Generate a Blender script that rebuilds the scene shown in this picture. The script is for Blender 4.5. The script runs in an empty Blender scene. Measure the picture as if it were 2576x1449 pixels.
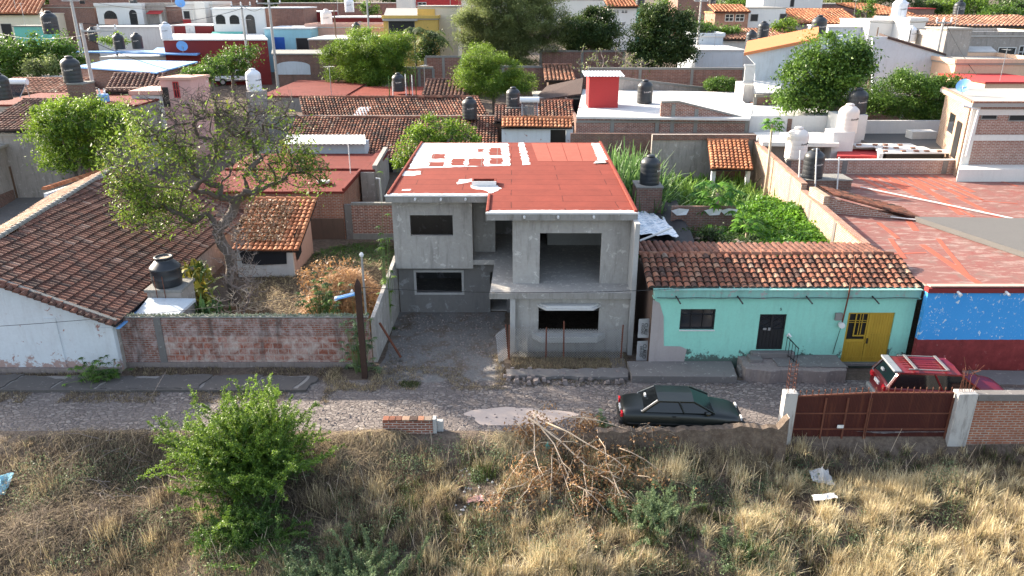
import bpy, math, random
import numpy as np
from mathutils import Vector, Matrix
R=random.Random(7); NR=np.random.RandomState(11)
rad=math.radians
# ---------- camera model: the drone's view, used to turn measured picture points into places on known heights / distances
F=1880.0; CX=1288.0; CY=724.0; TH=rad(21.3); H=14.3
ST,CT=math.sin(TH),math.cos(TH)
def ray(U,V):
    t=(V-CY)/F
    return ((U-CX)/F, CT-t*ST, -(ST+t*CT))
def Pz(U,V,z):
    d=ray(U,V); k=(z-H)/d[2]; return Vector((d[0]*k,d[1]*k,z))
def Py(U,V,y):
    d=ray(U,V); k=y/d[1]; return Vector((d[0]*k,y,H+d[2]*k))
def depth(y,z): return y*CT+(H-z)*ST
def smooth(a,b,x):
    t=min(1,max(0,(x-a)/(b-a))); return t*t*(3-2*t)
def hn(x,y):
    return (math.sin(x*1.3+y*.7)+math.sin(x*.57-y*1.9+1.3)+math.sin(x*2.9+y*2.3+.4)*.5+math.sin(x*.31+2.0)*1.2)*.13
def gz(x,y):
    if y>=22.9:
        z=max(0.0,.09*(y-42)) if y<400 else 32
        z+= .5*smooth(29,37,y)*(1-smooth(-7.5,-6,x))*smooth(-17.5,-16.5,x)
        return z
    s=smooth(22.5,21.2,y) if False else 1-smooth(21.3,22.75,y)
    right=smooth(7.5,9.5,x)
    lip=.14*(1-right)*smooth(21.8,22.3,y)*(1-smooth(22.3,22.8,y))*(1-smooth(-1.5,.5,x)*(1-smooth(2.2,3.6,x)))
    drop=.55*s+.15*max(0,21.5-y)
    z=-drop*(1)+lip+hn(x,y)*s
    z-= .45*right*smooth(22.85,22.0,y) if False else .45*right*(1-smooth(22.5,22.9,y))*smooth(18,22,y)
    return max(z,-3.2)
def Pg(U,V,dz=0):
    z=0.0
    for _ in range(14):
        p=Pz(U,V,z+dz); z=.5*z+.5*gz(p.x,p.y)
    return Vector((p.x,p.y,gz(p.x,p.y)))
C=bpy.context.scene.collection
# ---------- mesh building
class MB:
    def __init__(s): s.v=[]; s.f=[]; s.r=[]
    def add(s,vs,fs,r=0.5):
        n=len(s.v); s.v+= [tuple(p) for p in vs]; s.f+= [tuple(i+n for i in f) for f in fs]; s.r+=[r]*len(fs)
        return s
    def box(s,x0,x1,y0,y1,z0,z1,r=.5):
        if x0>x1: x0,x1=x1,x0
        if y0>y1: y0,y1=y1,y0
        if z0>z1: z0,z1=z1,z0
        return s.add([(x0,y0,z0),(x1,y0,z0),(x1,y1,z0),(x0,y1,z0),(x0,y0,z1),(x1,y0,z1),(x1,y1,z1),(x0,y1,z1)],
          [(0,3,2,1),(4,5,6,7),(0,1,5,4),(1,2,6,5),(2,3,7,6),(3,0,4,7)],r)
    def bar(s,a,b,w,h,r=.5,up=(0,0,1)):          # box beam from a to b, w wide, h high (centred)
        a=Vector(a);b=Vector(b); d=(b-a).normalized(); u=Vector(up)
        sd=d.cross(u)
        if sd.length<1e-4: sd=d.cross(Vector((1,0,0)))
        sd.normalize(); u=sd.cross(d).normalized(); sd*=w/2;u=u*(h/2)
        return s.add([a-sd-u,a+sd-u,a+sd+u,a-sd+u,b-sd-u,b+sd-u,b+sd+u,b-sd+u],
          [(0,1,2,3),(7,6,5,4),(0,4,5,1),(1,5,6,2),(2,6,7,3),(3,7,4,0)],r)
    def wallseg(s,a,b,t,z0,z1,z0b=None,z1b=None,r=.5):   # wall from a to b (xy), thickness t, with own heights at each end
        a=Vector(a[:2]);b=Vector(b[:2]); d=(b-a).normalized(); n=Vector((-d.y,d.x))*t/2
        if z0b is None:z0b=z0
        if z1b is None:z1b=z1
        P=[a-n,b-n,b+n,a+n]
        vs=[(P[0].x,P[0].y,z0),(P[1].x,P[1].y,z0b),(P[2].x,P[2].y,z0b),(P[3].x,P[3].y,z0),(P[0].x,P[0].y,z1),(P[1].x,P[1].y,z1b),(P[2].x,P[2].y,z1b),(P[3].x,P[3].y,z1)]
        return s.add(vs,[(0,3,2,1),(4,5,6,7),(0,1,5,4),(1,2,6,5),(2,3,7,6),(3,0,4,7)],r)
    def prism(s,poly,z0,z1,r=.5):                # poly: (x,y) counter-clockwise
        a=sum(poly[i][0]*poly[(i+1)%len(poly)][1]-poly[(i+1)%len(poly)][0]*poly[i][1] for i in range(len(poly)))
        if a<0: poly=poly[::-1]
        n=len(poly); vs=[(p[0],p[1],z0) for p in poly]+[(p[0],p[1],z1) for p in poly]
        fs=[tuple(range(n))[::-1],tuple(range(n,2*n))]+[(i,(i+1)%n,n+(i+1)%n,n+i) for i in range(n)]
        return s.add(vs,fs,r)
    def fprism(s,poly,y0,y1,r=.5):               # poly in (x,z), front face at y0
        a=sum(poly[i][0]*poly[(i+1)%len(poly)][1]-poly[(i+1)%len(poly)][0]*poly[i][1] for i in range(len(poly)))
        if a<0: poly=poly[::-1]
        n=len(poly); vs=[(p[0],y0,p[1]) for p in poly]+[(p[0],y1,p[1]) for p in poly]
        fs=[tuple(range(n)),tuple(range(n,2*n))[::-1]]+[((i+1)%n,i,n+i,n+(i+1)%n) for i in range(n)]
        return s.add(vs,fs,r)
    def slab(s,pts,t,r=.5):                      # pts: 3d polygon (top), extruded straight down by t
        n=len(pts); vs=[tuple(p) for p in pts]+[(p[0],p[1],p[2]-t) for p in pts]
        return s.add(vs,[tuple(range(n)),tuple(range(n,2*n))[::-1]]+[((i+1)%n,i,n+i,n+(i+1)%n) for i in range(n)],r)
    def tube(s,pts,rs,n=5,r=.5,cap=True):
        pts=[Vector(p) for p in pts]
        if not hasattr(rs,'__len__'): rs=[rs]*len(pts)
        vs=[];fs=[]; 
        ref=Vector((.31,.17,.93))
        for i,p in enumerate(pts):
            d=(pts[min(i+1,len(pts)-1)]-pts[max(i-1,0)])
            if d.length<1e-6: d=Vector((0,0,1))
            d.normalize(); a=d.cross(ref)
            if a.length<.05: a=d.cross(Vector((1,0,0)))
            a.normalize(); b=d.cross(a)
            for k in range(n):
                t=2*math.pi*k/n; vs.append(p+a*math.cos(t)*rs[i]+b*math.sin(t)*rs[i])
        for i in range(len(pts)-1):
            for k in range(n):
                k2=(k+1)%n; fs.append((i*n+k,i*n+k2,(i+1)*n+k2,(i+1)*n+k))
        if cap: fs+= [tuple(range(n))[::-1],tuple(range((len(pts)-1)*n,len(pts)*n))]
        return s.add(vs,fs,r)
    def lathe(s,prof,c=(0,0,0),n=20,r=.5):       # prof: (radius,z)
        vs=[];fs=[]
        for (q,z) in prof:
            for k in range(n):
                t=2*math.pi*k/n; vs.append((c[0]+q*math.cos(t),c[1]+q*math.sin(t),c[2]+z))
        for i in range(len(prof)-1):
            for k in range(n):
                k2=(k+1)%n; fs.append((i*n+k,i*n+k2,(i+1)*n+k2,(i+1)*n+k))
        fs+=[tuple(range(n))[::-1],tuple(range((len(prof)-1)*n,len(prof)*n))]
        return s.add(vs,fs,r)
    def build(s,name,mat,parent=None,smooth=False,rnd=False,bevel=0,loc=None):
        V=np.array(s.v,dtype=np.float32).reshape(-1,3)
        return link(name,V,s.f,mat,parent,smooth,np.array(s.r,dtype=np.float32) if rnd else None,bevel,loc)
def wloc(o):
    p=Vector((0,0,0))
    while o: p+=o.location; o=o.parent
    return p
def link(name,V,faces,mat,parent=None,smooth=False,rnd=None,bevel=0,loc=None,uv=True):
    V=np.asarray(V,dtype=np.float32)
    if parent is not None: org=np.array(wloc(parent),dtype=np.float32)
    elif loc is not None: org=np.array(loc,dtype=np.float32)
    elif len(V): org=np.array([(V[:,0].min()+V[:,0].max())/2,(V[:,1].min()+V[:,1].max())/2,V[:,2].min()],dtype=np.float32)
    else: org=np.zeros(3,dtype=np.float32)
    me=bpy.data.meshes.new(name)
    if isinstance(faces,np.ndarray):
        nf,k=faces.shape
        me.vertices.add(len(V)); me.vertices.foreach_set('co',(V-org).ravel())
        me.loops.add(nf*k); me.loops.foreach_set('vertex_index',faces.astype(np.int32).ravel())
        me.polygons.add(nf); me.polygons.foreach_set('loop_start',np.arange(0,nf*k,k,dtype=np.int32))
        me.update(calc_edges=True)
    else:
        me.from_pydata((V-org).tolist(),[],faces)
        if uv:
            ul=me.uv_layers.new(name='UVMap'); buf=np.zeros((len(me.loops),2),dtype=np.float32)
            for p in me.polygons:
                n=p.normal
                if abs(n.z)>.75:
                    for li in p.loop_indices:
                        q=V[me.loops[li].vertex_index]; buf[li]=(q[0],q[1])
                else:
                    l=math.hypot(n.x,n.y) or 1; tx,ty=-n.y/l,n.x/l
                    for li in p.loop_indices:
                        q=V[me.loops[li].vertex_index]; buf[li]=(q[0]*tx+q[1]*ty,q[2])
            ul.data.foreach_set('uv',buf.ravel())
    if rnd is not None:
        a=me.attributes.new('rnd','FLOAT','FACE'); a.data.foreach_set('value',np.asarray(rnd,dtype=np.float32))
    if smooth: me.polygons.foreach_set('use_smooth',[True]*len(me.polygons))
    if mat is not None: me.materials.append(mat)
    o=bpy.data.objects.new(name,me); C.objects.link(o)
    if parent is not None: o.parent=parent
    else: o.location=org.tolist()
    if bevel:
        b=o.modifiers.new('bevel','BEVEL'); b.width=bevel; b.segments=2; b.limit_method='ANGLE'
    return o
def tag(o,label=None,cat=None,group=None,kind=None):
    if label:o['label']=label
    if cat:o['category']=cat
    if group:o['group']=group
    if kind:o['kind']=kind
    return o
def thing(name,label,cat,loc=(0,0,0),group=None):
    o=bpy.data.objects.new(name,None); C.objects.link(o); o.location=loc; o.empty_display_size=.3
    return tag(o,label,cat,group)
def copy_tree(o,parent=None):
    c=o.copy(); C.objects.link(c); c.parent=parent
    for ch in list(o.children): copy_tree(ch,c)
    return c
def textmesh(body,size,depth_=.004):
    cu=bpy.data.curves.new('lettering','FONT'); cu.body=body; cu.size=size; cu.extrude=depth_; cu.align_x='CENTER'; cu.align_y='CENTER'
    o=bpy.data.objects.new('lettering',cu); C.objects.link(o)
    dg=bpy.context.evaluated_depsgraph_get(); ev=o.evaluated_get(dg); me=ev.to_mesh()
    V=[tuple(v.co) for v in me.vertices]; Fc=[tuple(p.vertices) for p in me.polygons]; ev.to_mesh_clear()
    bpy.data.objects.remove(o); bpy.data.curves.remove(cu)
    return V,Fc
# ---------- vectorised foliage
def leaf_arrays(P,size,rnd,flat=.5,asp=.55,N=None):
    n=len(P); size=np.broadcast_to(size,(n,))
    a=NR.normal(size=(n,3)); a/=np.linalg.norm(a,axis=1)[:,None]
    up=NR.normal(size=(n,3)); up[:,2]+=flat*2.2
    b=np.cross(a,up); b/= (np.linalg.norm(b,axis=1)[:,None]+1e-9)
    s=size[:,None]
    c=np.cross(a,b)
    V=np.stack([P-a*s*.5, P+b*s*asp*.5-c*s*.08, P+a*s*.5, P-b*s*asp*.5-c*s*.08],axis=1).reshape(-1,3)
    Fq=np.arange(n*4).reshape(n,4)
    return V,Fq,rnd
def blade_arrays(B,D,L,W,bend,rnd,segs=2,down=None):
    # B base, D unit direction, L length, W width, bend = how far the tip bows downwards
    n=len(B); side=np.cross(D,np.array([0,0,1.0])); ln=np.linalg.norm(side,axis=1)
    bad=ln<1e-3; side[bad]=[1,0,0]; ln[bad]=1; side/=ln[:,None]
    tw=NR.uniform(-1,1,size=(n,1)); side=side+np.stack([NR.uniform(-.6,.6,n),NR.uniform(-.6,.6,n),np.zeros(n)],1)
    side/=np.linalg.norm(side,axis=1)[:,None]
    Vs=[];k=segs+1
    for i in range(k):
        t=i/segs
        p=B+D*(L*t)[:,None]; p=p.copy(); p[:,2]-=bend*L*t*t
        w=(W*(1-t)**.7 if i<segs else W*.12)[:,None]*.5
        Vs+= [p-side*w,p+side*w]
    V=np.stack(Vs,axis=1).reshape(-1,3)
    base=(np.arange(n)*2*k)[:,None]
    Fs=np.concatenate([base+np.array([[2*i,2*i+1,2*i+3,2*i+2]]) for i in range(segs)],axis=0)
    rr=np.concatenate([rnd]*segs)
    return V,Fs,rr
def cat_arrays(L):
    Vs=[];Fs=[];Rs=[];o=0
    for v,f,r in L:
        Vs.append(v);Fs.append(f+o);Rs.append(r);o+=len(v)
    return np.concatenate(Vs),np.concatenate(Fs),np.concatenate(Rs)
# ---------- materials
class N:
    def __init__(s,name):
        m=bpy.data.materials.new(name); m.use_nodes=True; s.m=m; s.t=m.node_tree; s.t.nodes.clear()
        s.out=s.n('ShaderNodeOutputMaterial'); s.b=s.n('ShaderNodeBsdfPrincipled'); s.l(s.b.outputs[0],s.out.inputs[0])
        s.b.inputs['Roughness'].default_value=.85; s.b.inputs['Specular IOR Level'].default_value=.3
    def n(s,t,**k):
        x=s.t.nodes.new(t)
        for a,b in k.items(): setattr(x,a,b)
        return x
    def l(s,a,b): s.t.links.new(a,b)
    def co(s,k='Object'): return s.n('ShaderNodeTexCoord').outputs[k]
    def mapp(s,v,sc): 
        x=s.n('ShaderNodeMapping'); x.inputs['Scale'].default_value=sc; s.l(v,x.inputs[0]); return x.outputs[0]
    def noise(s,sc,v=None,det=5,ro=.6,dist=0):
        x=s.n('ShaderNodeTexNoise'); x.inputs['Scale'].default_value=sc; x.inputs['Detail'].default_value=det; x.inputs['Roughness'].default_value=ro; x.inputs['Distortion'].default_value=dist
        s.l(v if v is not None else s.co(),x.inputs['Vector']); return x.outputs['Fac']
    def ramp(s,f,stops,interp='LINEAR'):
        x=s.n('ShaderNodeValToRGB'); e=x.color_ramp.elements; x.color_ramp.interpolation=interp
        while len(e)<len(stops): e.new(.5)
        for i,(p,c) in enumerate(stops):
            e[i].position=p; e[i].color=(c[0],c[1],c[2],1) if hasattr(c,'__len__') else (c,c,c,1)
        s.l(f,x.inputs[0]); return x.outputs[0]
    def mix(s,f,a,b,mode='MIX'):
        x=s.n('ShaderNodeMix',data_type='RGBA',blend_type=mode)
        for sock,v in ((x.inputs[0],f),(x.inputs[6],a),(x.inputs[7],b)):
            if hasattr(v,'is_linked'): s.l(v,sock)
            elif hasattr(v,'__len__'): sock.default_value=(v[0],v[1],v[2],1)
            else: sock.default_value=v
        return x.outputs[2]
    def math(s,op,a,b=0):
        x=s.n('ShaderNodeMath',operation=op)
        for sock,v in ((x.inputs[0],a),(x.inputs[1],b)):
            if hasattr(v,'is_linked'): s.l(v,sock)
            else: sock.default_value=v
        return x.outputs[0]
    def bump(s,h,st=.3,d=.02):
        x=s.n('ShaderNodeBump'); x.inputs['Strength'].default_value=st; x.inputs['Distance'].default_value=d
        s.l(h,x.inputs['Height']); s.l(x.outputs[0],s.b.inputs['Normal'])
    def col(s,c): 
        if hasattr(c,'is_linked'): s.l(c,s.b.inputs['Base Color'])
        else: s.b.inputs['Base Color'].default_value=(c[0],c[1],c[2],1)
    def attr(s,n): x=s.n('ShaderNodeAttribute'); x.attribute_name=n; return x.outputs['Fac']
def sc(c,k): return tuple(min(.95,x*k) for x in c)
def mul(c,k): return tuple(x*k for x in c)
GREY=(.12,.11,.10)
def plaster(name,c,stain=.5,stc=(.10,.09,.08),sca=1.0,peel=None,pamt=.6,rough=.9,streak=True,var=.82,bump=.25,base_=None):
    m=N(name); o=m.co()
    base=m.mix(m.noise(.9*sca,o,6,.65),mul(c,var),c)
    base=m.mix(m.ramp(m.noise(9*sca,o,4,.7),[(.35,.0),(.75,.35)]),base,sc(c,1.15))
    if peel:
        f=m.ramp(m.noise(2.6*sca,o,8,.72,.4),[(pamt,0),(pamt+.03,1)]); base=m.mix(f,base,peel)
    if streak:
        v=m.mapp(o,(2.2,2.2,.35)); f=m.ramp(m.noise(1.6*sca,v,7,.7),[(.50,0),(.78,1)])
        base=m.mix(m.math('MULTIPLY',f,stain),base,stc)
    f=m.ramp(m.noise(.55*sca,o,8,.7,.6),[(.52,0),(.72,1)]); base=m.mix(m.math('MULTIPLY',f,stain*.6),base,mul(stc,1.4))
    if base_:
        bc,bh,bt=base_; z=m.n('ShaderNodeSeparateXYZ'); m.l(o,z.inputs[0])
        k=m.math('SUBTRACT',m.noise(1.9,o,8,.75),m.math('MULTIPLY',z.outputs[2],1/bh)); base=m.mix(m.ramp(k,[(bt,0),(min(.99,bt+.05),.9)]),base,bc)
    m.col(base); m.b.inputs['Roughness'].default_value=rough
    m.bump(m.noise(14,o,6,.7),bump,.02); return m.m
def brick(name,c1=(.32,.11,.065),c2=(.18,.065,.045),mort=(.46,.40,.36),w=.28,h=.095,ms=.02,wash=0,washc=(.5,.45,.42),stain=.3,stc=(.05,.042,.036)):
    m=N(name); o=m.co(); uv=m.co('UV')
    wob=m.n('ShaderNodeTexNoise'); wob.inputs['Scale'].default_value=3; m.l(uv,wob.inputs['Vector'])
    mx=m.n('ShaderNodeMix',data_type='VECTOR'); mx.inputs[0].default_value=.02; m.l(uv,mx.inputs[4]); m.l(wob.outputs['Color'],mx.inputs[5])
    b=m.n('ShaderNodeTexBrick'); b.inputs['Scale'].default_value=1; b.inputs['Brick Width'].default_value=w; b.inputs['Row Height'].default_value=h
    b.inputs['Mortar Size'].default_value=ms; b.inputs['Mortar Smooth'].default_value=.3; b.inputs['Bias'].default_value=0
    m.l(mx.outputs[1],b.inputs['Vector'])
    for k,c in (('Color1',c1),('Color2',c2),('Mortar',mort)): b.inputs[k].default_value=(*c,1)
    base=m.mix(m.ramp(m.noise(2.5,o,7,.7),[(.4,0),(.7,.6)]),b.outputs['Color'],mul(c2,.8))
    if wash:
        f=m.ramp(m.noise(1.7,o,9,.75,.5),[(1-wash-.12,0),(1-wash+.1,.9)]); base=m.mix(f,base,washc)
    v=m.mapp(o,(1.8,1.8,.25)); f=m.ramp(m.noise(1.2,v,7,.7),[(.5,0),(.75,1)])
    base=m.mix(m.math('MULTIPLY',f,stain),base,stc)
    m.col(base); h_=m.mix(.6,b.outputs['Fac'],m.noise(20,o,4)); 
    inv=m.math('SUBTRACT',1,b.outputs['Fac']); m.bump(inv,.5,.02); return m.m
def tilemat(name,cols=None,lich=.45,pale=None):
    m=N(name); o=m.co(); a=m.attr('rnd')
    cols=cols or [(.0,(.045,.036,.032)),(.2,(.085,.042,.032)),(.45,(.20,.075,.045)),(.65,(.25,.095,.058)),(.84,(.30,.145,.09)),(.94,(.31,.21,.15)),(1,(.2,.165,.14))]
    base=m.ramp(a,cols)
    f=m.ramp(m.noise(3.2,o,9,.75,.3),[(.50,0),(.62,1)]); base=m.mix(m.math('MULTIPLY',f,lich),base,(.045,.04,.036))
    f=m.ramp(m.noise(.45,o,5,.6),[(.45,0),(.7,.55)]); base=m.mix(m.math('MULTIPLY',f,lich),base,(.07,.055,.045))
    f=m.ramp(m.noise(11,o,5,.7),[(.55,0),(.75,.4)]); base=m.mix(f,base,(.40,.33,.27))
    m.col(base); m.bump(m.noise(30,o,4),.3,.01); m.b.inputs['Roughness'].default_value=.9; return m.m
def leafmat(name,dark,light,trans=.35,extra=None):
    m=N(name); a=m.attr('rnd'); st=[(0,mul(dark,.7)),(.3,dark),(.68,tuple((x+y)/2 for x,y in zip(dark,light))),(.95,light),(1,extra or light)]
    c=m.ramp(a,st); c=m.mix(m.ramp(m.noise(.8),[(.35,0),(.7,.5)]),c,dark)
    m.col(c); m.b.inputs['Roughness'].default_value=.5; m.b.inputs['Specular IOR Level'].default_value=.35
    t=m.n('ShaderNodeBsdfTranslucent'); m.l(m.mix(.5,c,light),t.inputs[0])
    x=m.n('ShaderNodeMixShader'); x.inputs[0].default_value=trans; m.l(m.b.outputs[0],x.inputs[1]); m.l(t.outputs[0],x.inputs[2]); m.l(x.outputs[0],m.out.inputs[0])
    return m.m
def simple(name,c,rough=.6,metal=0,var=.75,nsc=3,bump=.1,spec=.4):
    m=N(name); o=m.co(); m.col(m.mix(m.noise(nsc,o,6,.65),mul(c,var),sc(c,1.12))); m.b.inputs['Roughness'].default_value=rough
    m.b.inputs['Metallic'].default_value=metal; m.b.inputs['Specular IOR Level'].default_value=spec
    if bump: m.bump(m.noise(25,o,4),bump,.01)
    return m.m
M={}
M['concrete']=plaster('raw_concrete_render',(.43,.41,.385),.85,(.15,.14,.13),.8,var=.6,peel=(.53,.51,.48),pamt=.58)
M['concrete_l']=plaster('light_concrete',(.43,.425,.415),.35,(.17,.16,.15),.9,var=.75)
M['concrete_d']=plaster('dark_concrete',(.185,.18,.176),.6,(.08,.08,.085),.7,peel=(.27,.275,.28),pamt=.58)  # darker grey version of the concrete
M['conc_floor']=plaster('worn_concrete_floor',(.36,.345,.325),.7,(.14,.13,.12),1.6,peel=(.50,.47,.43),pamt=.56,streak=False)
M['conc_edge']=plaster('stained_concrete_edge',(.30,.285,.265),.85,(.10,.09,.075),1.3,peel=(.44,.42,.39),pamt=.6)
M['white_wall']=plaster('weathered_whitewash',(.62,.66,.70),.25,(.25,.20,.19),1.0,peel=(.33,.19,.17),pamt=.62,base_=((.33,.21,.18),4.0,.38))
M['white']=plaster('white_paint',(.60,.59,.575),.55,(.30,.28,.26),1.0)
M['white_clean']=plaster('clean_white_paint',(.62,.62,.615),.3,(.4,.38,.35),1.0,var=.9)
M['bluewhite']=plaster('bluish_white',(.50,.55,.60),.5,(.3,.3,.3),1.3)  # bluish tone also paints the shade on some white walls
M['whiteroof']=plaster('white_roof_coating',(.60,.59,.58),.9,(.26,.245,.235),1.8,streak=False)
M['cream']=plaster('cream_paint',(.70,.62,.50),.25,(.3,.26,.2),1.0)
M['creamlight']=plaster('pale_cream_paint',(.66,.64,.60),.2,(.35,.32,.28),1.0,var=.9)
M['yellow']=plaster('ochre_yellow_paint',(.62,.42,.12),.35,(.22,.18,.12),1.0)
M['salmon']=plaster('salmon_paint',(.58,.36,.29),.35,(.25,.18,.15),1.0)
M['peach']=plaster('peach_paint',(.68,.46,.32),.3,(.3,.2,.15),1.0)
M['pink']=plaster('pink_paint',(.60,.36,.33),.4,(.3,.2,.18),1.0,peel=(.6,.52,.5),pamt=.6)
M['teal']=plaster('teal_paint',(.16,.50,.42),.3,(.1,.2,.18),1.0)
M['skyblue']=plaster('sky_blue_paint',(.30,.56,.66),.3,(.2,.28,.3),1.0)
M['maroon']=plaster('maroon_paint',(.20,.03,.03),.25,(.1,.03,.03),1.0,peel=(.30,.16,.15),pamt=.66)
M['redpaint']=plaster('brick_red_paint',(.42,.045,.045),.15,(.2,.05,.05),1.0)
M['mint']=plaster('mint_green_paint',(.285,.63,.52),.25,(.16,.24,.20),1.1,peel=(.30,.60,.52),pamt=.62,var=.80,base_=((.06,.07,.06),3.2,.30))
M['mint_trim']=plaster('faded_mint_cornice',(.24,.48,.42),.45,(.10,.11,.10),1.4,peel=(.34,.33,.32),pamt=.58)
M['bare']=plaster('bare_render',(.36,.32,.31),.35,(.17,.14,.13),1.2)
M['oldwall']=plaster('old_grey_wall',(.33,.30,.275),.8,(.10,.085,.075),1.2,peel=(.42,.39,.36),pamt=.58)
M['brown']=plaster('brown_adobe',(.13,.085,.065),.5,(.05,.04,.035),1.5)
# painted wall: blue above, maroon below
m=N('blue_and_maroon_paint'); o=m.co(); z=m.n('ShaderNodeSeparateXYZ'); m.l(o,z.inputs[0])
blue=m.mix(m.noise(1,o,6),(.045,.27,.62),(.06,.33,.72))
v=m.mapp(o,(1,1,.8)); blue=m.mix(m.ramp(m.noise(3.4,v,8,.72,.5),[(.60,0),(.62,1)]),blue,(.52,.62,.68)); blue=m.mix(m.math('MULTIPLY',m.ramp(m.noise(11,v,5,.6),[(.60,0),(.63,1)]),m.ramp(m.noise(1.1,o,4),[(.48,0),(.58,1)])),blue,(.55,.64,.70))
mar=m.mix(m.ramp(m.noise(2.3,o,8,.75),[(.35,0),(.7,1)]),(.14,.022,.022),(.27,.045,.045)); mar=m.mix(m.ramp(m.noise(5,o,6,.7),[(.62,0),(.68,.5)]),mar,(.5,.34,.32))
wb=m.math('ADD',z.outputs[2],m.math('MULTIPLY',m.noise(2.5,o,4),.06))
f=m.ramp(wb,[(.0,0),(1,1)]); f=m.math('GREATER_THAN',wb,1.50); m.col(m.mix(f,mar,blue)); m.bump(m.noise(16,o,5),.25,.02); M['bluemaroon']=m.m
M['brick']=brick('red_brick')
M['brick_dk']=brick('weathered_dark_brick',(.24,.10,.07),(.14,.07,.055),(.22,.19,.165),stain=.6)
M['brick_or']=brick('orange_brick',(.36,.13,.07),(.26,.09,.055),(.36,.31,.26),stain=.45,stc=(.07,.04,.03))
M['brick_wash']=brick('whitewashed_brick',(.26,.09,.06),(.17,.065,.048),(.27,.235,.21),wash=.42,washc=(.46,.38,.37),stain=1.0,stc=(.055,.046,.042))
M['brick_far']=brick('distant_brick',(.26,.12,.09),(.19,.09,.07),(.30,.25,.22),w=.5,h=.14,ms=.02,stain=.45)
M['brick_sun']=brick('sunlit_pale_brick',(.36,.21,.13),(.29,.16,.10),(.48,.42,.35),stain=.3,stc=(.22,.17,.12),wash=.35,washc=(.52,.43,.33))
M['brick_pale']=brick('pale_brick',(.36,.17,.12),(.28,.13,.09),(.50,.46,.42),ms=.018,stain=.2)
M['block']=brick('large_clay_block',(.34,.10,.06),(.21,.075,.052),(.36,.31,.28),w=.40,h=.27,ms=.02,wash=.47,washc=(.50,.42,.38),stain=.8,stc=(.07,.055,.05))
M['tile']=tilemat('old_clay_tile')
M['tile_l']=tilemat('brown_clay_tile',[(.0,(.07,.045,.04)),(.25,(.105,.05,.038)),(.6,(.175,.072,.05)),(.85,(.22,.11,.08)),(1,(.31,.21,.17))],.5)
M['tile_p']=tilemat('sunlit_clay_tile',[(.0,(.2,.12,.08)),(.5,(.40,.24,.16)),(1,(.50,.36,.26))],.3)  # paler tile tones carry the sunlight on the far roof slope
M['tile_o']=tilemat('orange_clay_tile',[(.0,(.26,.10,.05)),(.5,(.45,.17,.08)),(1,(.52,.27,.15))],.25)
M['tile_f']=tilemat('distant_clay_tile',[(.0,(.12,.07,.05)),(.4,(.30,.13,.08)),(.75,(.40,.19,.12)),(1,(.40,.28,.2))],.35)
M['orangeroof']=plaster('orange_roof_coating',(.56,.21,.09),.2,(.3,.14,.08),1.0,streak=False)
M['mortar']=plaster('grey_mortar',(.24,.235,.22),.6,(.10,.10,.09),2.0)
# red roofing felt with seams
def felt(name,c,w=4.2,h=.98,st=.3,old=0):
    c=mul(c,.47) if not old else mul(c,.60)
    m=N(name); o=m.co(); uv=m.co('UV')
    b=m.n('ShaderNodeTexBrick'); b.inputs['Scale'].default_value=1; b.inputs['Brick Width'].default_value=w; b.inputs['Row Height'].default_value=h; b.inputs['Mortar Size'].default_value=.028; b.inputs['Mortar Smooth'].default_value=.5
    wob=m.n('ShaderNodeTexNoise'); wob.inputs['Scale'].default_value=1.3; m.l(uv,wob.inputs['Vector'])
    mx=m.n('ShaderNodeMix',data_type='VECTOR'); mx.inputs[0].default_value=.06; m.l(uv,mx.inputs[4]); m.l(wob.outputs['Color'],mx.inputs[5]); m.l(mx.outputs[1],b.inputs['Vector'])
    for k,cc in (('Color1',c),('Color2',mul(c,.86)),('Mortar',mul(c,.28))): b.inputs[k].default_value=(*cc,1)
    base=m.mix(m.ramp(m.noise(1.1,o,7,.7,.4),[(.35,0),(.75,.6)]),b.outputs['Color'],sc(c,1.35))
    base=m.mix(m.ramp(m.noise(7,o,6,.7),[(.45,0),(.8,.35)]),base,mul(c,.55))
    if old:
        base=m.mix(m.ramp(m.noise(.9,o,9,.72,.7),[(.36,0),(.52,.85)]),base,(.20,.10,.088))
        v=m.mapp(o,(.6,1.6,1)); base=m.mix(m.ramp(m.noise(1.7,v,9,.75,.5),[(.51,0),(.60,.8)]),base,(.32,.245,.215))
        base=m.mix(m.ramp(m.noise(1.3,o,9,.8,.9),[(.53,0),(.62,.75)]),base,(.17,.125,.11))
    m.col(base); m.bump(m.noise(40,o,3),.25,.01); m.b.inputs['Roughness'].default_value=.85; m.b.inputs['Specular IOR Level'].default_value=.15; return m.m
M['felt']=felt('red_roofing_felt',(.40,.082,.056))
M['felt2']=felt('faded_red_roofing_felt',(.32,.07,.055),3,1.4)
M['feltold']=felt('worn_red_roof_paint',(.36,.13,.115),90,90,old=1)
M['feltpatch']=simple('red_sealant_strip',(.36,.085,.05),.8,var=.8)
M['sealant']=plaster('white_elastomeric_sealant',(.66,.66,.65),.2,(.5,.48,.46),1.5,streak=False,var=.92)
M['dirtysheet']=plaster('bitumen_flat_roof',(.13,.125,.12),.4,(.05,.05,.05),1.0,streak=False)
M['oldbanner']=plaster('dirty_printed_banner',(.36,.36,.37),.6,(.18,.15,.13),2.5,peel=(.32,.13,.10),pamt=.63,streak=False)
M['greyroof']=plaster('grey_cement_roof',(.36,.345,.32),.6,(.17,.155,.14),1.1,streak=False)
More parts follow.
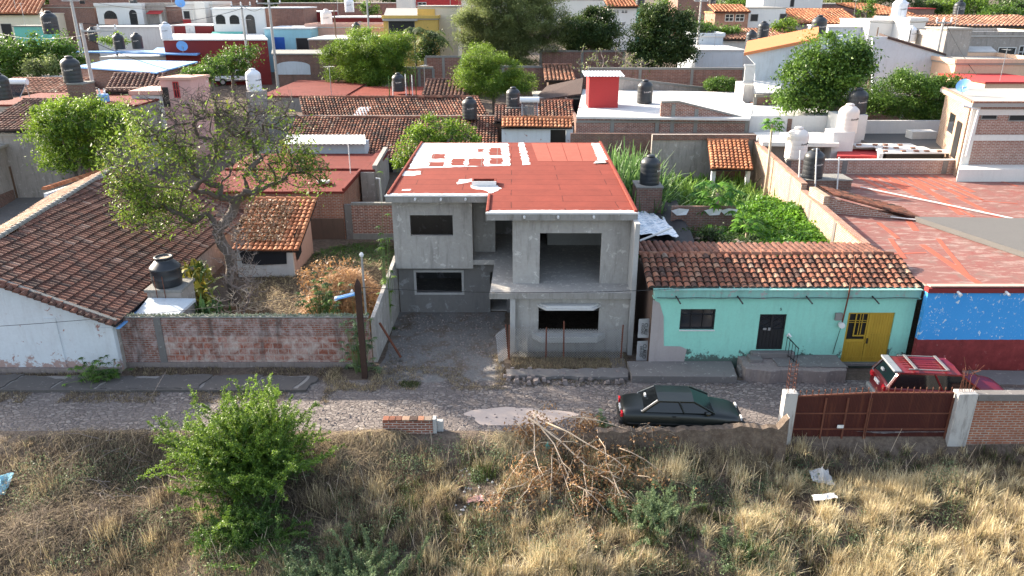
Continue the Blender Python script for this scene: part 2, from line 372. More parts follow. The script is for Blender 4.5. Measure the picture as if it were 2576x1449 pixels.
# ground, road
m=N('dry_earth'); o=m.co(); c=m.mix(m.noise(.35,o,9,.7),(.05,.036,.029),(.13,.095,.072)); c=m.mix(m.ramp(m.noise(5,o,8,.75),[(.4,0),(.75,.7)]),c,(.25,.20,.155))
v=m.n('ShaderNodeTexVoronoi'); v.inputs['Scale'].default_value=9; m.l(o,v.inputs['Vector']); c=m.mix(m.ramp(v.outputs['Distance'],[(.0,.35),(.25,0)]),c,(.30,.26,.22)); m.col(c); m.bump(m.noise(7,o,9,.75),.8,.08); M['earth']=m.m
m=N('cobblestone_road'); o=m.co(); v=m.n('ShaderNodeTexVoronoi'); v.inputs['Scale'].default_value=6.2; v.inputs['Randomness'].default_value=.9; m.l(m.mapp(o,(.85,1.25,1)),v.inputs['Vector'])
ve=m.n('ShaderNodeTexVoronoi',feature='DISTANCE_TO_EDGE'); ve.inputs['Scale'].default_value=6.2; ve.inputs['Randomness'].default_value=.9; m.l(m.mapp(o,(.85,1.25,1)),ve.inputs['Vector'])
sep=m.n('ShaderNodeSeparateColor'); m.l(v.outputs['Color'],sep.inputs[0])
st=m.ramp(sep.outputs[0],[(0,(.13,.11,.105)),(.5,(.20,.172,.16)),(1,(.31,.275,.25))]); edge=m.ramp(ve.outputs['Distance'],[(0.01,0),(.13,1)])
du=m.ramp(m.noise(.45,o,7,.65,.5),[(.42,.15),(.62,.85)])
c=m.mix(edge,(.085,.072,.068),st); c=m.mix(m.math('MULTIPLY',du,.75),c,m.mix(m.noise(6,o,6),(.135,.115,.11),(.20,.175,.165))); m.col(c)
hh=m.math('MULTIPLY',edge,m.math('SUBTRACT',1.0,m.math('MULTIPLY',du,.6))); m.bump(m.math('ADD',hh,m.math('MULTIPLY',m.noise(9,o,5),.5)),.75,.05); M['cobble']=m.m
m=N('packed_gravel'); o=m.co(); c=m.mix(m.noise(.8,o,8,.7,.3),(.08,.075,.072),(.22,.21,.20)); c=m.mix(m.ramp(m.noise(14,o,6,.75),[(.45,0),(.7,.7)]),c,(.30,.285,.27)); c=m.mix(m.ramp(m.noise(1.1,o,7,.7),[(.48,0),(.62,.75)]),c,(.13,.095,.068)); m.col(c); m.bump(m.noise(14,o,8,.8),.7,.04); M['gravel']=m.m
M['patch']=plaster('pale_cement_patch',(.50,.41,.36),.4,(.24,.2,.18),1.8,streak=False)
M['pave']=plaster('broken_cement_pavement',(.17,.158,.152),.8,(.07,.062,.06),2.2,peel=(.32,.30,.28),pamt=.6,streak=False)
M['rock']=plaster('rough_stone_masonry',(.24,.20,.185),.7,(.08,.07,.065),2.6,peel=(.36,.32,.30),pamt=.6)
# plants
M['bark']=simple('grey_bark',(.17,.145,.125),.9,var=.6,nsc=8,bump=.5)
M['barkd']=simple('dark_bark',(.085,.068,.055),.9,var=.6,nsc=8,bump=.5)
M['twig']=simple('pale_dry_twig',(.50,.40,.30),.9,var=.65,nsc=6)
M['twigg']=simple('grey_dry_twig',(.24,.20,.18),.9,var=.65,nsc=6)
M['stemg']=simple('green_stem',(.16,.22,.08),.7,var=.7)
M['leaf_lime']=leafmat('lime_green_foliage',(.03,.09,.012),(.34,.50,.05),.28)
M['leaf_mid']=leafmat('mid_green_foliage',(.022,.065,.012),(.19,.33,.045),.28)
M['leaf_dark']=leafmat('dark_green_foliage',(.018,.045,.012),(.10,.15,.035),.25)
M['leaf_olive']=leafmat('olive_feathery_foliage',(.05,.075,.028),(.33,.40,.14),.42)
M['leaf_bush']=leafmat('thorn_bush_foliage',(.03,.09,.012),(.34,.50,.06),.3)
M['leaf_grey']=leafmat('grey_green_foliage',(.07,.11,.055),(.26,.35,.17),.3)
M['leaf_big']=leafmat('big_tree_foliage',(.04,.08,.014),(.24,.36,.05),.35,(.35,.28,.05))
M['leaf_vine']=leafmat('creeper_foliage',(.03,.11,.012),(.26,.50,.05),.3)
M['leaf_cane']=leafmat('cane_foliage',(.025,.085,.025),(.26,.44,.13),.3,(.45,.45,.25))
M['leaf_ylw']=leafmat('yellowing_foliage',(.05,.12,.02),(.45,.36,.06),.3,(.5,.2,.03))
M['leaf_rust']=leafmat('dead_brown_leaves',(.17,.085,.04),(.62,.37,.17),.25)
M['leaf_corn']=leafmat('corn_foliage',(.04,.12,.02),(.26,.42,.08),.35,(.5,.5,.25))
M['barkg']=simple('greyish_brown_bark',(.125,.10,.085),.9,var=.55,nsc=8,bump=.5)
M['dryleaf']=leafmat('fallen_dry_leaves',(.12,.075,.045),(.42,.31,.21),.15,(.55,.5,.45))
m=N('dry_grass'); a=m.attr('rnd'); c=m.ramp(a,[(0,(.03,.055,.013)),(.12,(.11,.15,.035)),(.22,(.04,.031,.023)),(.40,(.11,.082,.06)),(.56,(.24,.185,.13)),(.70,(.42,.335,.20)),(.86,(.60,.495,.285)),(1,(.80,.70,.47))]); m.col(c)
t=m.n('ShaderNodeBsdfTranslucent'); m.l(c,t.inputs[0]); x=m.n('ShaderNodeMixShader'); x.inputs[0].default_value=.25; m.l(m.b.outputs[0],x.inputs[1]); m.l(t.outputs[0],x.inputs[2]); m.l(x.outputs[0],m.out.inputs[0]); M['grass']=m.m
# metals, plastics, glass
M['postd']=simple('dark_rusted_post',(.055,.028,.02),.85,var=.5,nsc=5,bump=.3)
M['postw']=plaster('stained_cement_post',(.44,.43,.415),.9,(.09,.08,.07),1.6)
M['sillc']=plaster('lit_pale_cement',(.56,.555,.54),.3,(.25,.24,.23),1.2)  # brighter than the walls: lit look of sill and canopy put into the colour
M['felt3']=felt('sunbleached_felt_panel',(.62,.17,.12),99,99)
M['slabs']=plaster('dark_worn_stone_slab',(.11,.10,.095),.8,(.05,.045,.04),2.2,peel=(.22,.20,.185),pamt=.6,streak=False)
M['pave2']=plaster('pale_cement_joint',(.27,.25,.235),.7,(.12,.11,.10),2.0,streak=False)
M['rust']=simple('rusty_iron',(.16,.055,.032),.8,var=.45,nsc=5,bump=.3)
M['gate']=N('rust_streaked_gate'); m=M['gate']; o=m.co(); v=m.mapp(o,(5,5,.3)); c=m.mix(m.noise(2,o,7,.7),(.035,.008,.008),(.065,.013,.011)); c=m.mix(m.ramp(m.noise(1.3,v,7,.75),[(.52,0),(.75,.6)]),c,(.15,.05,.025)); m.col(c); m.b.inputs['Roughness'].default_value=.55
w=m.n('ShaderNodeTexWave'); w.inputs['Scale'].default_value=6; w.inputs['Distortion'].default_value=0; m.l(o,w.inputs['Vector']); m.bump(w.outputs['Fac'],.35,.02); M['gate']=m.m
M['rackg']=simple('grey_rack_metal',(.22,.22,.225),.5,.4)
M['steel']=simple('galvanised_steel',(.42,.43,.44),.45,.7,var=.8)
M['corr']=simple('corrugated_sheet',(.52,.54,.57),.4,.25,var=.85)
M['corrwhite']=simple('white_corrugated_sheet',(.64,.64,.63),.6,var=.85)
M['bluesheet']=simple('pale_blue_metal_sheet',(.15,.34,.66),.5,.0,var=.9,nsc=.8)
M['tankblk']=simple('black_polyethylene',(.022,.026,.032),.45,var=.8,nsc=2,spec=.5)
M['tankwht']=simple('cream_polyethylene',(.66,.60,.56),.5,var=.92,nsc=2)
M['tankblue']=simple('bluish_white_polyethylene',(.66,.68,.72),.5,var=.92,nsc=2)
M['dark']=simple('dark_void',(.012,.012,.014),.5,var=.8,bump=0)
M['glass']=simple('dark_window_glass',(.02,.024,.03),.12,var=.8,bump=0,spec=.7)
M['iron']=simple('black_painted_iron',(.018,.018,.02),.45,var=.8)
M['frame']=simple('white_window_frame',(.66,.66,.65),.5)
M['ydoor']=simple('ochre_painted_steel',(.46,.29,.035),.5,var=.75,nsc=2)
M['wood']=simple('weathered_wood',(.14,.085,.055),.85,var=.6,nsc=6)
M['pipew']=simple('white_pipe',(.7,.7,.69),.45)
M['wire']=simple('black_cable',(.02,.02,.02),.6,bump=0)
M['polecon']=simple('pole_concrete',(.44,.42,.40),.85)
M['blackcloth']=simple('black_tarpaulin',(.012,.013,.018),.75,var=.6,bump=.3)
M['text']=simple('dark_lettering',(.03,.03,.035),.7,bump=0)
M['carp']=simple('dark_green_car_paint',(.005,.008,.0075),.32,.1,var=.8,nsc=1.5,bump=0,spec=.6)
M['carred']=simple('red_car_paint',(.15,.012,.015),.3,.1,var=.85,nsc=1.5,bump=0,spec=.6)
M['carwhite']=simple('white_car_paint',(.7,.7,.7),.35,bump=0)
M['rubber']=simple('rubber_tyre',(.018,.018,.018),.85)
M['redlamp']=simple('red_lamp_plastic',(.55,.02,.03),.2,bump=0)
M['carglass']=simple('car_glass',(.008,.010,.012),.12,var=.9,bump=0,spec=.45)
M['bluelid']=simple('blue_paint',(.02,.10,.42),.5)
M['skin']=simple('skin',(.36,.20,.13),.6); M['hair']=simple('dark_hair',(.015,.012,.01),.6); M['cloth_d']=simple('dark_clothing',(.02,.02,.025),.9); M['cloth_f']=simple('patterned_grey_blouse',(.20,.17,.18),.9,nsc=14,var=.4)
# ---------- shared builders
def wallx(mb,x0,x1,y,t,z0,z1,holes=(),r=.5):     # wall along x, front face y, thickness t to the back; holes (x0,x1,z0,z1)
    zs=sorted(set([z0,z1]+[min(max(q,z0),z1) for h in holes for q in h[2:4]]))
    for a,b in zip(zs,zs[1:]):
        mid=(a+b)/2; cuts=sorted([(max(h[0],x0),min(h[1],x1)) for h in holes if h[2]<mid<h[3]]); x=x0
        for c0,c1 in cuts:
            if c0>x+1e-4: mb.box(x,c0,y,y+t,a,b,r)
            x=max(x,c1)
        if x<x1-1e-4: mb.box(x,x1,y,y+t,a,b,r)
    return mb
def tilefield(mb,O,e,s,W,L,wc=.25,lr=.34,clip=None,rr=None,wav=.03,rv=(0,1)):
    O=Vector(O);e=Vector(e).normalized();s=Vector(s).normalized(); n=e.cross(s).normalized()
    if n.z<0:n=-n
    nc=max(1,int(round(W/wc))); nr=max(1,int(round(L/lr))); wc=W/nc; lr=L/nr; rr=rr or R
    ang=[math.pi*(k/5) for k in range(6)]
    for i in range(nc):
        colb=rr.uniform(-.12,.12); ju=rr.uniform(-.018,.018)
        for j in range(nr):
            u=(i+.5)*wc; v=(j+.5)*lr
            if clip and not clip(u,v): continue
            v0=j*lr; v1=v0+lr*1.1; a=rr.uniform(-.022,.022)
            w0=math.sin(u*.9+v*.6)*wav+math.sin(u*.37+1)*wav; lo=rr.uniform(0,.012)
            vs=[]
            for (vv,q,li,du) in ((v0,.40*wc,0,ju),(v1,.49*wc,.032,ju+a)):
                for t in ang:
                    vs.append(O+e*(u+du-math.cos(t)*q)+s*vv+n*(math.sin(t)*q*.95+li+lo+w0+.01))
            r=min(1,max(0,rv[0]+(rv[1]-rv[0])*(rr.random()*.8+.1+colb)))
            mb.add(vs,[(k,k+1,k+7,k+6) for k in range(5)],r)
            # tile mouth closed in the darkest tone, painting the shade of its hollow
            c=O+e*(u+ju+a)+s*v1+n*(.032+lo+w0)
            mb.add([vs[6],vs[7],vs[8],vs[9],vs[10],vs[11]],[(0,1,2,3,4,5)],.0)
            p=O+n*(w0-.006)
            mb.add([p+e*(u-wc/2)+s*v0,p+e*(u+wc/2)+s*v0,p+e*(u+wc/2)+s*(v0+lr),p+e*(u-wc/2)+s*(v0+lr)],[(0,1,2,3)],.06)
def ridgecap(mb,a,b,r=.12,l=.4,rv=(.2,.8)):
    a=Vector(a);b=Vector(b);d=(b-a);L=d.length;d.normalize();sd=d.cross(Vector((0,0,1))).normalized();n=sd.cross(d)
    k=max(1,int(L/l))
    for i in range(k):
        p=a+d*(L*i/k);q=a+d*(L*(i+1.08)/k); vs=[]
        for (c,rr_,li) in ((p,r*1.05,.02),(q,r*.9,0)):
            for t in range(6):
                th=math.pi*t/5; vs.append(c+sd*math.cos(th)*rr_+n*(math.sin(th)*rr_+li))
        mb.add(vs,[(t,t+1,t+7,t+6) for t in range(5)]+[(0,1,2,3,4,5)],R.uniform(*rv))
def jag(pts,amp=.05,step=.15,seed=1):
    rr=random.Random(seed); out=[]
    for i in range(len(pts)):
        a=Vector(pts[i]);b=Vector(pts[(i+1)%len(pts)]); n=max(1,int((b-a).length/step)); d=(b-a)
        nn=Vector((-d.y,d.x)).normalized() if d.length>0 else Vector((0,0))
        for k in range(n): 
            p=a+d*(k/n); p=Vector((p.x,p.y))+nn*rr.uniform(-amp,amp); out.append((p.x,p.y))
    return out
def sheet(mb,poly,z,t=.003):
    return mb.prism(poly,z-t,z)
# ---------- ground
ys=list(np.arange(9,30,.22))+list(np.arange(30,60,.8))+list(np.arange(60,200,6))+list(np.arange(200,420,24))
xs=list(np.arange(-230,-30,12))+list(np.arange(-30,30,.35))+list(np.arange(30,231,12))
V=np.array([(x,y,gz(x,y)) for y in ys for x in xs]); nx=len(xs)
i=np.arange(len(ys)-1)[:,None]*nx+np.arange(nx-1)[None,:]; i=i.ravel()
g=link('ground',V,np.stack([i,i+1,i+nx+1,i+nx],1),M['earth'],smooth=True,loc=(0,0,0)); tag(g,kind='structure')
mb=MB()
xx=np.arange(-34,34.1,1.0)
def ry0(x): return 22.72+.1*math.sin(x*.8)+.06*math.sin(x*2.3)
for a,b in zip(xx,xx[1:]): mb.add([(a,ry0(a),.012),(b,ry0(b),.012),(b,26.5,.012),(a,26.5,.012)],[(0,1,2,3)])
tag(mb.build('road',M['cobble'],loc=(0,0,0)),kind='structure')
mb=MB(); c=Pz(1295,1047,0); pts=[]
for k in range(60):
    t=2*math.pi*k/60; q=1+.10*math.sin(3*t+1)+.07*math.sin(5*t)+.03*math.sin(11*t)+R.uniform(-.02,.02); pts.append((c.x+.1+1.95*q*math.cos(t),c.y+.62*q*math.sin(t)))
sheet(mb,pts,.018); tag(mb.build('road_patch',M['patch'],loc=(0,0,0)),kind='structure')
mb=MB(); mb.prism(jag([(-5.5,26.4),(-.4,26.4),(-.3,33.5),(-5.5,33.5)],.12,.4,3),-.02,.02); tag(mb.build('driveway',M['gravel'],loc=(0,0,0)),kind='structure')
mb=MB(); rg=random.Random(12)
for k in range(1500):
    x=rg.uniform(-5.3,-.4); y=rg.uniform(26.0,33.2)
    if rg.random()<.5: x=rg.uniform(-22,9); y=rg.uniform(22.9,26.2)
    s_=rg.uniform(.02,.065); z=.02; a=rg.uniform(0,3)
    c_,n_=math.cos(a)*s_,math.sin(a)*s_
    mb.add([(x-c_,y-n_,z),(x+n_,y-c_,z),(x+c_,y+n_,z),(x-n_,y+c_,z),(x-c_*.4,y,z+s_*.7),(x+c_*.5,y+n_*.3,z+s_*.6)],[(0,1,4),(1,5,4),(1,2,5),(2,3,5),(3,4,5),(3,0,4)])
tag(mb.build('loose_stones',M['rock']),'loose stones strewn over the cobbled street and gravel driveway','stones',kind='stuff')
# pavements
mb=MB(); mb.prism(jag([(-26,25.66),(-8.1,25.66),(-7.9,26.7),(-26,26.7)],.05,.3,55),-.1,.085); tag(mb.build('pavement',M['pave2'],loc=(0,0,0)),kind='structure')
mb=MB()
x=-26
while x<-8.2:
    w=R.uniform(1.6,2.6); x1=min(x+w-.12,-8.0); z=.12+R.uniform(-.03,.03)
    mb.prism(jag([(x,25.62),(x1+R.uniform(-.1,.08),25.62),(x1+.25,26.7+R.uniform(-.3,.1)),(x+.25+R.uniform(-.1,.1),26.75)],.07,.2,int(x*7)),-.1,z,.5); x+=w
mb.prism(jag([(-26,25.50),(-8,25.50),(-8,25.60),(-26,25.60)],.03,.4,77),-.1,.13)
tag(mb.build('pavement',M['slabs'],loc=(0,0,0)),kind='structure')
mb=MB(); mb.prism(jag([(-.2,26.6),(4.7,26.5),(4.7,27.25),(-.2,27.2)],.07,.25,5),-.1,.16)
mb.prism([(4.1,27.2),(4.7,27.2),(4.7,28.55),(4.1,28.55)],-.1,.12)
mb.prism([(4.75,26.30),(8.9,26.25),(9.05,27.6),(4.75,27.6)],-.1,.30)
mb.prism(jag([(16.4,25.9),(26,25.9),(26,27.1),(16.4,27.1)],.03,.5,8),-.1,.14)
tag(mb.build('pavement',M['pave'],loc=(0,0,0)),kind='structure')
mb=MB()
for k in range(60):
    x=R.uniform(-.3,4.9); y=R.uniform(26.15,27.3); s_=R.uniform(.03,.13)
    mb.add([(x+dx*s_*R.uniform(.6,1.3),y+dy*s_*R.uniform(.6,1.3),.1+dz*s_*R.uniform(.5,1)) for dx,dy,dz in ((-1,-1,-1),(1,-1,-1),(1,1,-1),(-1,1,-1),(-.7,-.7,.8),(.7,-.6,.9),(.6,.8,.7),(-.8,.6,.9))],[(0,3,2,1),(4,5,6,7),(0,1,5,4),(1,2,6,5),(2,3,7,6),(3,0,4,7)])
tag(mb.build('rubble',M['rock']),'loose broken rubble along the verge in front of the grey house','rubble',kind='stuff')
t=thing('stone_platform','rough stone platform under the black front door of the mint green house','platform',(11,26.9,0))
mb=MB(); P0=[(9.3,26.5),(10.2,26.25),(11.3,26.35),(12.4,26.2),(13.25,26.3),(13.35,27.58),(9.3,27.58)]
mb.prism(jag(P0,.05,.2,4),-.05,.55); mb.build('stone_base',M['rock'],t,bevel=.02)
mb=MB(); mb.prism(jag([(10.6,26.6),(13.3,26.5),(13.3,27.57),(10.6,27.57)],.04,.25,9),.552,.60); mb.build('cement_top',M['pave'],t)
mb=MB(); mb.box(9.15,9.75,26.75,27.2,-.05,.36); mb.build('step',M['pave'],t,bevel=.03); mb=MB(); mb.box(9.6,10.1,26.95,27.5,.4,.70); mb.build('step',M['pave'],t,bevel=.03)
mb=MB(); mb.box(9.75,11.5,27.3,27.58,.56,.82); mb.build('door_sill',M['pave'],t,bevel=.02)
# ---------- grey unfinished house
h=thing('concrete_house','unfinished two storey grey cement house with red felt roof and open window holes','house',(0,30,0))
GC=M['concrete']
def part(name,mb,mat,parent=h,**k): return mb.build(name,mat,parent,**k)
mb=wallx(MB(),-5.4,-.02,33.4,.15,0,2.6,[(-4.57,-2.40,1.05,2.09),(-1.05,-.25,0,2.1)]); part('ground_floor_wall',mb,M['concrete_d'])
mb=MB(); mb.box(-4.68,-2.29,33.36,33.398,.94,1.05);mb.box(-4.68,-2.29,33.36,33.398,2.09,2.2);mb.box(-4.68,-4.57,33.36,33.398,1.05,2.09);mb.box(-2.40,-2.29,33.36,33.398,1.05,2.09); part('window_surround',mb,M['concrete_l'])
mb=wallx(MB(),-5.45,-1.82,32.9,.18,2.45,5.83,[(-4.66,-2.71,4.05,5.03)]); part('upper_wall',mb,M['concrete'])
mb=MB(); mb.box(-4.66,-2.71,32.88,32.9,4.03,4.06); mb.box(-2.0,-1.82,33.08,34.2,2.85,5.83); part('upper_wall',mb,M['concrete'])
mb=wallx(MB(),-1.82,.03,34.2,.15,2.85,5.83,[(-.80,.01,2.85,4.95)]); part('upper_wall',mb,M['concrete'])
mb=MB(); mb.prism([(-5.4,32.95),(-.80,32.95),(-.92,28.77),(5.12,28.77),(5.12,45.0),(-5.4,45.0)],2.62,2.85); part('balcony_slab',mb,M['conc_floor'])
mb=MB(); mb.box(-.94,4.93,28.74,28.768,2.60,2.86); part('slab_edge',mb,M['conc_edge'])
mb=wallx(MB(),.03,4.93,29.9,.15,2.852,5.83,[(1.17,3.75,2.84,5.1)]); part('upper_wall',mb,M['concrete'])
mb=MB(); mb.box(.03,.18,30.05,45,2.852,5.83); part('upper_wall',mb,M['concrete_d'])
mb=MB(); mb.box(4.94,5.13,28.76,45.2,0,5.83); part('side_wall',mb,M['concrete_l'])
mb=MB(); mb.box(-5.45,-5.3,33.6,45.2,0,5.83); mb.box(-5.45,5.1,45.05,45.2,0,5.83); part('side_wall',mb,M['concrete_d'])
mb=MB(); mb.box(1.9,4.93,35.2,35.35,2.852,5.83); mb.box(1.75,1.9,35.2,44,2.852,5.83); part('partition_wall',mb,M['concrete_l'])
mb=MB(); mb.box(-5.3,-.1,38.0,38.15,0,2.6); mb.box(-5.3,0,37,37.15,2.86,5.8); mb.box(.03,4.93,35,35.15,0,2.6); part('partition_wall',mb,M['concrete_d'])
mb=MB(); mb.box(-5.3,4.93,33.6,45,-.02,.06); part('floor',mb,M['conc_floor'])
# ground floor right
mb=wallx(MB(),.03,4.93,29.05,.15,0,2.62,[(1.12,3.68,.98,2.12)]); part('ground_floor_wall',mb,M['concrete'])
mb=MB(); mb.box(.03,.20,29.2,33.4,0,2.62); part('ground_floor_wall',mb,M['concrete'])
mb=MB(); mb.box(-.08,.14,28.8,29.04,0,2.62); part('column',mb,M['concrete_l'],bevel=.01)
def tray(z0,z1,x0,x1,din,out): 
    return [(x0,29.05),(x0+din,29.05-out),(x1-din,29.05-out),(x1,29.05)]
mb=MB(); mb.prism(tray(0,0,.85,3.98,.38,.45),.66,.92); part('window_sill',mb,M['sillc'],bevel=.01)
mb=MB(); mb.prism(tray(0,0,1.05,3.74,.35,.42),2.13,2.22); mb.prism([(1.15,29.02),(1.48,28.70),(3.3,28.70),(3.64,29.02)],2.221,2.30); part('window_canopy',mb,M['sillc'])
mb=MB(); mb.box(2.9,3.6,30.2,30.5,1.5,1.62); mb.box(3.3,3.7,30.1,30.3,1.7,1.9); part('brick_ledge',mb,M['pave'])
# roof
roofpoly=[(-5.62,32.3),(-1.07,32.3),(-1.07,29.45),(5.13,29.45),(5.40,45.3),(-5.5,45.3)]
mb=MB(); mb.prism(roofpoly,5.78,6.08); rs=part('roof_slab',mb,M['conc_edge'])
mb=MB(); mb.prism([(-5.57,32.45),(-.95,32.45),(-.95,29.62),(5.0,29.62),(5.25,45.2),(-5.42,45.2)],6.08,6.10); part('roof_felt',mb,M['felt'],rs)
mb=MB(); mb.wallseg((5.06,29.5),(5.32,45.2),.16,6.09,6.2); mb.wallseg((-5.5,32.4),(-5.42,45.2),.14,6.09,6.18); mb.wallseg((-1.0,29.6),(-1.0,32.5),.14,6.09,6.17); part('parapet_curb',mb,M['felt'],rs,bevel=.04)
for k in range(4):
    q=[Pz(*c_,6.1) for c_ in ((1336+k*38.5,360),(1336+(k+1)*38.5,360),(1352+(k+1)*38,405),(1352+k*38,405))]; mb=MB(); mb.prism([(q[0].x+.02,q[0].y),(q[1].x-.02,q[1].y),(q[2].x-.02,q[2].y),(q[3].x+.02,q[3].y)],6.1005,6.107+.0004*k); part('felt_panel',mb,M['felt3'],rs)
S=[('a',[Pz(*q,6.1) for q in ((1064,358),(1280,358),(1283,416),(1026,424))])]
def pz(l,z=6.1): return [tuple(Pz(u,v,z)[:2]) for u,v in l]
white=[pz([(1060,360),(1279,360),(1283,416),(1028,424)]),pz([(1303,359),(1318,359),(1334,413),(1317,415)]),pz([(1488,360),(1507,360),(1529,402),(1505,404)]),
 pz([(1011,431),(1058,430),(1060,438),(1035,443),(1006,441)]),pz([(1155,452),(1195,450),(1192,456),(1150,463)]),pz([(1184,465),(1250,466),(1262,474),(1235,486),(1218,478),(1185,473)])]
white+=[[(-5.6,32.33),(-1.0,32.33),(-1.0,32.62),(-5.55,32.62)],[(-1.05,29.48),(5.1,29.48),(5.1,29.80),(-1.0,29.80)],[(-5.0,33.2),(-4.6,33.2),(-4.6,33.4),(-5.0,33.35)]]
for k,w in enumerate(white):
    mb=MB(); sheet(mb,jag(w,.06,.16,20+k),6.112 if k<6 else 6.114,.012); part('sealant_patch',mb,M['sealant'],rs)
mb=MB(); mb.prism(jag([(-5.64,32.26),(-1.04,32.26),(-1.04,32.299),(-5.64,32.299)],.012,.2,91),6.055,6.122); mb.build('sealant_edge',M['sealant'],rs); mb=MB(); mb.prism(jag([(-1.08,29.41),(5.14,29.41),(5.14,29.449),(-1.08,29.449)],.012,.2,92),6.05,6.122); part('sealant_edge',mb,M['sealant'],rs)
reds=[(1088,387,1119,399),(1080,407,1116,418),(1137,398,1168,416),(1180,398,1217,417),(1202,374,1216,382),(1232,371,1262,390),(1235,397,1265,412)]
for k,(a,b,c,d) in enumerate(reds):
    w=pz([(a,b),(c,b),(c+ (c-1290)*.0,d),(a-3,d)],6.113); mb=MB(); sheet(mb,jag(w,.07,.2,40+k),6.1175,.004); part('felt_patch',mb,M['felt'],rs)
mb=MB()
for u0,u1 in ((1108,1078),(1146,1124),(1183,1168),(1218,1210),(1252,1250)):
    a=Pz(u0,360,6.12);b=Pz(u1,418,6.12); mb.bar((a.x,a.y,6.119),(b.x,b.y,6.119),.02,.006)
a=Pz(1060,387,6.12);b=Pz(1270,384,6.12); mb.bar((a.x,a.y,6.119),(b.x,b.y,6.119),.02,.006); part('seam',mb,M['mortar'],rs)
a=Pz(1186,465,6.15); x0,x1,y0,y1=a.x,a.x+1.15,a.y,a.y+.75
mb=MB(); mb.box(x0,x1,y0,y0+.1,6.11,6.3);mb.box(x0,x1,y1-.1,y1,6.11,6.3);mb.box(x0,x0+.1,y0+.1,y1-.1,6.11,6.3);mb.box(x1-.1,x1,y0+.1,y1-.1,6.11,6.3); part('skylight_curb',mb,M['felt'],rs,bevel=.02)
mb=MB(); mb.box(x0+.1,x1-.1,y0+.1,y1-.1,6.112,6.16); part('skylight_cover',mb,M['concrete_d'],rs)
mb=MB(); mb.box(x0+.02,x1,y0-.035,y0-.002,6.12,6.33); part('sealant_edge',mb,M['sealant'],rs)
for u,v,yy in ((1044,496,32.24),(1109,496,32.24),(1171,496,32.24),(1319,546,29.39),(1404,546,29.39),(1494,546,29.39)):
    p=Py(u,v,yy); mb=MB(); mb.tube([(p.x,yy+.1,5.96),(p.x,yy-.10,5.94)],.05,8); part('drain_pipe',mb,M['pipew'],rs)
mb=MB(); p=Pz(1505,408,6.13); mb.add([(p.x-.3,p.y-.3,6.14),(p.x+.4,p.y-.25,6.17),(p.x+.35,p.y+.35,6.2),(p.x-.1,p.y+.3,6.15)],[(0,1,2,3)]); 
o=mb.build('loose_sheet',M['concrete_l']); tag(o,'loose grey sheet lying at the right edge of the red felt roof','sheet')
# lot boundary wall on the left of the driveway
mb=MB(); mb.wallseg((-5.72,28.1),(-5.53,33.6),.16,0,2.05,0,2.85); o=mb.build('boundary_wall',M['concrete']); tag(o,'low grey rendered wall rising along the left of the gravel driveway','wall')
# ---------- chain link fence
def fence(name,label,a,b,z0,z1,posts,lean=0):
    t=thing(name,label,'fence',(a[0],a[1],0)); A=Vector((a[0],a[1],0));B=Vector((b[0],b[1],0));L=(B-A).length;d=(B-A)/L; nn=Vector((-d.y,d.x,0))
    m_=MB(); s_=.11; k=int((L+(z1-z0))/s_)
    for i in range(k):
        for sg in (1,-1):
            u0=i*s_-(z1-z0) if sg>0 else i*s_; u1=u0+(z1-z0)*sg if sg>0 else u0-(z1-z0)
            za,zb=z0,z1
            if u0>u1: 
                u0,u1=u1,u0; za,zb=z1,z0
            if u1<0 or u0>L: continue
            if u0<0: za+= (zb-za)*(0-u0)/(u1-u0); u0=0
            if u1>L: zb=za+(zb-za)*(L-u0)/(u1-u0); u1=L
            if u1-u0<.02: continue
            m_.bar(A+d*u0+Vector((0,0,za))+nn*lean*za,A+d*u1+Vector((0,0,zb))+nn*lean*zb,.013,.013)
    m_.build('wire_mesh',M['steel'],t)
    for u in posts:
        m_=MB(); p=A+d*u; m_.tube([(p.x,p.y,gz(p.x,p.y)-.1),(p.x+nn.x*lean*z1+R.uniform(-.03,.03),p.y+nn.y*lean*z1,z1+R.uniform(.05,.35))],.032,7); m_.build('post',M['rust'],t)
    return t
fence('chain_link_fence','sagging chain link fence on rusty posts before the grey bay window',(-.12,28.35),(4.65,28.25),.1,1.45,(0,1.55,2.3,4.7))
fence('chain_link_fence','short folded length of chain link mesh beside the driveway column',(-.55,27.9),(-.15,28.6),.0,1.35,(.8,),.1)
mb=MB(); a=Py(955,812,28.2); b=Pz(1008,898,.1); mb.tube([a,b],.05,8); o=mb.build('leaning_pole',M['rust']); tag(o,'rusty pole leaning against the grey boundary wall by the driveway','pole')
# ---------- utility pipe, rusty post with lamp
t=thing('conduit_mast','tall grey conduit mast with meter box beside the boundary wall','mast',(-5.95,28.0,0))
mb=MB(); mb.tube([(-5.95,28,0),(-5.95,28,4.75)],.045,8); mb.build('pipe',M['steel'],t)
mb=MB(); mb.lathe([(.0,0),(.07,0),(.09,.08),(.05,.16),(0,.17)],(-5.95,28,4.72),10); mb.build('pipe_cap',M['pipew'],t)
mb=MB(); mb.lathe([(0,0),(.11,0),(.13,.1),(.1,.22),(0,.24)],(-5.95,27.93,1.35),12); mb.build('meter',M['pipew'],t)
mb=MB(); mb.bar((-5.95,28,3.1),(-5.55,28.6,3.0),.03,.03); mb.build('bracket',M['rust'],t)
PX=Py(918,946,26.75).x
t=thing('street_lamp','rusty iron post carrying a tube lamp at the roadside by the brick wall','street lamp',(PX,26.75,0))
mb=MB(); mb.box(PX-.11,PX+.11,26.64,26.86,-.1,4.0); mb.build('post',M['postd'],t,bevel=.015)
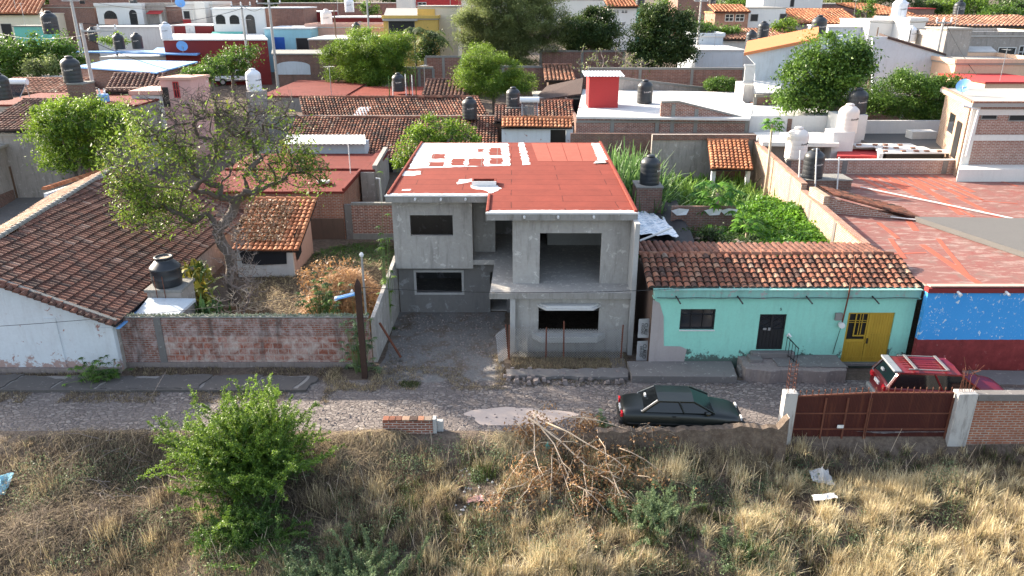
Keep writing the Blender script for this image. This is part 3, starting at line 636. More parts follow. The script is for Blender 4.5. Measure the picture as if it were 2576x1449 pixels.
mb=MB(); mb.add([(PX-.11,26.64,4.0),(PX+.11,26.64,4.0),(PX+.11,26.86,4.0),(PX-.11,26.86,4.0),(PX,26.75,4.28)],[(0,1,4),(1,2,4),(2,3,4),(3,0,4),(0,3,2,1)]); mb.build('post_cap',M['postd'],t)
mb=MB(); a=Vector((PX-.85,26.6,3.5)); b=Vector((PX-.12,26.68,3.66)); mb.bar(a,b,.26,.07); mb.build('lamp_housing',M['bluesheet'],t,bevel=.015)
mb=MB(); mb.bar(a-Vector((.04,0,.02)),a+Vector((.06,.01,.0)),.26,.10); mb.build('lamp_end',M['frame'],t); mb=MB(); mb.lathe([(0,0),(.04,0),(.06,.08),(.02,.14),(0,.14)],(PX-.2,26.62,3.72),8); mb.build('insulator',M['pipew'],t)
# ---------- left brick boundary wall
t=thing('brick_wall','long whitewashed brick wall with broken glass on top along the left street','wall',(-11,27.7,0))
xa=Py(285,900,27.7).x; xp=Py(405,860,27.7).x
mb=MB(); mb.box(xa,xp-.14,27.7,27.9,-.1,2.18); mb.build('brickwork',M['brick_wash'],t)
mb=MB(); mb.box(xp+.14,-5.82,27.7,27.9,1.38,2.18); mb.build('brickwork',M['brick_wash'],t)
mb=MB(); mb.box(xp+.14,-5.82,27.7,27.9,.22,1.378); mb.build('clay_block_course',M['block'],t)
mb=MB(); mb.prism(jag([(xa,27.62),(-5.82,27.62),(-5.82,27.92),(xa,27.92)],.03,.4,2),-.1,.215); mb.build('footing',M['rock'],t)
for x in (xp,xa-.14):
    mb=MB(); mb.box(x-.138,x+.138,27.66,27.92,-.1,2.2); mb.build('pillar',M['pave'],t)
mb=MB(); mb.box(xa,-5.82,27.68,27.93,2.202,2.26); mb.build('coping',M['mortar'],t)
mb=MB()
for k in range(900):
    x=R.uniform(xa,-5.85); y=R.uniform(27.7,27.92); s_=R.uniform(.03,.08); a=R.uniform(0,6.3); hh=R.uniform(.03,.12)
    mb.add([(x-s_*math.cos(a),y-s_*math.sin(a)*.5,2.255),(x+s_*math.cos(a),y+s_*math.sin(a)*.5,2.255),(x+R.uniform(-.03,.03),y+R.uniform(-.03,.03),2.26+hh)],[(0,1,2)])
o=mb.build('glass_shards',leafmat('green_glass_and_mortar',(.25,.30,.22),(.62,.62,.52),.1),t); tag(o,kind='stuff')
# tank stand and little blue-white roof beside it
mb=MB(); a=Py(370,745,29.6); b=Py(455,745,29.6); px0,px1=a.x,b.x
t=thing('tank_stand','crumbling rendered brick stand under the open black water tank','tank stand',((px0+px1)/2,30.3,0))
mb=MB(); mb.box(px0,px1,29.6,31.0,0,2.55); mb.build('brick_base',M['oldwall'],t,bevel=.03)
mb=MB(); mb.box(px0-.08,px1+.08,29.55,31.05,2.552,2.68); mb.build('slab',M['mortar'],t,bevel=.02)
mb=MB()
for dx in (.5,.85): mb.tube([(px0+dx,29.5,1.5),(px0+dx-.04,29.52,3.3)],.018,5)
mb.build('rebar',M['rust'],t)
mb=MB(); mb.slab([(-15.55,28.0,2.05),(-13.9,28.0,2.0),(-13.5,29.55,2.3),(-15.5,29.5,2.35)],.12)
o=mb.build('lean_to_slab',M['bluewhite']); tag(o,'small blue stained cement slab between tiled eave and brick wall','slab')
# ---------- white tiled house at the left
t=thing('tiled_house','white rendered house with a large brown clay tile roof at the left','house',(-19,30,0))
sl=.41
def wz(x): return 2.2+sl*(-15.7-x)
mb=MB(); poly=[(-15.95,0),(-15.95,wz(-15.95)-.08),(-22.4,wz(-22.4)-.08),(-25,wz(-22.4)-.08-sl*2.6),(-25,0)]
mb.fprism(poly,27.25,27.45); mb.build('front_wall',M['white_wall'],t)
mb=MB(); mb.box(-15.95,-16.15,27.46,42,-.1,wz(-15.95)-.1); mb.box(-25,-24.8,27.46,42,-.1,3.6); mb.fprism([(-16.1,0),(-16.1,wz(-15.95)-.15),(-22.3,wz(-22.4)-.15),(-25,3.6),(-25,0)],41.8,42); mb.build('side_wall',M['oldwall'],t)
for x in (-15.96,-18.6): mb=MB(); mb.box(x,x+.45 if x<-17 else x-.5,27.215,27.248,-.1,2.0 if x>-17 else 2.4); mb.build('pilaster',M['white_wall'],t)
mb=MB(); mb.prism(jag([(-15.9,27.1),(-25,27.0),(-25,27.24),(-15.9,27.24)],.03,.3,6),-.1,.22); mb.build('footing',M['rock'],t)
mb=MB(); O=Vector((-15.7,26.95,2.2)); nrm=Vector((sl,0,1)).normalized()
s_=Vector((1,0,-sl)).normalized(); Lr=7.2*math.sqrt(1+sl*sl); O=Vector((-15.7-7.2,26.95,2.2+7.2*sl))
def clipL(u,v):
    xr=-21.5-(u+26.95-27)*.085; return (-22.9+v/math.sqrt(1+sl*sl))>xr
tilefield(mb,O,(0,1,0),s_,16.2,Lr,.235,.43,clipL,random.Random(3),.035)
ro=mb.build('roof_tiles',M['tile_l'],t,rnd=True)
mb=MB(); mb.slab([(-21.45,27.0,wz(-21.45)-.03),(-15.72,27.0,2.17),(-15.72,43.1,2.17),(-22.8,43.1,wz(-22.8)-.03)],.07); mb.build('roof_deck',M['dark'],t)
mb=MB(); a=Vector((-21.5,26.95,wz(-21.5)+.05)); b=Vector((-22.85,43.1,wz(-22.85)+.05)); ridgecap(mb,a,b,.13); 
mb.build('ridge_tiles',M['mortar'],t,rnd=True)
mb=MB(); e2=(b-a).normalized(); s2=Vector((-1,-.08,-.40)).normalized(); tilefield(mb,a-Vector((.05,0,.1)),e2,s2,16.1,3.4,.25,.36,None,random.Random(4),.03); mb.build('roof_tiles',M['tile_p'],t,rnd=True)
mb=MB() # rake tiles on the front edge, laid across
for k in range(23):
    x=-15.85-k*.255; z=wz(x)+.05; vs=[]
    for (yy,q,li) in ((27.12,.10,.03),(26.78,.115,-.02)):
        for th in range(6):
            tt=math.pi*th/5; vs.append((x+math.cos(tt)*q,yy,z+math.sin(tt)*q+li-math.cos(tt)*q*sl*.6))
    mb.add(vs,[(i_,i_+1,i_+7,i_+6) for i_ in range(5)]+[(6,7,8,9,10,11)],R.uniform(.1,.7))
mb.build('verge_tiles',M['tile_l'],t,rnd=True)
mb=MB(); mb.bar((-15.7,27.14,2.33),(-21.6,27.14,wz(-21.6)+.12),.16,.1); mb.build('verge_mortar',M['mortar'],t)
mb=MB(); mb.bar((-15.62,27.0,2.05),(-15.62,31.2,2.05),.14,.06); mb.build('gutter',M['bluesheet'],t,bevel=.01)
# ---------- mint green house
t=thing('green_house','mint green single storey house with clay tile roof and two doors','house',(11,28,0))
gx0,gx1=5.75,16.15
bd=(9.83,10.98,.80,2.62); yd=(13.45,15.55,.30,2.62); wn=(6.98,8.42,1.72,2.63)
bd=(Py(1906,840,27.6).x,Py(1973,840,27.6).x,.82,Py(1912,790,27.6).z); yd=(Py(2124,850,27.6).x,Py(2240,850,27.6).x,.25,Py(2200,786,27.6).z); wn=(Py(1711,800,27.6).x,Py(1799,800,27.6).x,Py(1755,829,27.6).z,Py(1755,777,27.6).z)
mb=wallx(MB(),gx0,gx1,27.6,.22,0,3.12,[bd,yd,wn]); mb.build('front_wall',M['mint'],t)
mb=MB(); mb.box(gx0-.1,gx1+.08,27.52,27.84,3.122,3.46); mb.build('cornice',M['mint_trim'],t,bevel=.015)
mb=MB(); mb.box(gx0-.12,gx1+.1,27.49,27.86,3.10,3.14); mb.box(gx0-.13,gx1+.11,27.48,27.87,3.462,3.50); mb.build('cornice_edge',M['mint_trim'],t)
mb=MB(); mb.prism(jag([(gx0-.12,27.57),(gx0+.14,27.57),(gx0+.14,27.598),(gx0-.12,27.598)],.0,9,1),0,2.9); mb.fprism([(5.62,.0),(7.05,.0),(7.15,.85),(6.9,.98),(6.2,1.0),(6.1,2.3),(5.9,2.9),(5.62,3.05)],27.575,27.596); mb.build('bare_render',M['bare'],t)
mb=MB(); mb.box(gx0-.1,gx0+.12,27.83,31.5,0,3.45); mb.box(gx1-.14,gx1+.06,27.83,31.5,0,3.45); mb.box(gx0+.13,gx1-.15,31.3,31.5,0,3.3); mb.build('side_wall',M['brown'],t)
W=gx1-gx0+.25
mb=MB(); tilefield(mb,(gx0-.35,29.85,4.12),(1,0,0),(0,-1,-.33),W+.3,2.2,.285,.33,None,random.Random(5),.02,(.1,1)); mb.build('roof_tiles',M['tile'],t,rnd=True)
mb=MB(); mb.slab([(gx0-.3,27.87,3.42),(gx1+.2,27.87,3.42),(gx1+.2,29.85,4.08),(gx0-.3,29.85,4.08)],.06); mb.build('roof_deck',M['dark'],t)
mb=MB(); ridgecap(mb,(gx0-.4,29.9,4.16),(gx1-.1,29.9,4.16),.13,.42,(.3,.9)); mb.build('ridge_tiles',M['tile'],t,rnd=True)
mb=MB(); tilefield(mb,(gx0-.35,29.98,4.12),(1,0,0),(0,1,-.05),W-.2,1.5,.26,.36,None,random.Random(6),.03,(.3,.8)); mb.build('roof_tiles',M['tile_l'],t,rnd=True)
def at(name,parent,loc): 
    o=bpy.data.objects.new(name,None); C.objects.link(o); o.parent=parent; o.location=Vector(loc)-wloc(parent); return o
x0,x1,z0,z1=wn; mb=MB(); 
for q in ((x0,x0+.05,z0,z1),(x1-.05,x1,z0,z1),(x0+.05,x1-.05,z1-.05,z1),(x0+.05,x1-.05,z0,z0+.05)): mb.box(q[0],q[1],27.66,27.72,q[2],q[3])
for k in (1,2): mb.box(x0+(x1-x0)*k/3-.012,x0+(x1-x0)*k/3+.012,27.67,27.71,z0+.05,z1-.05)
mb.box(x0+.05,x1-.05,27.67,27.71,z1-.3,z1-.275)
wo=mb.build('window',M['iron'],t); mb=MB(); mb.box(x0+.02,x1-.02,27.73,27.75,z0+.02,z1-.02); mb.build('pane',M['glass'],wo)
mb=MB(); mb.box(x0,x1+.03,27.56,27.70,z0-.045,z0-.002); mb.build('sill',M['frame'],wo)
x0,x1,z0,z1=bd; mb=MB()
for q in ((x0,x0+.05,z0,z1),(x1-.05,x1,z0,z1),(x0+.05,x1-.05,z1-.06,z1),((x0+x1)/2-.04,(x0+x1)/2+.04,z0,z1-.06),(x0+.05,(x0+x1)/2-.04,z0,z0+.9),((x0+x1)/2+.04,x1-.05,z0,z0+.9)): mb.box(q[0],q[1],27.66,27.71,q[2],q[3])
for k in range(7): mb.box(x0+.1+k*(x1-x0-.2)/6-.01,x0+.1+k*(x1-x0-.2)/6+.01,27.64,27.66,z0+.03,z0+.88)
xm=(x0+x1)/2
for (a,b) in ((x0+.05,xm-.04),(xm+.04,x1-.05)):
    for k in range(2):
        za=z0+.92+k*(z1-z0-1.0)/2; zb=za+(z1-z0-1.0)/2
        mb.bar((a,27.68,za),(b,27.68,zb),.018,.018); mb.bar((a,27.68,zb),(b,27.68,za),.018,.018)
do=mb.build('front_door',M['iron'],t); mb=MB(); mb.box(x0+.03,x1-.03,27.72,27.74,z0+.9,z1-.02); mb.build('pane',M['glass'],do)
mb=MB(); mb.box(x0+.2,x0+.34,27.62,27.64,z0+.88,z0+.97); mb.box(x0+.4,x0+.5,27.62,27.64,z0+.86,z0+.98); mb.build('lock',M['steel'],do)
x0,x1,z0,z1=yd; xm=(x0+x1)/2-.05; wx0,wx1,wz0,wz1=x0+.1,xm-.06,z0+1.02,z1-.08
mb=MB(); 
wallx(mb,x0,xm-.012,27.66,.04,z0,z1,[(wx0,wx1,wz0,wz1)]); mb.box(xm+.012,x1,27.66,27.70,z0,z1)
k=x0+.14
while k<x1-.05:
    if k<xm-.05: mb.box(k,k+.035,27.64,27.66,z0+.08,z0+.92)
    elif k>xm+.06: mb.box(k,k+.035,27.64,27.66,z0+.08,z1-.10)
    k+=.11
mb.box(x0,x1,27.635,27.66,z0+.20,z0+.23); mb.box(xm+.05,x1,27.635,27.66,z0+1.2,z0+1.23)
mb.box(wx0+.24,wx0+.28,27.64,27.68,wz0+.14,wz1); mb.box(wx0+.28,wx1,27.64,27.68,wz0+.14,wz0+.19)
for q in (.42,.52): mb.box(wx0+q,wx0+q+.025,27.645,27.68,wz0+.19,wz1)
mb.box(wx0,wx1,27.645,27.67,wz1-.38,wz1-.36); mb.box(wx0,wx1,27.645,27.67,wz1-.30,wz1-.28)
do=mb.build('garage_door',M['ydoor'],t); mb=MB(); mb.box(wx0,wx1,27.72,27.74,wz0,wz1); mb.build('pane',M['dark'],do)
mb=MB(); mb.box(xm+.04,xm+.09,27.60,27.64,z0+.85,z0+1.08); mb.build('handle',M['iron'],do)
mb=MB(); mb.box(x0,x1,27.45,27.66,z0-.1,z0-.005); mb.build('door_sill',M['pave'],t)
for u,v in ((1701,747),(1856,747),(2029,747),(2195,747)):
    p=Py(u,v,27.5); mb=MB(); mb.tube([(p.x-.02,27.58,p.z+.05),(p.x+.10,27.1,p.z-.12)],.03,7); mb.build('drain_pipe',M['iron'],t)
Vt,Ft=textmesh('5',.17); p=Py(1965,778,27.58); mb=MB(); mb.add([(v[0]+p.x,27.592-v[2],v[1]+p.z) for v in Vt],Ft); mb.build('house_number',M['text'],t)
mb=MB(); mb.tube([(gx0+k*.8,27.49-.01,3.17-.02*(k%2)) for k in range(14)],.014,5); mb.build('cable',M['wire'],t)
# meter mast
p=Py(2117,812,27.5)
t2=thing('meter_mast','rusty electricity mast with round meter beside the yellow garage door','mast',(p.x,27.5,2.0)); q=Py(2146,640,27.6)
mb=MB(); mb.tube([(p.x+.02,27.5,p.z),(p.x+.05,27.42,3.3),(p.x+.05,27.42,q.z)],.032,7); mb.build('pipe',M['rust'],t2)
mb=MB(); mb.tube([(p.x,27.56,p.z-.08),(p.x,27.38,p.z-.08)],.12,16); mb.build('meter',M['pipew'],t2,bevel=.01)
mb=MB(); mb.box(p.x-.28,p.x+.0,27.5,27.59,p.z+.1,p.z+.42); mb.build('meter_box',M['mortar'],t2,bevel=.01)
mb=MB(); mb.tube([(p.x,27.5,p.z-.2),(p.x-.06,27.55,p.z-.9),(p.x-.1,27.58,.65)],.012,5); mb.build('ground_cable',M['wire'],t2)
# door railing
t2=thing('handrail','small black iron handrail beside the black front door','railing',(bd[1]+.12,27.1,.6)); mb=MB()
for k in range(5): mb.box(bd[1]+.1+k*.045,bd[1]+.12+k*.045,27.5-k*.2,27.52-k*.2,.58,1.45-k*.03)
mb.bar((bd[1]+.11,27.5,1.45),(bd[1]+.29,26.68,1.32),.03,.03); mb.bar((bd[1]+.11,27.5,.72),(bd[1]+.29,26.68,.70),.03,.03); mb.build('bars',M['iron'],t2)
mb=MB(); mb.tube([(bd[1]+.09,27.5,1.5),(bd[1]+.12,27.44,1.62),(bd[1]+.2,27.4,1.5)],.045,7); mb.build('scroll_top',M['pipew'],t2)
# banner bags in the gap
t2=thing('banner_fence','crumpled white printed banners wedged in the gap beside the green house','banner',(5.43,28.0,0))
for (za,zb,txt) in ((.15,1.05,('CLAUD','DELGAD')),(1.2,2.05,('CLAU','DELGAD'))):
    mb=MB(); n=6; 
    for k in range(n):
        z_a=za+(zb-za)*k/n; z_b=za+(zb-za)*(k+1)/n; d0=.03*math.sin(k*1.9); d1=.03*math.sin((k+1)*1.9)
        mb.add([(5.18,27.95+d0,z_a),(5.62,27.95-d0,z_a),(5.62,27.95-d1,z_b),(5.18,27.95+d1,z_b),(5.18,27.97+d0,z_a),(5.62,27.97-d0,z_a),(5.62,27.97-d1,z_b),(5.18,27.97+d1,z_b)],[(0,1,2,3),(7,6,5,4)])
    bo=mb.build('banner_sheet',M['oldbanner'],t2,smooth=True)
    for j,(s,dx) in enumerate(zip(txt,(.30,.16))):
        Vt,Ft=textmesh(s,.20 if j==0 else .13); mb=MB(); mb.add([(5.18+dx+v[1],27.905-v[2],(za+zb)/2-v[0]) for v in Vt],Ft); mb.build('lettering',M['text'],bo)
# ---------- blue and maroon building
t=thing('blue_building','bright blue building with maroon base and worn red flat roof','building',(20,27.2,0))
mb=MB(); mb.box(16.3,26,27.2,27.45,0,3.50); mb.build('front_wall',M['bluemaroon'],t)
mb=MB(); mb.box(16.25,26,27.12,27.46,3.502,3.70); mb.build('roof_edge',M['maroon'],t,bevel=.02)
rp=[(16.35,27.3),(26,27.3),(34,33),(34,47.2),(17.2,47.2),(16.0,31.0)]
mb=MB(); mb.prism(rp,3.702,3.74); ro=mb.build('flat_roof',M['feltold'],t)
mb=MB(); mb.box(16.3,26,27.14,27.4,3.742,3.80); mb.build('roof_lip',M['salmon'],ro,bevel=.02)
mb=MB(); mb.prism([(16.5,27.5),(25.9,27.5),(33,34),(33,47),(17.6,47),(16.5,31)],3.0,3.7); mb.build('ceiling_slab',M['oldwall'],t)
for u,v in ((2410,730),(2532,726)):
    p=Py(u,v,27.1); mb=MB(); mb.tube([(p.x,27.3,3.60),(p.x+.06,26.92,3.50)],.055,8); mb.build('drain_pipe',M['pipew'],t)
strips=[((2410,495),(2540,560),.3),((2295,448),(2420,540),.3),((2245,452),(2330,500),.35),((2260,520),(2305,580),.3),((2200,640),(2330,635),.12),((2320,615),(2470,718),.28),((2360,600),(2440,700),.2),((2150,470),(2290,500),.12),((2470,505),(2560,512),.12),((2150,612),(2190,614),.1),((2240,600),(2275,650),.22),((2330,480),(2450,545),.16),((2500,450),(2560,468),.16),((2210,560),(2260,600),.2)]
for k_,(a,b,w_) in enumerate(strips):
    mb=MB(); a=Pz(*a,3.745); b=Pz(*b,3.745); mb.bar((a.x,a.y,3.743+k_*.0007),(b.x,b.y,3.743+k_*.0007),w_,.008); mb.build('sealant_strip',M['feltpatch'],ro)
a=Pz(2170,452,3.75)
for k in range(9): mb=MB(); mb.box(a.x+k*.62,a.x+k*.62+.3,41.5+R.uniform(-1,1.5),46.6,3.742,3.7485+k*.0004+.011*(k%2)); mb.build('sealant_strip',M['feltpatch'],ro)
# parapet at the back of that roof
t2=thing('roof_parapet','low brick parapet with cement posts along the back of the worn red roof','parapet wall',(24,47.2,3.7))
y_=47.2; zt=Py(2200,404,y_).z
mb=MB(); xs_=[17.6,21.2,27.6,34]
for a,b in zip(xs_,xs_[1:]): mb.box(a+.16,b-.16,y_,y_+.15,3.6,zt)
mb.build('brickwork',M['brick_pale'],t2)
mb=MB()
for x in xs_: mb.box(x-.158,x+.158,y_-.03,y_+.18,3.6,zt+.02)
mb.build('post',M['pave'],t2); mb=MB(); mb.box(17.4,34.3,y_-.04,y_+.2,zt+.022,zt+.09); mb.build('coping',M['creamlight'],t2)
# sunlit boundary wall of the garden
t2=thing('garden_wall','tall sunlit pale brick wall stepping back along the right of the garden','wall',(16,40,0))
mb=MB(); mb.wallseg((15.7,31.5),(16.35,41.0),.3,0,4.05,0,4.15); mb.wallseg((16.35,41.05),(17.3,53.2),.3,0,4.5,0,4.7); mb.build('brickwork',M['brick_sun'],t2)
mb=MB(); mb.wallseg((15.7,31.5),(16.35,41.0),.36,4.052,4.12,4.152,4.22) ; mb.wallseg((16.35,41.05),(17.3,53.2),.36,4.502,4.58,4.702,4.78); mb.build('coping',M['brick_or'],t2)
for yy,hh in ((35,4.05),(39,4.1),(43,4.5),(48,4.6)):
    x=15.7+(yy-31.5)*.074; mb=MB(); mb.box(x-.2,x+.12,yy,yy+.3,0,hh); mb.build('pillar',M['pave'],t2)
# small lean-to tile roof with raised gable on the red roof
t2=thing('roof_gable','triangular brick gable with brown tile strip rising from the red roof','gable wall',(20,38,3.7))
a=Pz(2083,535,3.74); b=Pz(2300,553,3.74); ap=Py(2083,497,a.y); 
mb=MB(); mb.add([(a.x-.0,a.y,3.7),(b.x,b.y,3.7),(a.x,a.y,ap.z),(a.x,a.y+.25,3.7),(b.x,b.y+.25,3.7),(a.x,a.y+.25,ap.z)],[(0,1,2),(5,4,3),(0,2,5,3),(1,4,5,2),(0,3,4,1)]); mb.build('brickwork',M['brick_pale'],t2)
mb=MB(); dl=Vector((b.x,b.y,3.72))-Vector((a.x,a.y,ap.z)); tilefield(mb,(a.x,a.y+1.9,ap.z+.14),(0,-1,0),dl,2.1,dl.length*1.02,.24,.36,None,random.Random(8),.01,(0,.75)); mb.build('roof_tiles',M['tile'],t2,rnd=True)
mb=MB(); mb.box(a.x-.35,a.x-.02,a.y-.05,a.y+2.0,3.7,ap.z+.1); mb.build('end_wall',M['brick_sun'],t2)
mb=MB(); P_=[Pz(2300,556,3.76),Pz(2576,560,3.76),Pz(2640,650,3.76),Pz(2576,648,3.76)]; mb.prism([tuple(p[:2]) for p in P_],3.76,4.0)
o=mb.build('shade_net',M['dirtysheet']); tag(o,'dark grey shade netting spread over the right of the red roof','shade net')
for k,(a,b) in enumerate((((2240,545),(2576,585)),((2165,470),(2576,555)))):
    a=Pz(*a,3.85);b=Pz(*b,3.85); mb=MB(); mb.tube([a,(a+b)/2+Vector((0,.1,0)),b],.035,7); o=mb.build('white_pipe',M['pipew']); tag(o,('lower','upper')[k]+' white pipe lying across the worn red roof','pipe',group='white pipes on the red roof')
# ---------- water tanks: one of each kind, then copies
def make_tank(kind,mat,brand,rad_=.55,h=1.2):
    t=thing('water_tank','tank','water tank',(0,0,0)); r=rad_
    prof=[(0,0),(r*.97,0),(r,.03)]
    for k in range(4):
        z=.2+k*.25; prof+=[(r,z),(r*.996,z+.01),(r*.996,z+.03),(r,z+.04)]
    prof+=[(r,h-.04),(r*.985,h+.02),(r*.90,h+.12),(r*.62,h+.25),(r*.42,h+.30),(r*.36,h+.31),(r*.36,h+.34)]
    mb=MB(); mb.lathe(prof,n=28); b=mb.build('body',mat,t,smooth=True)
    mb=MB(); mb.lathe([(r*.30,h+.30),(r*.42,h+.32),(r*.42,h+.37),(r*.30,h+.42),(r*.1,h+.44),(0,h+.44)],n=20); mb.build('lid',mat,t,smooth=True)
    if brand:
        Vt,Ft=textmesh('Rotoplas',.15); a0=-math.pi/2+.18; mb=MB()
        mb.add([((r+.006+v[2])*math.cos(a0+v[0]/r),(r+.006+v[2])*math.sin(a0+v[0]/r),h*.68+v[1]+v[0]*.12) for v in Vt],Ft); mb.build('lettering',M['text'] if kind!='black' else M['tankwht'],b)
    return t
tanks={}
def tank(kind,U,Vb,y=None,z=None,s=1.0,label='',plinth=None,group=None,rot=0):
    p=Py(U,Vb,y) if y else Pz(U,Vb,z)
    if kind not in tanks:
        o=make_tank(kind,{'black':M['tankblk'],'cream':M['tankwht'],'blue':M['tankblue']}[kind],True); tanks[kind]=o
    else: o=copy_tree(tanks[kind])
    o.location=p; o.scale=(s,s,s); o.rotation_euler=(0,0,rot)
    tag(o,label,'water tank',group or kind+' water tanks on the roofs')
    return p
def flush():
    bpy.context.view_layer.update()
# ---------- generic block building
def wins_on(root,wins,y):
    for w in wins:
        k=w[0]; a=Py(w[1],w[2],y); b=Py(w[3],w[4],y); x0,x1,z1,z0=a.x,b.x,a.z,b.z
        mat=w[5] if len(w)>5 else None
        if k in('a','g'):
            n=10; arc=[(x0,z0),(x1,z0)]; rr=(x1-x0)/2; hh=min(rr,(z1-z0)*.45)
            arc+=[(x0+rr+rr*math.cos(math.pi*i/n),z1-hh+hh*math.sin(math.pi*i/n)) for i in range(n+1)]
            mb=MB(); mb.fprism(arc,y-.02,y-.003); f=mb.build('arched_window' if k=='g' or z0>0 else 'arch',M['glass'],root)
            mb=MB(); m_=8
            for i in range(1,m_): 
                x=x0+(x1-x0)*i/m_; mb.box(x-.02,x+.02,y-.06,y-.03,z0,z1-hh*.5)
            for i in range(1,4): z=z0+(z1-z0)*i/4; mb.box(x0,x1,y-.07,y-.055,z-.02,z+.02)
            mb.build('grille',M['iron'],f)
            if mat is not None: mb=MB(); mb.box(x0,x1,y-.1,y-.025,z0,z0+(z1-z0)*.4); mb.build('low_wall',mat,f)
        elif k=='w':
            mb=MB(); t_=.07
            for q in ((x0-t_,x0,z0-t_,z1+t_),(x1,x1+t_,z0-t_,z1+t_),(x0,x1,z1,z1+t_),(x0,x1,z0-t_,z0)): mb.box(q[0],q[1],y-.06,y-.002,q[2],q[3])
            mb.box((x0+x1)/2-.03,(x0+x1)/2+.03,y-.05,y-.01,z0,z1); mb.box(x0,x1,y-.045,y-.012,(z0+z1)/2-.03,(z0+z1)/2+.03)
            f=mb.build('window',mat or M['frame'],root); mb=MB(); mb.box(x0,x1,y-.008,y-.003,z0,z1); mb.build('pane',M['glass'],f)
        elif k=='p':   # plain panel: door, shutter, awning
            mb=MB(); mb.box(x0,x1,y-.05,y-.003,z0,z1); mb.build('door',mat,root)
        elif k=='s':   # awning
            mb=MB(); mb.slab([(x0,y-1.2,z0),(x1,y-1.2,z0),(x1,y-.004,z1),(x0,y-.004,z1)],.08); mb.build('awning',mat,root)
        elif k=='o':
            mb=MB(); t_=.06
            for q in ((x0-t_,x0,z0-t_,z1+t_),(x1,x1+t_,z0-t_,z1+t_),(x0,x1,z1,z1+t_),(x0,x1,z0-t_,z0)): mb.box(q[0],q[1],y-.04,y-.002,q[2],q[3])
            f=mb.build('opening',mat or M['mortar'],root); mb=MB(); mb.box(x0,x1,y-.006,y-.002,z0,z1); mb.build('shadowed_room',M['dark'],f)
def block(name,label,cat,U0,U1,Vt,y,dep,wall,roof='whiteroof',zb=None,wins=(),group=None,lip=.12,rt=.14,sk=0.0,par=0):
    a=Py(U0,Vt,y); b=Py(U1,Vt,y); z=a.z; zb=gz(a.x,y)-.4 if zb is None else zb
    t=thing(name,label,cat,((a.x+b.x)/2,y,zb),group)
    P=[(a.x,y),(b.x,y),(b.x+sk*dep,y+dep),(a.x+sk*dep,y+dep)]
    mb=MB(); mb.prism(P,zb,z-rt-.002); mb.build('wall',M[wall],t)
    Q=[(a.x-lip,y-lip),(b.x+lip,y-lip),(b.x+sk*dep+lip,y+dep+lip),(a.x+sk*dep-lip,y+dep+lip)]
    mb=MB(); mb.prism(Q,z-rt,z); ro=mb.build('roof',M[roof],t)
    if par:
        mb=MB()
        for i in range(4): mb.wallseg(Q[i],Q[(i+1)%4],.16,z+.001,z+par)
        mb.build('parapet',M[wall],t)
    wins_on(t,wins,y); t['ztop']=z
    return t
def tiles2(parent,Ul,Ur,Ve,ye,ze,yr,zr,mat='tile_f',wc=.45,lr=.55,slant=0.,name='roof_tiles',seed=1,wav=.03,over=.15):
    xl=Py(Ul,Ve,ye).x; xr=Py(Ur,Ve,ye).x; s=Vector((slant,ye-yr,ze-zr)); L=s.length+over
    mb=MB(); tilefield(mb,(xl-slant,yr,zr),(1,0,0),s,xr-xl,L,wc,lr,None,random.Random(seed),wav)
    mb.build(name,M[mat],parent,rnd=True)
    mb=MB(); e=s.normalized(); a=Vector((xl-slant,yr,zr-.03)); b=Vector((xr-slant,yr,zr-.03)); mb.slab([a+e*L*.99,b+e*L*.99,b,a],.08); mb.build('roof_deck',M['dark'],parent)
    mb=MB(); ridgecap(mb,(xl-slant,yr,zr+.05),(xr-slant,yr,zr+.05),.16,.5); mb.build('ridge_tiles',M[mat],parent,rnd=True)
def corr(parent,pts,t=.03,mat='corr',pitch=.16,name='corrugated_sheet'):   # pts: A,B (front l,r), C,D (back r,l) ; ribs run front to back
    A,B,C_,D=[Vector(p) for p in pts]; n=max(4,int((B-A).length/pitch*2)); vs=[];fs=[]
    for i in range(n+1):
        f=i/n; o=Vector((0,0,(.03 if i%2 else 0))); vs+=[A.lerp(B,f)+o,D.lerp(C_,f)+o,A.lerp(B,f)+o-Vector((0,0,.02)),D.lerp(C_,f)+o-Vector((0,0,.02))]
    for i in range(n):
        a=i*4; fs+=[(a,a+4,a+5,a+1),(a+3,a+7,a+6,a+2),(a,a+2,a+6,a+4)]
    mb=MB(); mb.add(vs,fs); return mb.build(name,M[mat],parent)
# ===== left lot
t=thing('garden_shed','small white shed with clay tile roof covered in dry leaves','shed',(-13.5,37,.4))
xs0=Py(596,660,37).x; xs1=Py(738,660,37).x
mb=wallx(MB(),xs0,xs1,37,.15,.3,2.0,[(xs0+.3,xs1-.35,1.30,1.95)]); mb.build('front_wall',M['white'],t)
mb=MB(); mb.wallseg((xs1-.08,37.16),(xs1-.08,41),.15,.3,1.98,.3,3.2); mb.build('side_wall',M['salmon'],t); mb=MB(); mb.wallseg((xs0+.08,37.16),(xs0+.08,41),.15,.3,1.98,.3,3.2); mb.build('side_wall',M['salmon'],t)
mb=MB(); mb.add([(xs0+.2,36.97,1.98),(xs1-.3,36.97,1.98),(xs1-.33,36.94,1.25),(xs0+1.2,36.9,1.2),(xs0+.3,36.93,1.28)],[(0,4,3,2,1)]); mb.build('window_cloth',M['blackcloth'],t)
mb=MB(); mb.add([(xs1+.02,37.4,2.6),(xs1+.02,38.6,2.9),(xs1+.06,38.5,1.4),(xs1+.06,37.6,1.2)],[(0,1,2,3)]); mb.build('window_cloth',M['blackcloth'],t)
tiles2(t,585,752,628,36.8,2.1,41.2,3.55,'tile_o',.27,.36,0,seed=9)
P=[];
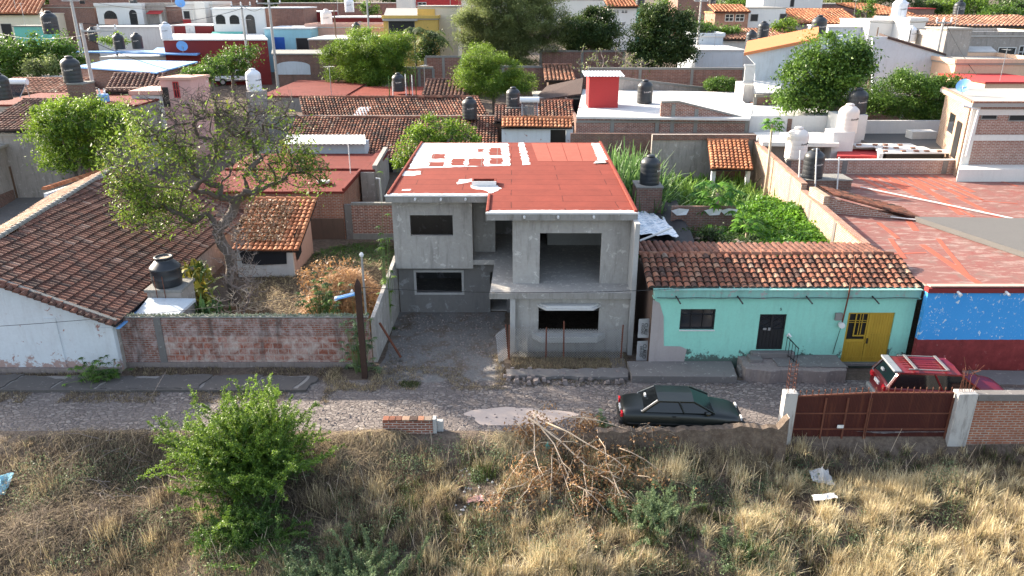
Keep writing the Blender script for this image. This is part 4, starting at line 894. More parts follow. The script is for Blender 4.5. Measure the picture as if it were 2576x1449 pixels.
for k in range(2600):
    u=R.random(); v=R.random(); x=xs0-.3+u*(xs1-xs0)*.9; y=37.2+v*3.7; P.append((x,y,2.25+(y-36.8)*.33+R.uniform(.0,.16)))
P=np.array(P); q=leaf_arrays(P,NR.uniform(.06,.16,len(P)),NR.rand(len(P)),1.5); o=link('leaf_litter',q[0],q[1],M['dryleaf'],t,rnd=q[2]); tag(o,kind='stuff')
# red roofed brick house behind
t=thing('red_roof_house','low brick house with faded red felt roof behind the left garden','house',(-13,43.3,.5))
mb=MB(); mb.box(-19,-10.05,43.3,54.5,.3,3.45); mb.build('wall',M['brick_or'],t)
mb=MB(); mb.box(-19,-10.1,43.22,43.298,.3,1.9); mb.build('adobe_base',M['brown'],t)
mb=MB(); mb.box(-19.1,-9.95,43.2,54.6,3.452,3.58); ro=mb.build('roof',M['felt2'],t)
mb=MB(); mb.wallseg((-9.98,43.3),(-9.98,49),.18,3.581,3.75); mb.box(-19,-10.1,48.9,49.1,3.581,3.72); mb.build('felt_ridge',M['felt2'],ro,bevel=.03)
mb=MB(); mb.wallseg((-9.0,48.5),(-9.3,55),.3,.5,4.0); mb.box(-9.9,-9.0,48.2,48.4,.5,3.6); mb.build('wall',M['oldwall'],t)
mb=MB(); mb.box(-9.9,-9.0,48.41,55,3.58,3.75); mb.build('roof',M['felt2'],t)
mb=MB(); p=Pz(812,467,3.6); mb.box(p.x-.42,p.x+.42,p.y,p.y+.7,3.582,3.72); sk_=mb.build('skylight',M['felt2'],ro,bevel=.03); mb=MB(); mb.box(p.x-.33,p.x+.33,p.y+.08,p.y+.62,3.722,3.85); mb.build('skylight_lid',M['white_clean'],sk_,bevel=.04)
mb=MB(); a=Pz(882,435,3.6); mb.tube([a,a+Vector((0,0,2.6))],.03,6); mb.build('pipe',M['pipew'],ro)
mb=MB(); mb.tube([(-8.85,47.8,3.3),(-8.6,47.8,3.3),(-8.55,47.8,.9)],.07,7); mb.build('drain_pipe',M['pipew'],t)
t=thing('rooftop_shed','grey shed with white corrugated sheet roof at the back of the red roof','shed',(-13,55,3.6))
a=Py(715,362,54.6);b=Py(920,362,54.6);a2=Py(722,339,57.2);b2=Py(918,339,57.2)
mb=MB(); mb.box(a.x+.2,b.x-.2,55.2,57,1.0,a.z-.1); mb.build('wall',M['bluewhite'],t); corr(t,(a,b,b2,a2),mat='corrwhite',pitch=.3)
# brick wall joining the grey house
t=thing('brick_wall','short red brick wall with cement band left of the grey house','wall',(-7.5,43.3,.5))
mb=MB(); mb.box(-9.6,-5.5,43.3,43.5,.3,2.72); mb.build('brickwork',M['brick'],t); mb=MB(); mb.box(-10.0,-9.601,43.25,43.5,.3,2.75); mb.build('pillar',M['pave'],t)
mb=MB(); mb.box(-9.6,-5.5,43.26,43.54,2.721,2.86); mb.box(-9.6,-5.5,43.22,43.298,.3,.95); mb.build('cement_band',M['mortar'],t)
# ===== two long tiled roofs in the middle
t=thing('tiled_house','long low house with two weathered clay tile roofs one above the other','house',(-8,56,1))
xl=Py(1250,397,56.2).x
mb=MB(); mb.box(-20,xl-.3,56.4,62,.8,2.95); mb.build('wall',M['concrete_d'],t)  # shade on this courtyard wall is put into its dark grey colour
wins_on(t,[('o',957,408,990,440)],56.4)
tiles2(t,700,1252,397,55.9,3.05,61.8,5.05,'tile',.255,.36,seed=12,wav=.05)
mb=MB(); mb.box(-20,xl+.2,62.0,62.2,3,5.25); mb.build('coping_wall',M['mortar'],t)
mb=MB(); mb.box(-19.5,-2,62.7,66.3,1.2,4.9); mb.build('wall',M['brown'],t)
tiles2(t,765,1236,299,62.6,4.75,66.0,6.15,'tile',.255,.36,slant=1.2,seed=13,wav=.05)
mb=MB(); a=Pz(905,293,4.9); mb.slab([(a.x-.5,62.9,5.0),(a.x+.6,62.9,5.0),(a.x+.9,64.4,5.62),(a.x-.1,64.4,5.62)],.02); mb.build('clear_panel',M['corrwhite'],t)
t=thing('tiled_shed','dark tiled shed roof beside the long tiled house behind the solar heater','shed',(2.5,60,1.5))
mb=MB(); a=Py(1240,300,60);b=Py(1450,300,60); mb.box(a.x,b.x,60.2,63,1,4.9); mb.build('wall',M['brown'],t); tiles2(t,1243,1322,292,60,5.05,62.5,5.9,'tile_l',.27,.36,seed=14); tiles2(t,1345,1448,297,58.5,5.2,62,6.35,'tile',.27,.36,seed=15)
t=thing('old_house','old white plastered brick wall with dark doorway behind the red felt roof','house',(2,56,1))
mb=MB(); a=Py(1262,318,56); b=Py(1442,318,56); d0=Py(1385,326,56).x; d1=Py(1424,326,56).x
wallx(mb,a.x,b.x,56,.2,.8,a.z,[(d0,d1,.8,Py(1385,326,56).z)]); mb.build('wall',M['white_wall'],t); tiles2(t,1262,1440,320,55.8,a.z+.02,56.9,a.z+.42,'tile_o',.27,.4,seed=16)
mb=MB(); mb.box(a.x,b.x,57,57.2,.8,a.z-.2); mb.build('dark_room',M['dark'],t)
mb=MB(); mb.box(a.x+.2,a.x+3.2,56.9,58.6,.9,Py(1262,300,58).z); mb.build('cement_roof',M['mortar'],t)
# ===== white roofed building in the middle
Z=6.0; P=[Pz(*q,Z) for q in ((1450,293),(1887,298),(1893,276),(1846,231),(1466,224))]
t=thing('white_roof_building','brick building with broad white coated flat roof and sloping gable','building',(7,56,1))
mb=MB(); mb.prism([tuple(p[:2]) for p in P],Z-.15,Z); ro=mb.build('roof',M['whiteroof'],t)
mb=MB(); fy=P[0].y+.05; x0=P[0].x; xm=Py(1660,300,fy).x; x1=Py(1886,300,fy).x
mb.box(x0,xm,fy,fy+.25,1,Z-.16); mb.build('wall',M['brick'],t)
mb=MB(); pk=Py(1707,257,fy); z0=Py(1661,258,fy).z; ze=Py(1886,301,fy).z
mb.fprism([(xm+.001,1),(x1,1),(x1,ze),(pk.x,pk.z),(xm+.001,z0)],fy-.03,fy+.2); mb.build('gable_wall',M['brick'],t)
mb=MB(); mb.bar((xm,fy+.08,z0+.05),(pk.x,fy+.08,pk.z+.05),.34,.12); mb.bar((pk.x,fy+.08,pk.z+.05),(x1,fy+.08,ze+.05),.34,.12); mb.build('coping',M['mortar'],t)
mb=MB()
for u,v in ((1541,294),(1654,294),(1695,258),(1753,270),(1880,300)):
    p=Py(u,v,fy); mb.box(p.x-.14,p.x+.14,fy-.06,fy-.031,1,p.z-.1)
mb.box(x0,xm,fy-.055,fy-.002,Py(1500,308,fy).z,Py(1500,303,fy).z+.02); mb.box(xm,x1,fy-.05,fy-.032,Py(1500,310,fy).z,Py(1500,305,fy).z); mb.build('cement_frame',M['mortar'],t)
mb=MB(); mb.box(P[3].x-.1,P[3].x+.2,56.5,70,1,Z-.2); mb.box(x0,x0+.2,56.6,74,1,Z-.2); mb.build('wall',M['brick_dk'],t)
mb=MB(); mb.box(x0-.5,x1,fy-1.6,fy-1.3,.8,Py(1600,335,fy-1.5).z); mb.build('lower_wall',M['brick_dk'],t)
a=Pz(1480,271,Z); b=Pz(1554,271,Z)
t2=thing('stair_tower','bright red box tower with corrugated lid on the white flat roof','roof tower',((a.x+b.x)/2,a.y,Z))
zt=Py(1480,192,a.y).z; mb=MB(); mb.box(a.x,b.x,a.y,a.y+2.4,Z+.002,zt); mb.build('wall',M['redpaint'],t2)
corr(t2,((a.x-.4,a.y-.3,zt+.03),(b.x+.4,a.y-.3,zt+.03),(b.x+.4,a.y+2.6,zt+.2),(a.x-.4,a.y+2.6,zt+.2)),pitch=.25)
# garden wall pieces behind cane, lean-to
t=thing('garden_back_wall','crumbling grey plastered brick wall behind the corn plants','wall',(12,53,.8))
mb=MB(); a=Py(1640,360,53.2); b=Py(1900,360,53.2); mb.box(a.x,b.x,53.2,53.5,.6,Py(1700,338,53.2).z); mb.build('wall',M['oldwall'],t)
mb=MB(); mb.box(a.x,b.x,53.1,53.198,Py(1700,352,53.2).z,Py(1700,338,53.2).z); mb.build('brick_course',M['brick_dk'],t)
t=thing('tiled_lean_to','orange clay tile lean-to roof on posts at the garden corner','lean-to',(15,50,1))
tiles2(t,1790,1898,388,49.6,3.55,53.0,4.75,'tile_o',.28,.36,slant=-.5,seed=17,wav=.05)
for u in (1800,1888):
    p=Py(u,392,49.8); mb=MB(); mb.box(p.x-.13,p.x+.13,49.8,50.05,.7,3.5); mb.build('post',M['white_wall'],t)
mb=MB(); mb.box(Py(1800,392,52).x,Py(1890,392,52).x,52.0,52.2,.7,3.3); mb.build('back_wall',M['brick_dk'],t)
mb=MB()
for k in range(7): mb.box(13.9+R.uniform(-.2,.2),15.3,50.4+k*.05,50.9,1.0+k*.09,1.06+k*.09)
o=mb.build('timber_pile',M['wood']); tag(o,'pile of old timber boards under the tiled lean-to','timber')
# tank stand beside the house, tarp, small walls in the right garden
t=thing('tank_stand','brick tank stand beside the right wall of the grey house','tank stand',(8.0,40,0)); yb=40.5
a=Py(1601,500,yb);b=Py(1665,500,yb); zt=Py(1633,473,yb).z
mb=MB(); mb.box(a.x,b.x,yb,yb+1.5,0,zt); mb.build('brick_base',M['brick_dk'],t); mb=MB(); mb.box(a.x-.05,b.x+.05,yb-.05,yb+1.55,zt+.002,zt+.09); mb.build('slab',M['mortar'],t)
tank('black',1633,466,y=yb+.7,s=1.0,label='large black water tank on the brick stand right of the grey house',rot=.9)
stand_top=zt+.09; tanks['black'].location.z=stand_top
mb=MB(); rr=random.Random(5)
def cloth(name,label,corners,mat,nx=14,ny=10,amp=.12,z=None,seed=1):
    A,B,C_,D=[Vector(c) for c in corners]; rr=random.Random(seed); vs=[];fs=[]
    for j in range(ny+1):
        for i in range(nx+1):
            u=i/nx;v=j/ny; p=(A.lerp(B,u)).lerp(D.lerp(C_,u),v); p.z+= -amp*4*u*(1-u)*v*(1-v)*2+amp*.5*math.sin(u*19+v*7)+rr.uniform(-amp,amp)*.25; p.x+=rr.uniform(-.03,.03); p.y+=rr.uniform(-.03,.03)*2; vs.append(p)
    for j in range(ny):
        for i in range(nx): a=j*(nx+1)+i; fs.append((a,a+1,a+nx+2,a+nx+1))
    n=len(vs); vs+=[p-Vector((0,0,.012)) for p in vs]; fs+=[tuple(x+n for x in f[::-1]) for f in fs]
    m_=MB(); m_.add(vs,fs); o=m_.build(name,mat,smooth=True); tag(o,label,name.replace('_',' ')); return o
cloth('tarpaulin','black plastic tarpaulin sagging over the yard right of the grey house',(Py(1570,606,33.2),Py(1750,612,34.0),Pz(1700,505,2.9),Pz(1590,520,2.9)),M['blackcloth'],amp=.14)
ct=cloth('printed_tarp','white printed sheet lying on the black tarpaulin',(Py(1585,588,33.6)+Vector((0,0,.05)),Py(1708,600,34.0)+Vector((0,0,.12)),Pz(1668,545,3.05),Pz(1590,520,3.1)),M['sealant'],amp=.10,seed=3)
mb=MB(); mb.tube([Py(1610,605,33.0),Py(1660,590,33.3)+Vector((0,0,.1)),Py(1690,582,33.5)+Vector((0,0,.2))],.05,7); o=mb.build('bent_pipe',M['pipew']); tag(o,'bent white pipe across the edge of the white printed sheet','pipe')
m=N('print_on_sheet'); uvn=m.co('Object'); c=m.mix(m.ramp(m.noise(2.4,m.mapp(uvn,(1,2.2,1)),3,.8),[(.54,0),(.56,1)]),(.74,.77,.80),(.25,.36,.48)); m.col(c); ct.data.materials.clear(); ct.data.materials.append(m.m)
t=thing('yard_wall','low rough brick wall with scraps of plastic behind the papaya trunk','wall',(12,38,0)); y_=38.6
a=Py(1690,540,y_);b=Py(1850,540,y_); mb=MB(); mb.box(a.x,b.x,y_,y_+.2,0,Py(1700,519,y_).z); mb.build('brickwork',M['brick_dk'],t)
for u in (1712,1795,1835):
    p=Py(u,532,y_-.05); mb=MB(); pts=[(p.x+R.uniform(-.5,.5),y_-.03-R.random()*.1,p.z+R.uniform(-.25,.15)) for _ in range(3)]
    vs=[(p.x-.5,y_-.02,p.z+.05),(p.x-.1,y_-.12,p.z+.2),(p.x+.45,y_-.02,p.z+.12),(p.x+.3,y_-.15,p.z-.15),(p.x-.2,y_-.08,p.z-.2)]; mb.add(vs,[(0,4,3,2,1)]); mb.build('plastic_scrap',M['white_clean'],t)
mb=MB(); mb.box(Py(1690,640,32.5).x-.5,12,32.4,32.6,0,2.3)
# ===== right: cream house group
t=thing('cream_house','cream flat roofed house with white parapet walls at the right','house',(19,52,0))
a=Pz(1918,357,5.0); b=Pz(2112,360,5.0); c=Pz(2085,331,5.0); d=Pz(1893,331,5.0)
mb=MB(); mb.prism([tuple(q[:2]) for q in (a,b,c,d)],4.72,5.0); mb.build('roof_slab',M['creamlight'],t,bevel=.02)
mb=MB(); mb.box(a.x+.3,b.x-.1,a.y+1.2,a.y+1.4,1,4.7); mb.build('shaded_wall',M['oldwall'],t)
y1=56.6; a=Py(1888,291,y1); b=Py(2102,291,y1); mb=MB(); mb.box(a.x,b.x,y1,y1+.25,1,a.z); mb.build('parapet',M['white_clean'],t)
y2=57.2; c=Py(2150,303,y2); d=Py(2388,303,y2); mb=MB(); mb.box(c.x,d.x,y2,y2+.25,1,c.z); mb.build('parapet',M['white_clean'],t)
mb=MB(); mb.box(c.x-.5,d.x+1,50.5,y2-.002,3.8,4.6); mb.build('flat_roof',M['dirtysheet'],t)
mb=MB(); mb.box(a.x-.2,a.x+7,y1+.26,64,3,a.z-.05); mb.build('roof_slab',M['whiteroof'],t)
pa=Py(2097,335,51.5); pb=Py(2152,335,51.5); mb=MB(); mb.box(pa.x,pb.x,51.5,53,3.8,Py(2120,332,51.5).z); mb.build('tank_plinth',M['white_clean'],t,bevel=.02)
pa=Py(2110,300,54.5); pb=Py(2182,300,54.5); zpl=Py(2150,289,54.5).z; mb=MB(); mb.box(pa.x,pb.x,54.5,56.5,3.8,zpl); mb.build('tank_plinth',M['white_clean'],t)
mb=MB(); p=Pz(2300,350,4.6); mb.box(p.x-.2,p.x+1.6,p.y,p.y+1,4.6,5.15); mb.build('tank_plinth',M['creamlight'],t,bevel=.02)
mb=MB(); mb.prism([tuple(Pz(*q,4.35)[:2]) for q in ((2106,392),(2216,392),(2212,366),(2108,366))],3.8,4.35); mb.build('pink_floor',M['redpaint'],t)
mb=MB(); a=Pz(2216,392,4.6);b=Pz(2210,366,4.6); mb.wallseg(a,b,.25,3.8,4.75); a=Pz(2106,364,4.6); mb.wallseg(a,b,.2,3.8,4.7); mb.build('low_wall',M['creamlight'],t)
for k,(v0,ua,ub) in enumerate(((386,2222,2400),(378,2215,2345),(370,2155,2310))):
    a=Pz(ua,v0,4.65);b=Pz(ub,v0,4.65); t3=thing('roof_panel','%s pale fibre roofing sheet weighted with bricks on the dark flat roof'%('nearest','middle','farthest')[k],'roofing sheet',((a.x+b.x)/2,a.y,4.61),'fibre sheets weighted with bricks')
    mb=MB(); mb.slab([(a.x,a.y,4.68),(b.x,a.y,4.68),(b.x,a.y+1.1,4.72),(a.x,a.y+1.1,4.72)],.05); mb.build('sheet',M['corrwhite'],t3)
    for j in range(int((b.x-a.x)/.9)):
        x=a.x+.4+j*.9+R.uniform(-.2,.2); mb=MB(); mb.box(x-.15,x+.15,a.y+.3,a.y+.5,4.71,4.80); mb.build('brick',M['brick_or'],t3)
tank('cream',2000,397,y=47.3,s=1.22,label='cream water tank in front of the cream roof slab',rot=.35)
tank('cream',2128,333,y=52.2,s=1.22,label='cream water tank raised on a white plinth',rot=.2)
tank('black',2152,289,y=55.4,s=1.2,label='black water tank on a white plinth behind the raised cream tank')
tb=Pz(2042,447,4.35)
t=thing('tank_stand','low brick stand under the black tank on the worn red roof','tank stand',(tb.x,tb.y,3.74)); mb=MB(); mb.box(tb.x-.75,tb.x+2.1,tb.y-.65,tb.y+.8,3.742,4.33); mb.build('brick_base',M['brick_dk'],t); mb=MB(); mb.box(tb.x-.8,tb.x+2.15,tb.y-.7,tb.y+.85,4.332,4.4); mb.build('slab',M['mortar'],t)
tank('black',2042,446,z=4.4,s=1.05,label='black water tank on the worn red roof at the end of the garden wall')
for i,(u,v0,v1) in enumerate(((2010,470,378),(2052,468,372),(2108,466,395))):
    a=Py(u,v0,tb.y-.9); b=Py(u+3,v1,tb.y-.9); mb=MB(); mb.tube([(a.x,a.y,3.75),(b.x,b.y,b.z)],.04,6); o=mb.build('vent_pipe',M['pipew']); tag(o,('left','middle','right')[i]+' of three thin white pipes standing round the black tank on the worn red roof','pipe',group='thin pipes by the roof tank')
# two storey brick building at the right edge
t=thing('brick_building','two storey pale brick building with grey flat roof at the right edge','building',(32,46,0))
cA=(28.1,46.4); cB=(30.4,53.5); mb=MB(); mb.prism([cA,(38,46.4),(40,53.5),cB],3.5,8.08); mb.build('wall',M['brick_pale'],t)
mb=MB(); mb.wallseg((28.02,46.5),(30.32,53.45),.14,3.5,8.07); mb.build('sunlit_side_wall',M['brick_sun'],t)  # washed brick whose colour also carries the sunlight on this side
mb=MB(); mb.prism([(27.75,46.0),(38,46.0),(41,54),(30.1,54)],8.082,8.3); ro=mb.build('roof',M['greyroof'],t)
mb=MB(); mb.wallseg((27.8,46.08),(38,46.08),.14,8.301,8.42); mb.wallseg((27.85,46.2),(30.2,53.9),.16,8.301,8.42); mb.build('roof_rim',M['brick_or'],ro)
wins_on(t,[('o',2473,280,2505,298),('o',2542,284,2580,302)],46.4)
def sidewin(t0,t1,z0,z1,name,mat):
    A=Vector((27.93,46.5));B=Vector((30.23,53.45)); a=A.lerp(B,t0);b=A.lerp(B,t1); mb=MB(); mb.wallseg(a,b,.06,z0,z1); mb.build(name,mat,t)
sidewin(.42,.62,5.9,7.1,'window',M['glass']); sidewin(.12,.30,4.65,6.9,'door',M['dark'])
mb=MB(); mb.box(28.0,28.5,46.3,46.39,3.5,8.05); mb.box(28.5,38,46.34,46.39,6.0,6.35); mb.box(28.5,38,46.34,46.39,7.55,7.9); mb.build('cement_frame',M['creamlight'],t)
mb=MB(); mb.tube([Py(2422,266,46.0),Py(2462,275,46.0),Py(2430,392,46.2)],.07,8); mb.build('drain_pipe',M['pipew'],t)
mb=MB(); mb.prism([(27.2,45.0),(38,45.0),(38,46.39),(28.0,46.39)],3.5,4.5); mb.build('ledge',M['creamlight'],t)
def dish(U,V,y,r,label,mat='bluesheet',tilt=.9,az=.6):
    p=Py(U,V,y); t=thing('satellite_dish',label,'satellite dish',p-Vector((0,0,r*1.2)),'satellite dishes on the roofs')
    n=16; d=Vector((math.sin(az)*math.cos(.5),-math.cos(az)*math.cos(.5),math.sin(.5))); u=d.cross(Vector((0,0,1))).normalized(); v=u.cross(d)
    vs=[p-d*r*.25]; fs=[]
    for q in (.5,1):
        for k in range(n): a=2*math.pi*k/n; vs.append(p+u*math.cos(a)*r*q+v*math.sin(a)*r*q-d*r*.25*(1-q*q))
    for k in range(n): k2=(k+1)%n; fs+=[(0,1+k,1+k2),(1+k,1+n+k,1+n+k2,1+k2)]
    m_=len(vs); vs+=[w-d*.03 for w in vs]; fs+=[tuple(i+m_ for i in f[::-1]) for f in fs]
    mb=MB(); mb.add(vs,fs); mb.build('reflector',M[mat],t,smooth=True)
    mb=MB(); mb.tube([p-v*r,p-v*r*.6+d*r*.9],.025,5); mb.tube([p+d*0,p-Vector((0,0,r*1.25))],.03,5); mb.build('arm',M['steel'],t)
dish(2424,214,50,.45,'blue backed satellite dish on the roof of the pale brick building',az=-.8)
# ===== left side street buildings
def facade(name,label,cat,A,B,dep,z1,wall,roof,doors=(),zb=None,side=1):
    A=Vector((A[0],A[1]));B=Vector((B[0],B[1])); d=(B-A).normalized(); n=Vector((-d.y,d.x))*side
    zb=min(gz(*A),gz(*B))-.4 if zb is None else zb
    t=thing(name,label,cat,((A.x+B.x)/2,(A.y+B.y)/2,zb)); mb=MB(); P=[A,B,B+n*dep,A+n*dep]; mb.prism([tuple(p) for p in P],zb,z1); mb.build('wall',M[wall],t)
    Q=[A-n*.3-d*.2,B-n*.3+d*.2,B+n*(dep+.2)+d*.2,A+n*(dep+.2)-d*.2]; mb=MB(); mb.prism([tuple(p) for p in Q],z1+.002,z1+.18); mb.build('roof',M[roof],t)
    L=(B-A).length
    for (nm,u0,u1,za,zc_,mat) in doors:
        a=A+d*L*u0-n*.03; b=A+d*L*u1-n*.03; mb=MB(); mb.wallseg(a,b,.08,za,zc_); f=mb.build(nm,M[mat],t)
    return t
a=Pg(-60,560); b=Pg(128,448)
lt=facade('street_house','shaded old cement house with two doors at the far left side street','house',(a.x,a.y),(b.x,b.y),7,gz(b.x,b.y)+3.3,'oldwall','greyroof',[('door',.50,.60,.9,3.2,'wood'),('door',.80,.88,1.0,3.3,'dark'),('wall_base',.0,.48,.2,1.6,'brick_dk')],side=1)
mb=MB(); P=[Pg(*q) for q in ((-80,640),(-80,560),(128,450),(240,430),(300,432),(150,520))]; mb.add([(p.x,p.y,gz(p.x,p.y)+.05) for p in P],[tuple(range(len(P)))[::-1]]); o=mb.build('side_street',M['pave'],loc=(0,0,0)); tag(o,kind='structure')
t=thing('tiled_wall','whitewashed wall with a row of clay tiles on top beside the side street','wall',(-25,45,0))
a=Py(112,478,44.0); b=Py(262,430,49.0); mb=MB(); mb.wallseg(a,b,.25,0,a.z-.2,0,b.z-.2); mb.build('wall',M['white_wall'],t)
mb=MB(); d=(b-a); ridgecap(mb,a,b,.2,.3,(.1,.9)); mb.build('coping_tiles',M['tile_o'],t,rnd=True)
# left tiled roofs and red roofs
t=block('tiled_house','dark tiled house at the left edge before the red flat roof','house',-60,128,335,52,6,'oldwall','greyroof')
tiles2(t,-60,135,330,51.6,5.75,57.5,7.0,'tile_l',.3,.42,seed=21)
t=block('red_flat_house','long dull red flat roofed house behind the round green tree','house',-40,345,262,58,9.5,'oldwall','felt2')
t=block('pink_house','pink house with black door and red framed window at the left side street','house',400,476,194,62,2.2,'pink','salmon',wins=[('p',406,219,430,268,M['iron']),('w',436,207,452,243,M['redpaint'])],rt=.2,sk=.3)
block('white_wing','low white house with salmon roof edge left of the pink house','house',328,399,228,61.5,4,'white','salmon',wins=[('w',352,250,366,270,M['redpaint'])],rt=.3)
t=thing('hipped_house','low house with dark hipped tile roof left of the pink house','house',(-30,63,3)); mb=MB(); a=Py(262,232,64);b=Py(398,232,64); mb.box(a.x,b.x,64.2,69,2,7.2); mb.build('wall',M['brick_dk'],t); tiles2(t,262,402,232,64,6.9,69,7.8,'tile_l',.4,.5,slant=1.5,seed=22)
block('long_parapet_house','low house with white parapet and tiled strip behind the black tank','house',0,200,205,72,6,'brick_dk','white')
t=block('tiled_house','brownish tiled strip roof left of the brick tank plinth','house',-40,165,236,66,5,'oldwall','greyroof'); tiles2(t,-40,166,236,65.7,6.55,70,7.3,'tile_f',.4,.5,seed=23)
block('brick_plinth','square brick plinth under the black tank beside the concrete pole','tank stand',166,207,209,53.5,1.6,'brick_dk','mortar',lip=.02,rt=.1)
tank('black',186,208,y=54.3,s=1.12,label='black water tank on a brick plinth beside the tall concrete pole')
tank('black',8,250,y=52.5,s=1.1,label='black water tank at the left edge beside the solar heater')
def solar(U,V,y,w,label):
    p=Py(U,V,y); t=thing('solar_heater',label,'solar heater',p,'solar water heaters on the roofs')
    for k in range(12):
        x=p.x-w/2+w*(k+.5)/12; mb=MB(); mb.tube([(x,p.y-.9,p.z+.15),(x,p.y,p.z+1.0)],w/34,6); mb.build('vacuum_tube',M['glass'],t)
    mb=MB(); mb.tube([(p.x-w/2-.15,p.y+.1,p.z+1.12),(p.x+w/2+.15,p.y+.1,p.z+1.12)],.23,12); mb.build('tank',M['tankblue'],t)
    mb=MB(); 
    for s in (-1,1): mb.bar((p.x+s*w/2,p.y-.95,p.z+.08),(p.x+s*w/2,p.y+.05,p.z+.95),.05,.05); mb.bar((p.x+s*w/2,p.y+.2,p.z),(p.x+s*w/2,p.y+.1,p.z+.95),.05,.05)
    mb.build('frame',M['steel'],t)
solar(1332,290,57.0,1.15,'solar water heater beside the black tank on the old tiled roofs')
solar(52,244,58.0,1.1,'solar water heater beside the left edge black tank')
solar(2268,28,128,1.6,'solar water heater on the tiled brick house at the far right')
# pale blue metal roofs
t=thing('metal_roof_house','long brick house under a pale blue sheet metal roof','house',(-28,75,3))
Zr=8.05; P=[Pz(*q,Zr) for q in ((186,167),(394,182),(498,154),(276,149))]
y0=P[1].y; mb=MB(); mb.prism([(P[0].x+.4,P[0].y+.4),(P[1].x-.3,P[1].y+.4),(P[2].x-.5,P[2].y-.6),(P[3].x,P[3].y-.6)],2,Zr-.2); mb.build('wall',M['brick_far'],t)
mb=MB(); mb.slab([(p.x,p.y,Zr) for p in P],.12); mb.build('roof',M['bluesheet'],t)
t=thing('metal_roof_shed','raised shed with pale blue metal roof and corrugated walls','shed',(-32,95,4))
a=Py(182,128,92);b=Py(495,136,90);c=Py(530,121,99);d=Py(395,119,101);e=Py(385,126,95)
mb=MB(); mb.slab([a,b,c,d,e],.15); mb.build('roof',M['bluesheet'],t)
mb=MB(); mb.box(a.x+2.5,b.x-.8,93,98,3,b.z-.5); mb.build('wall',M['corrwhite'],t)
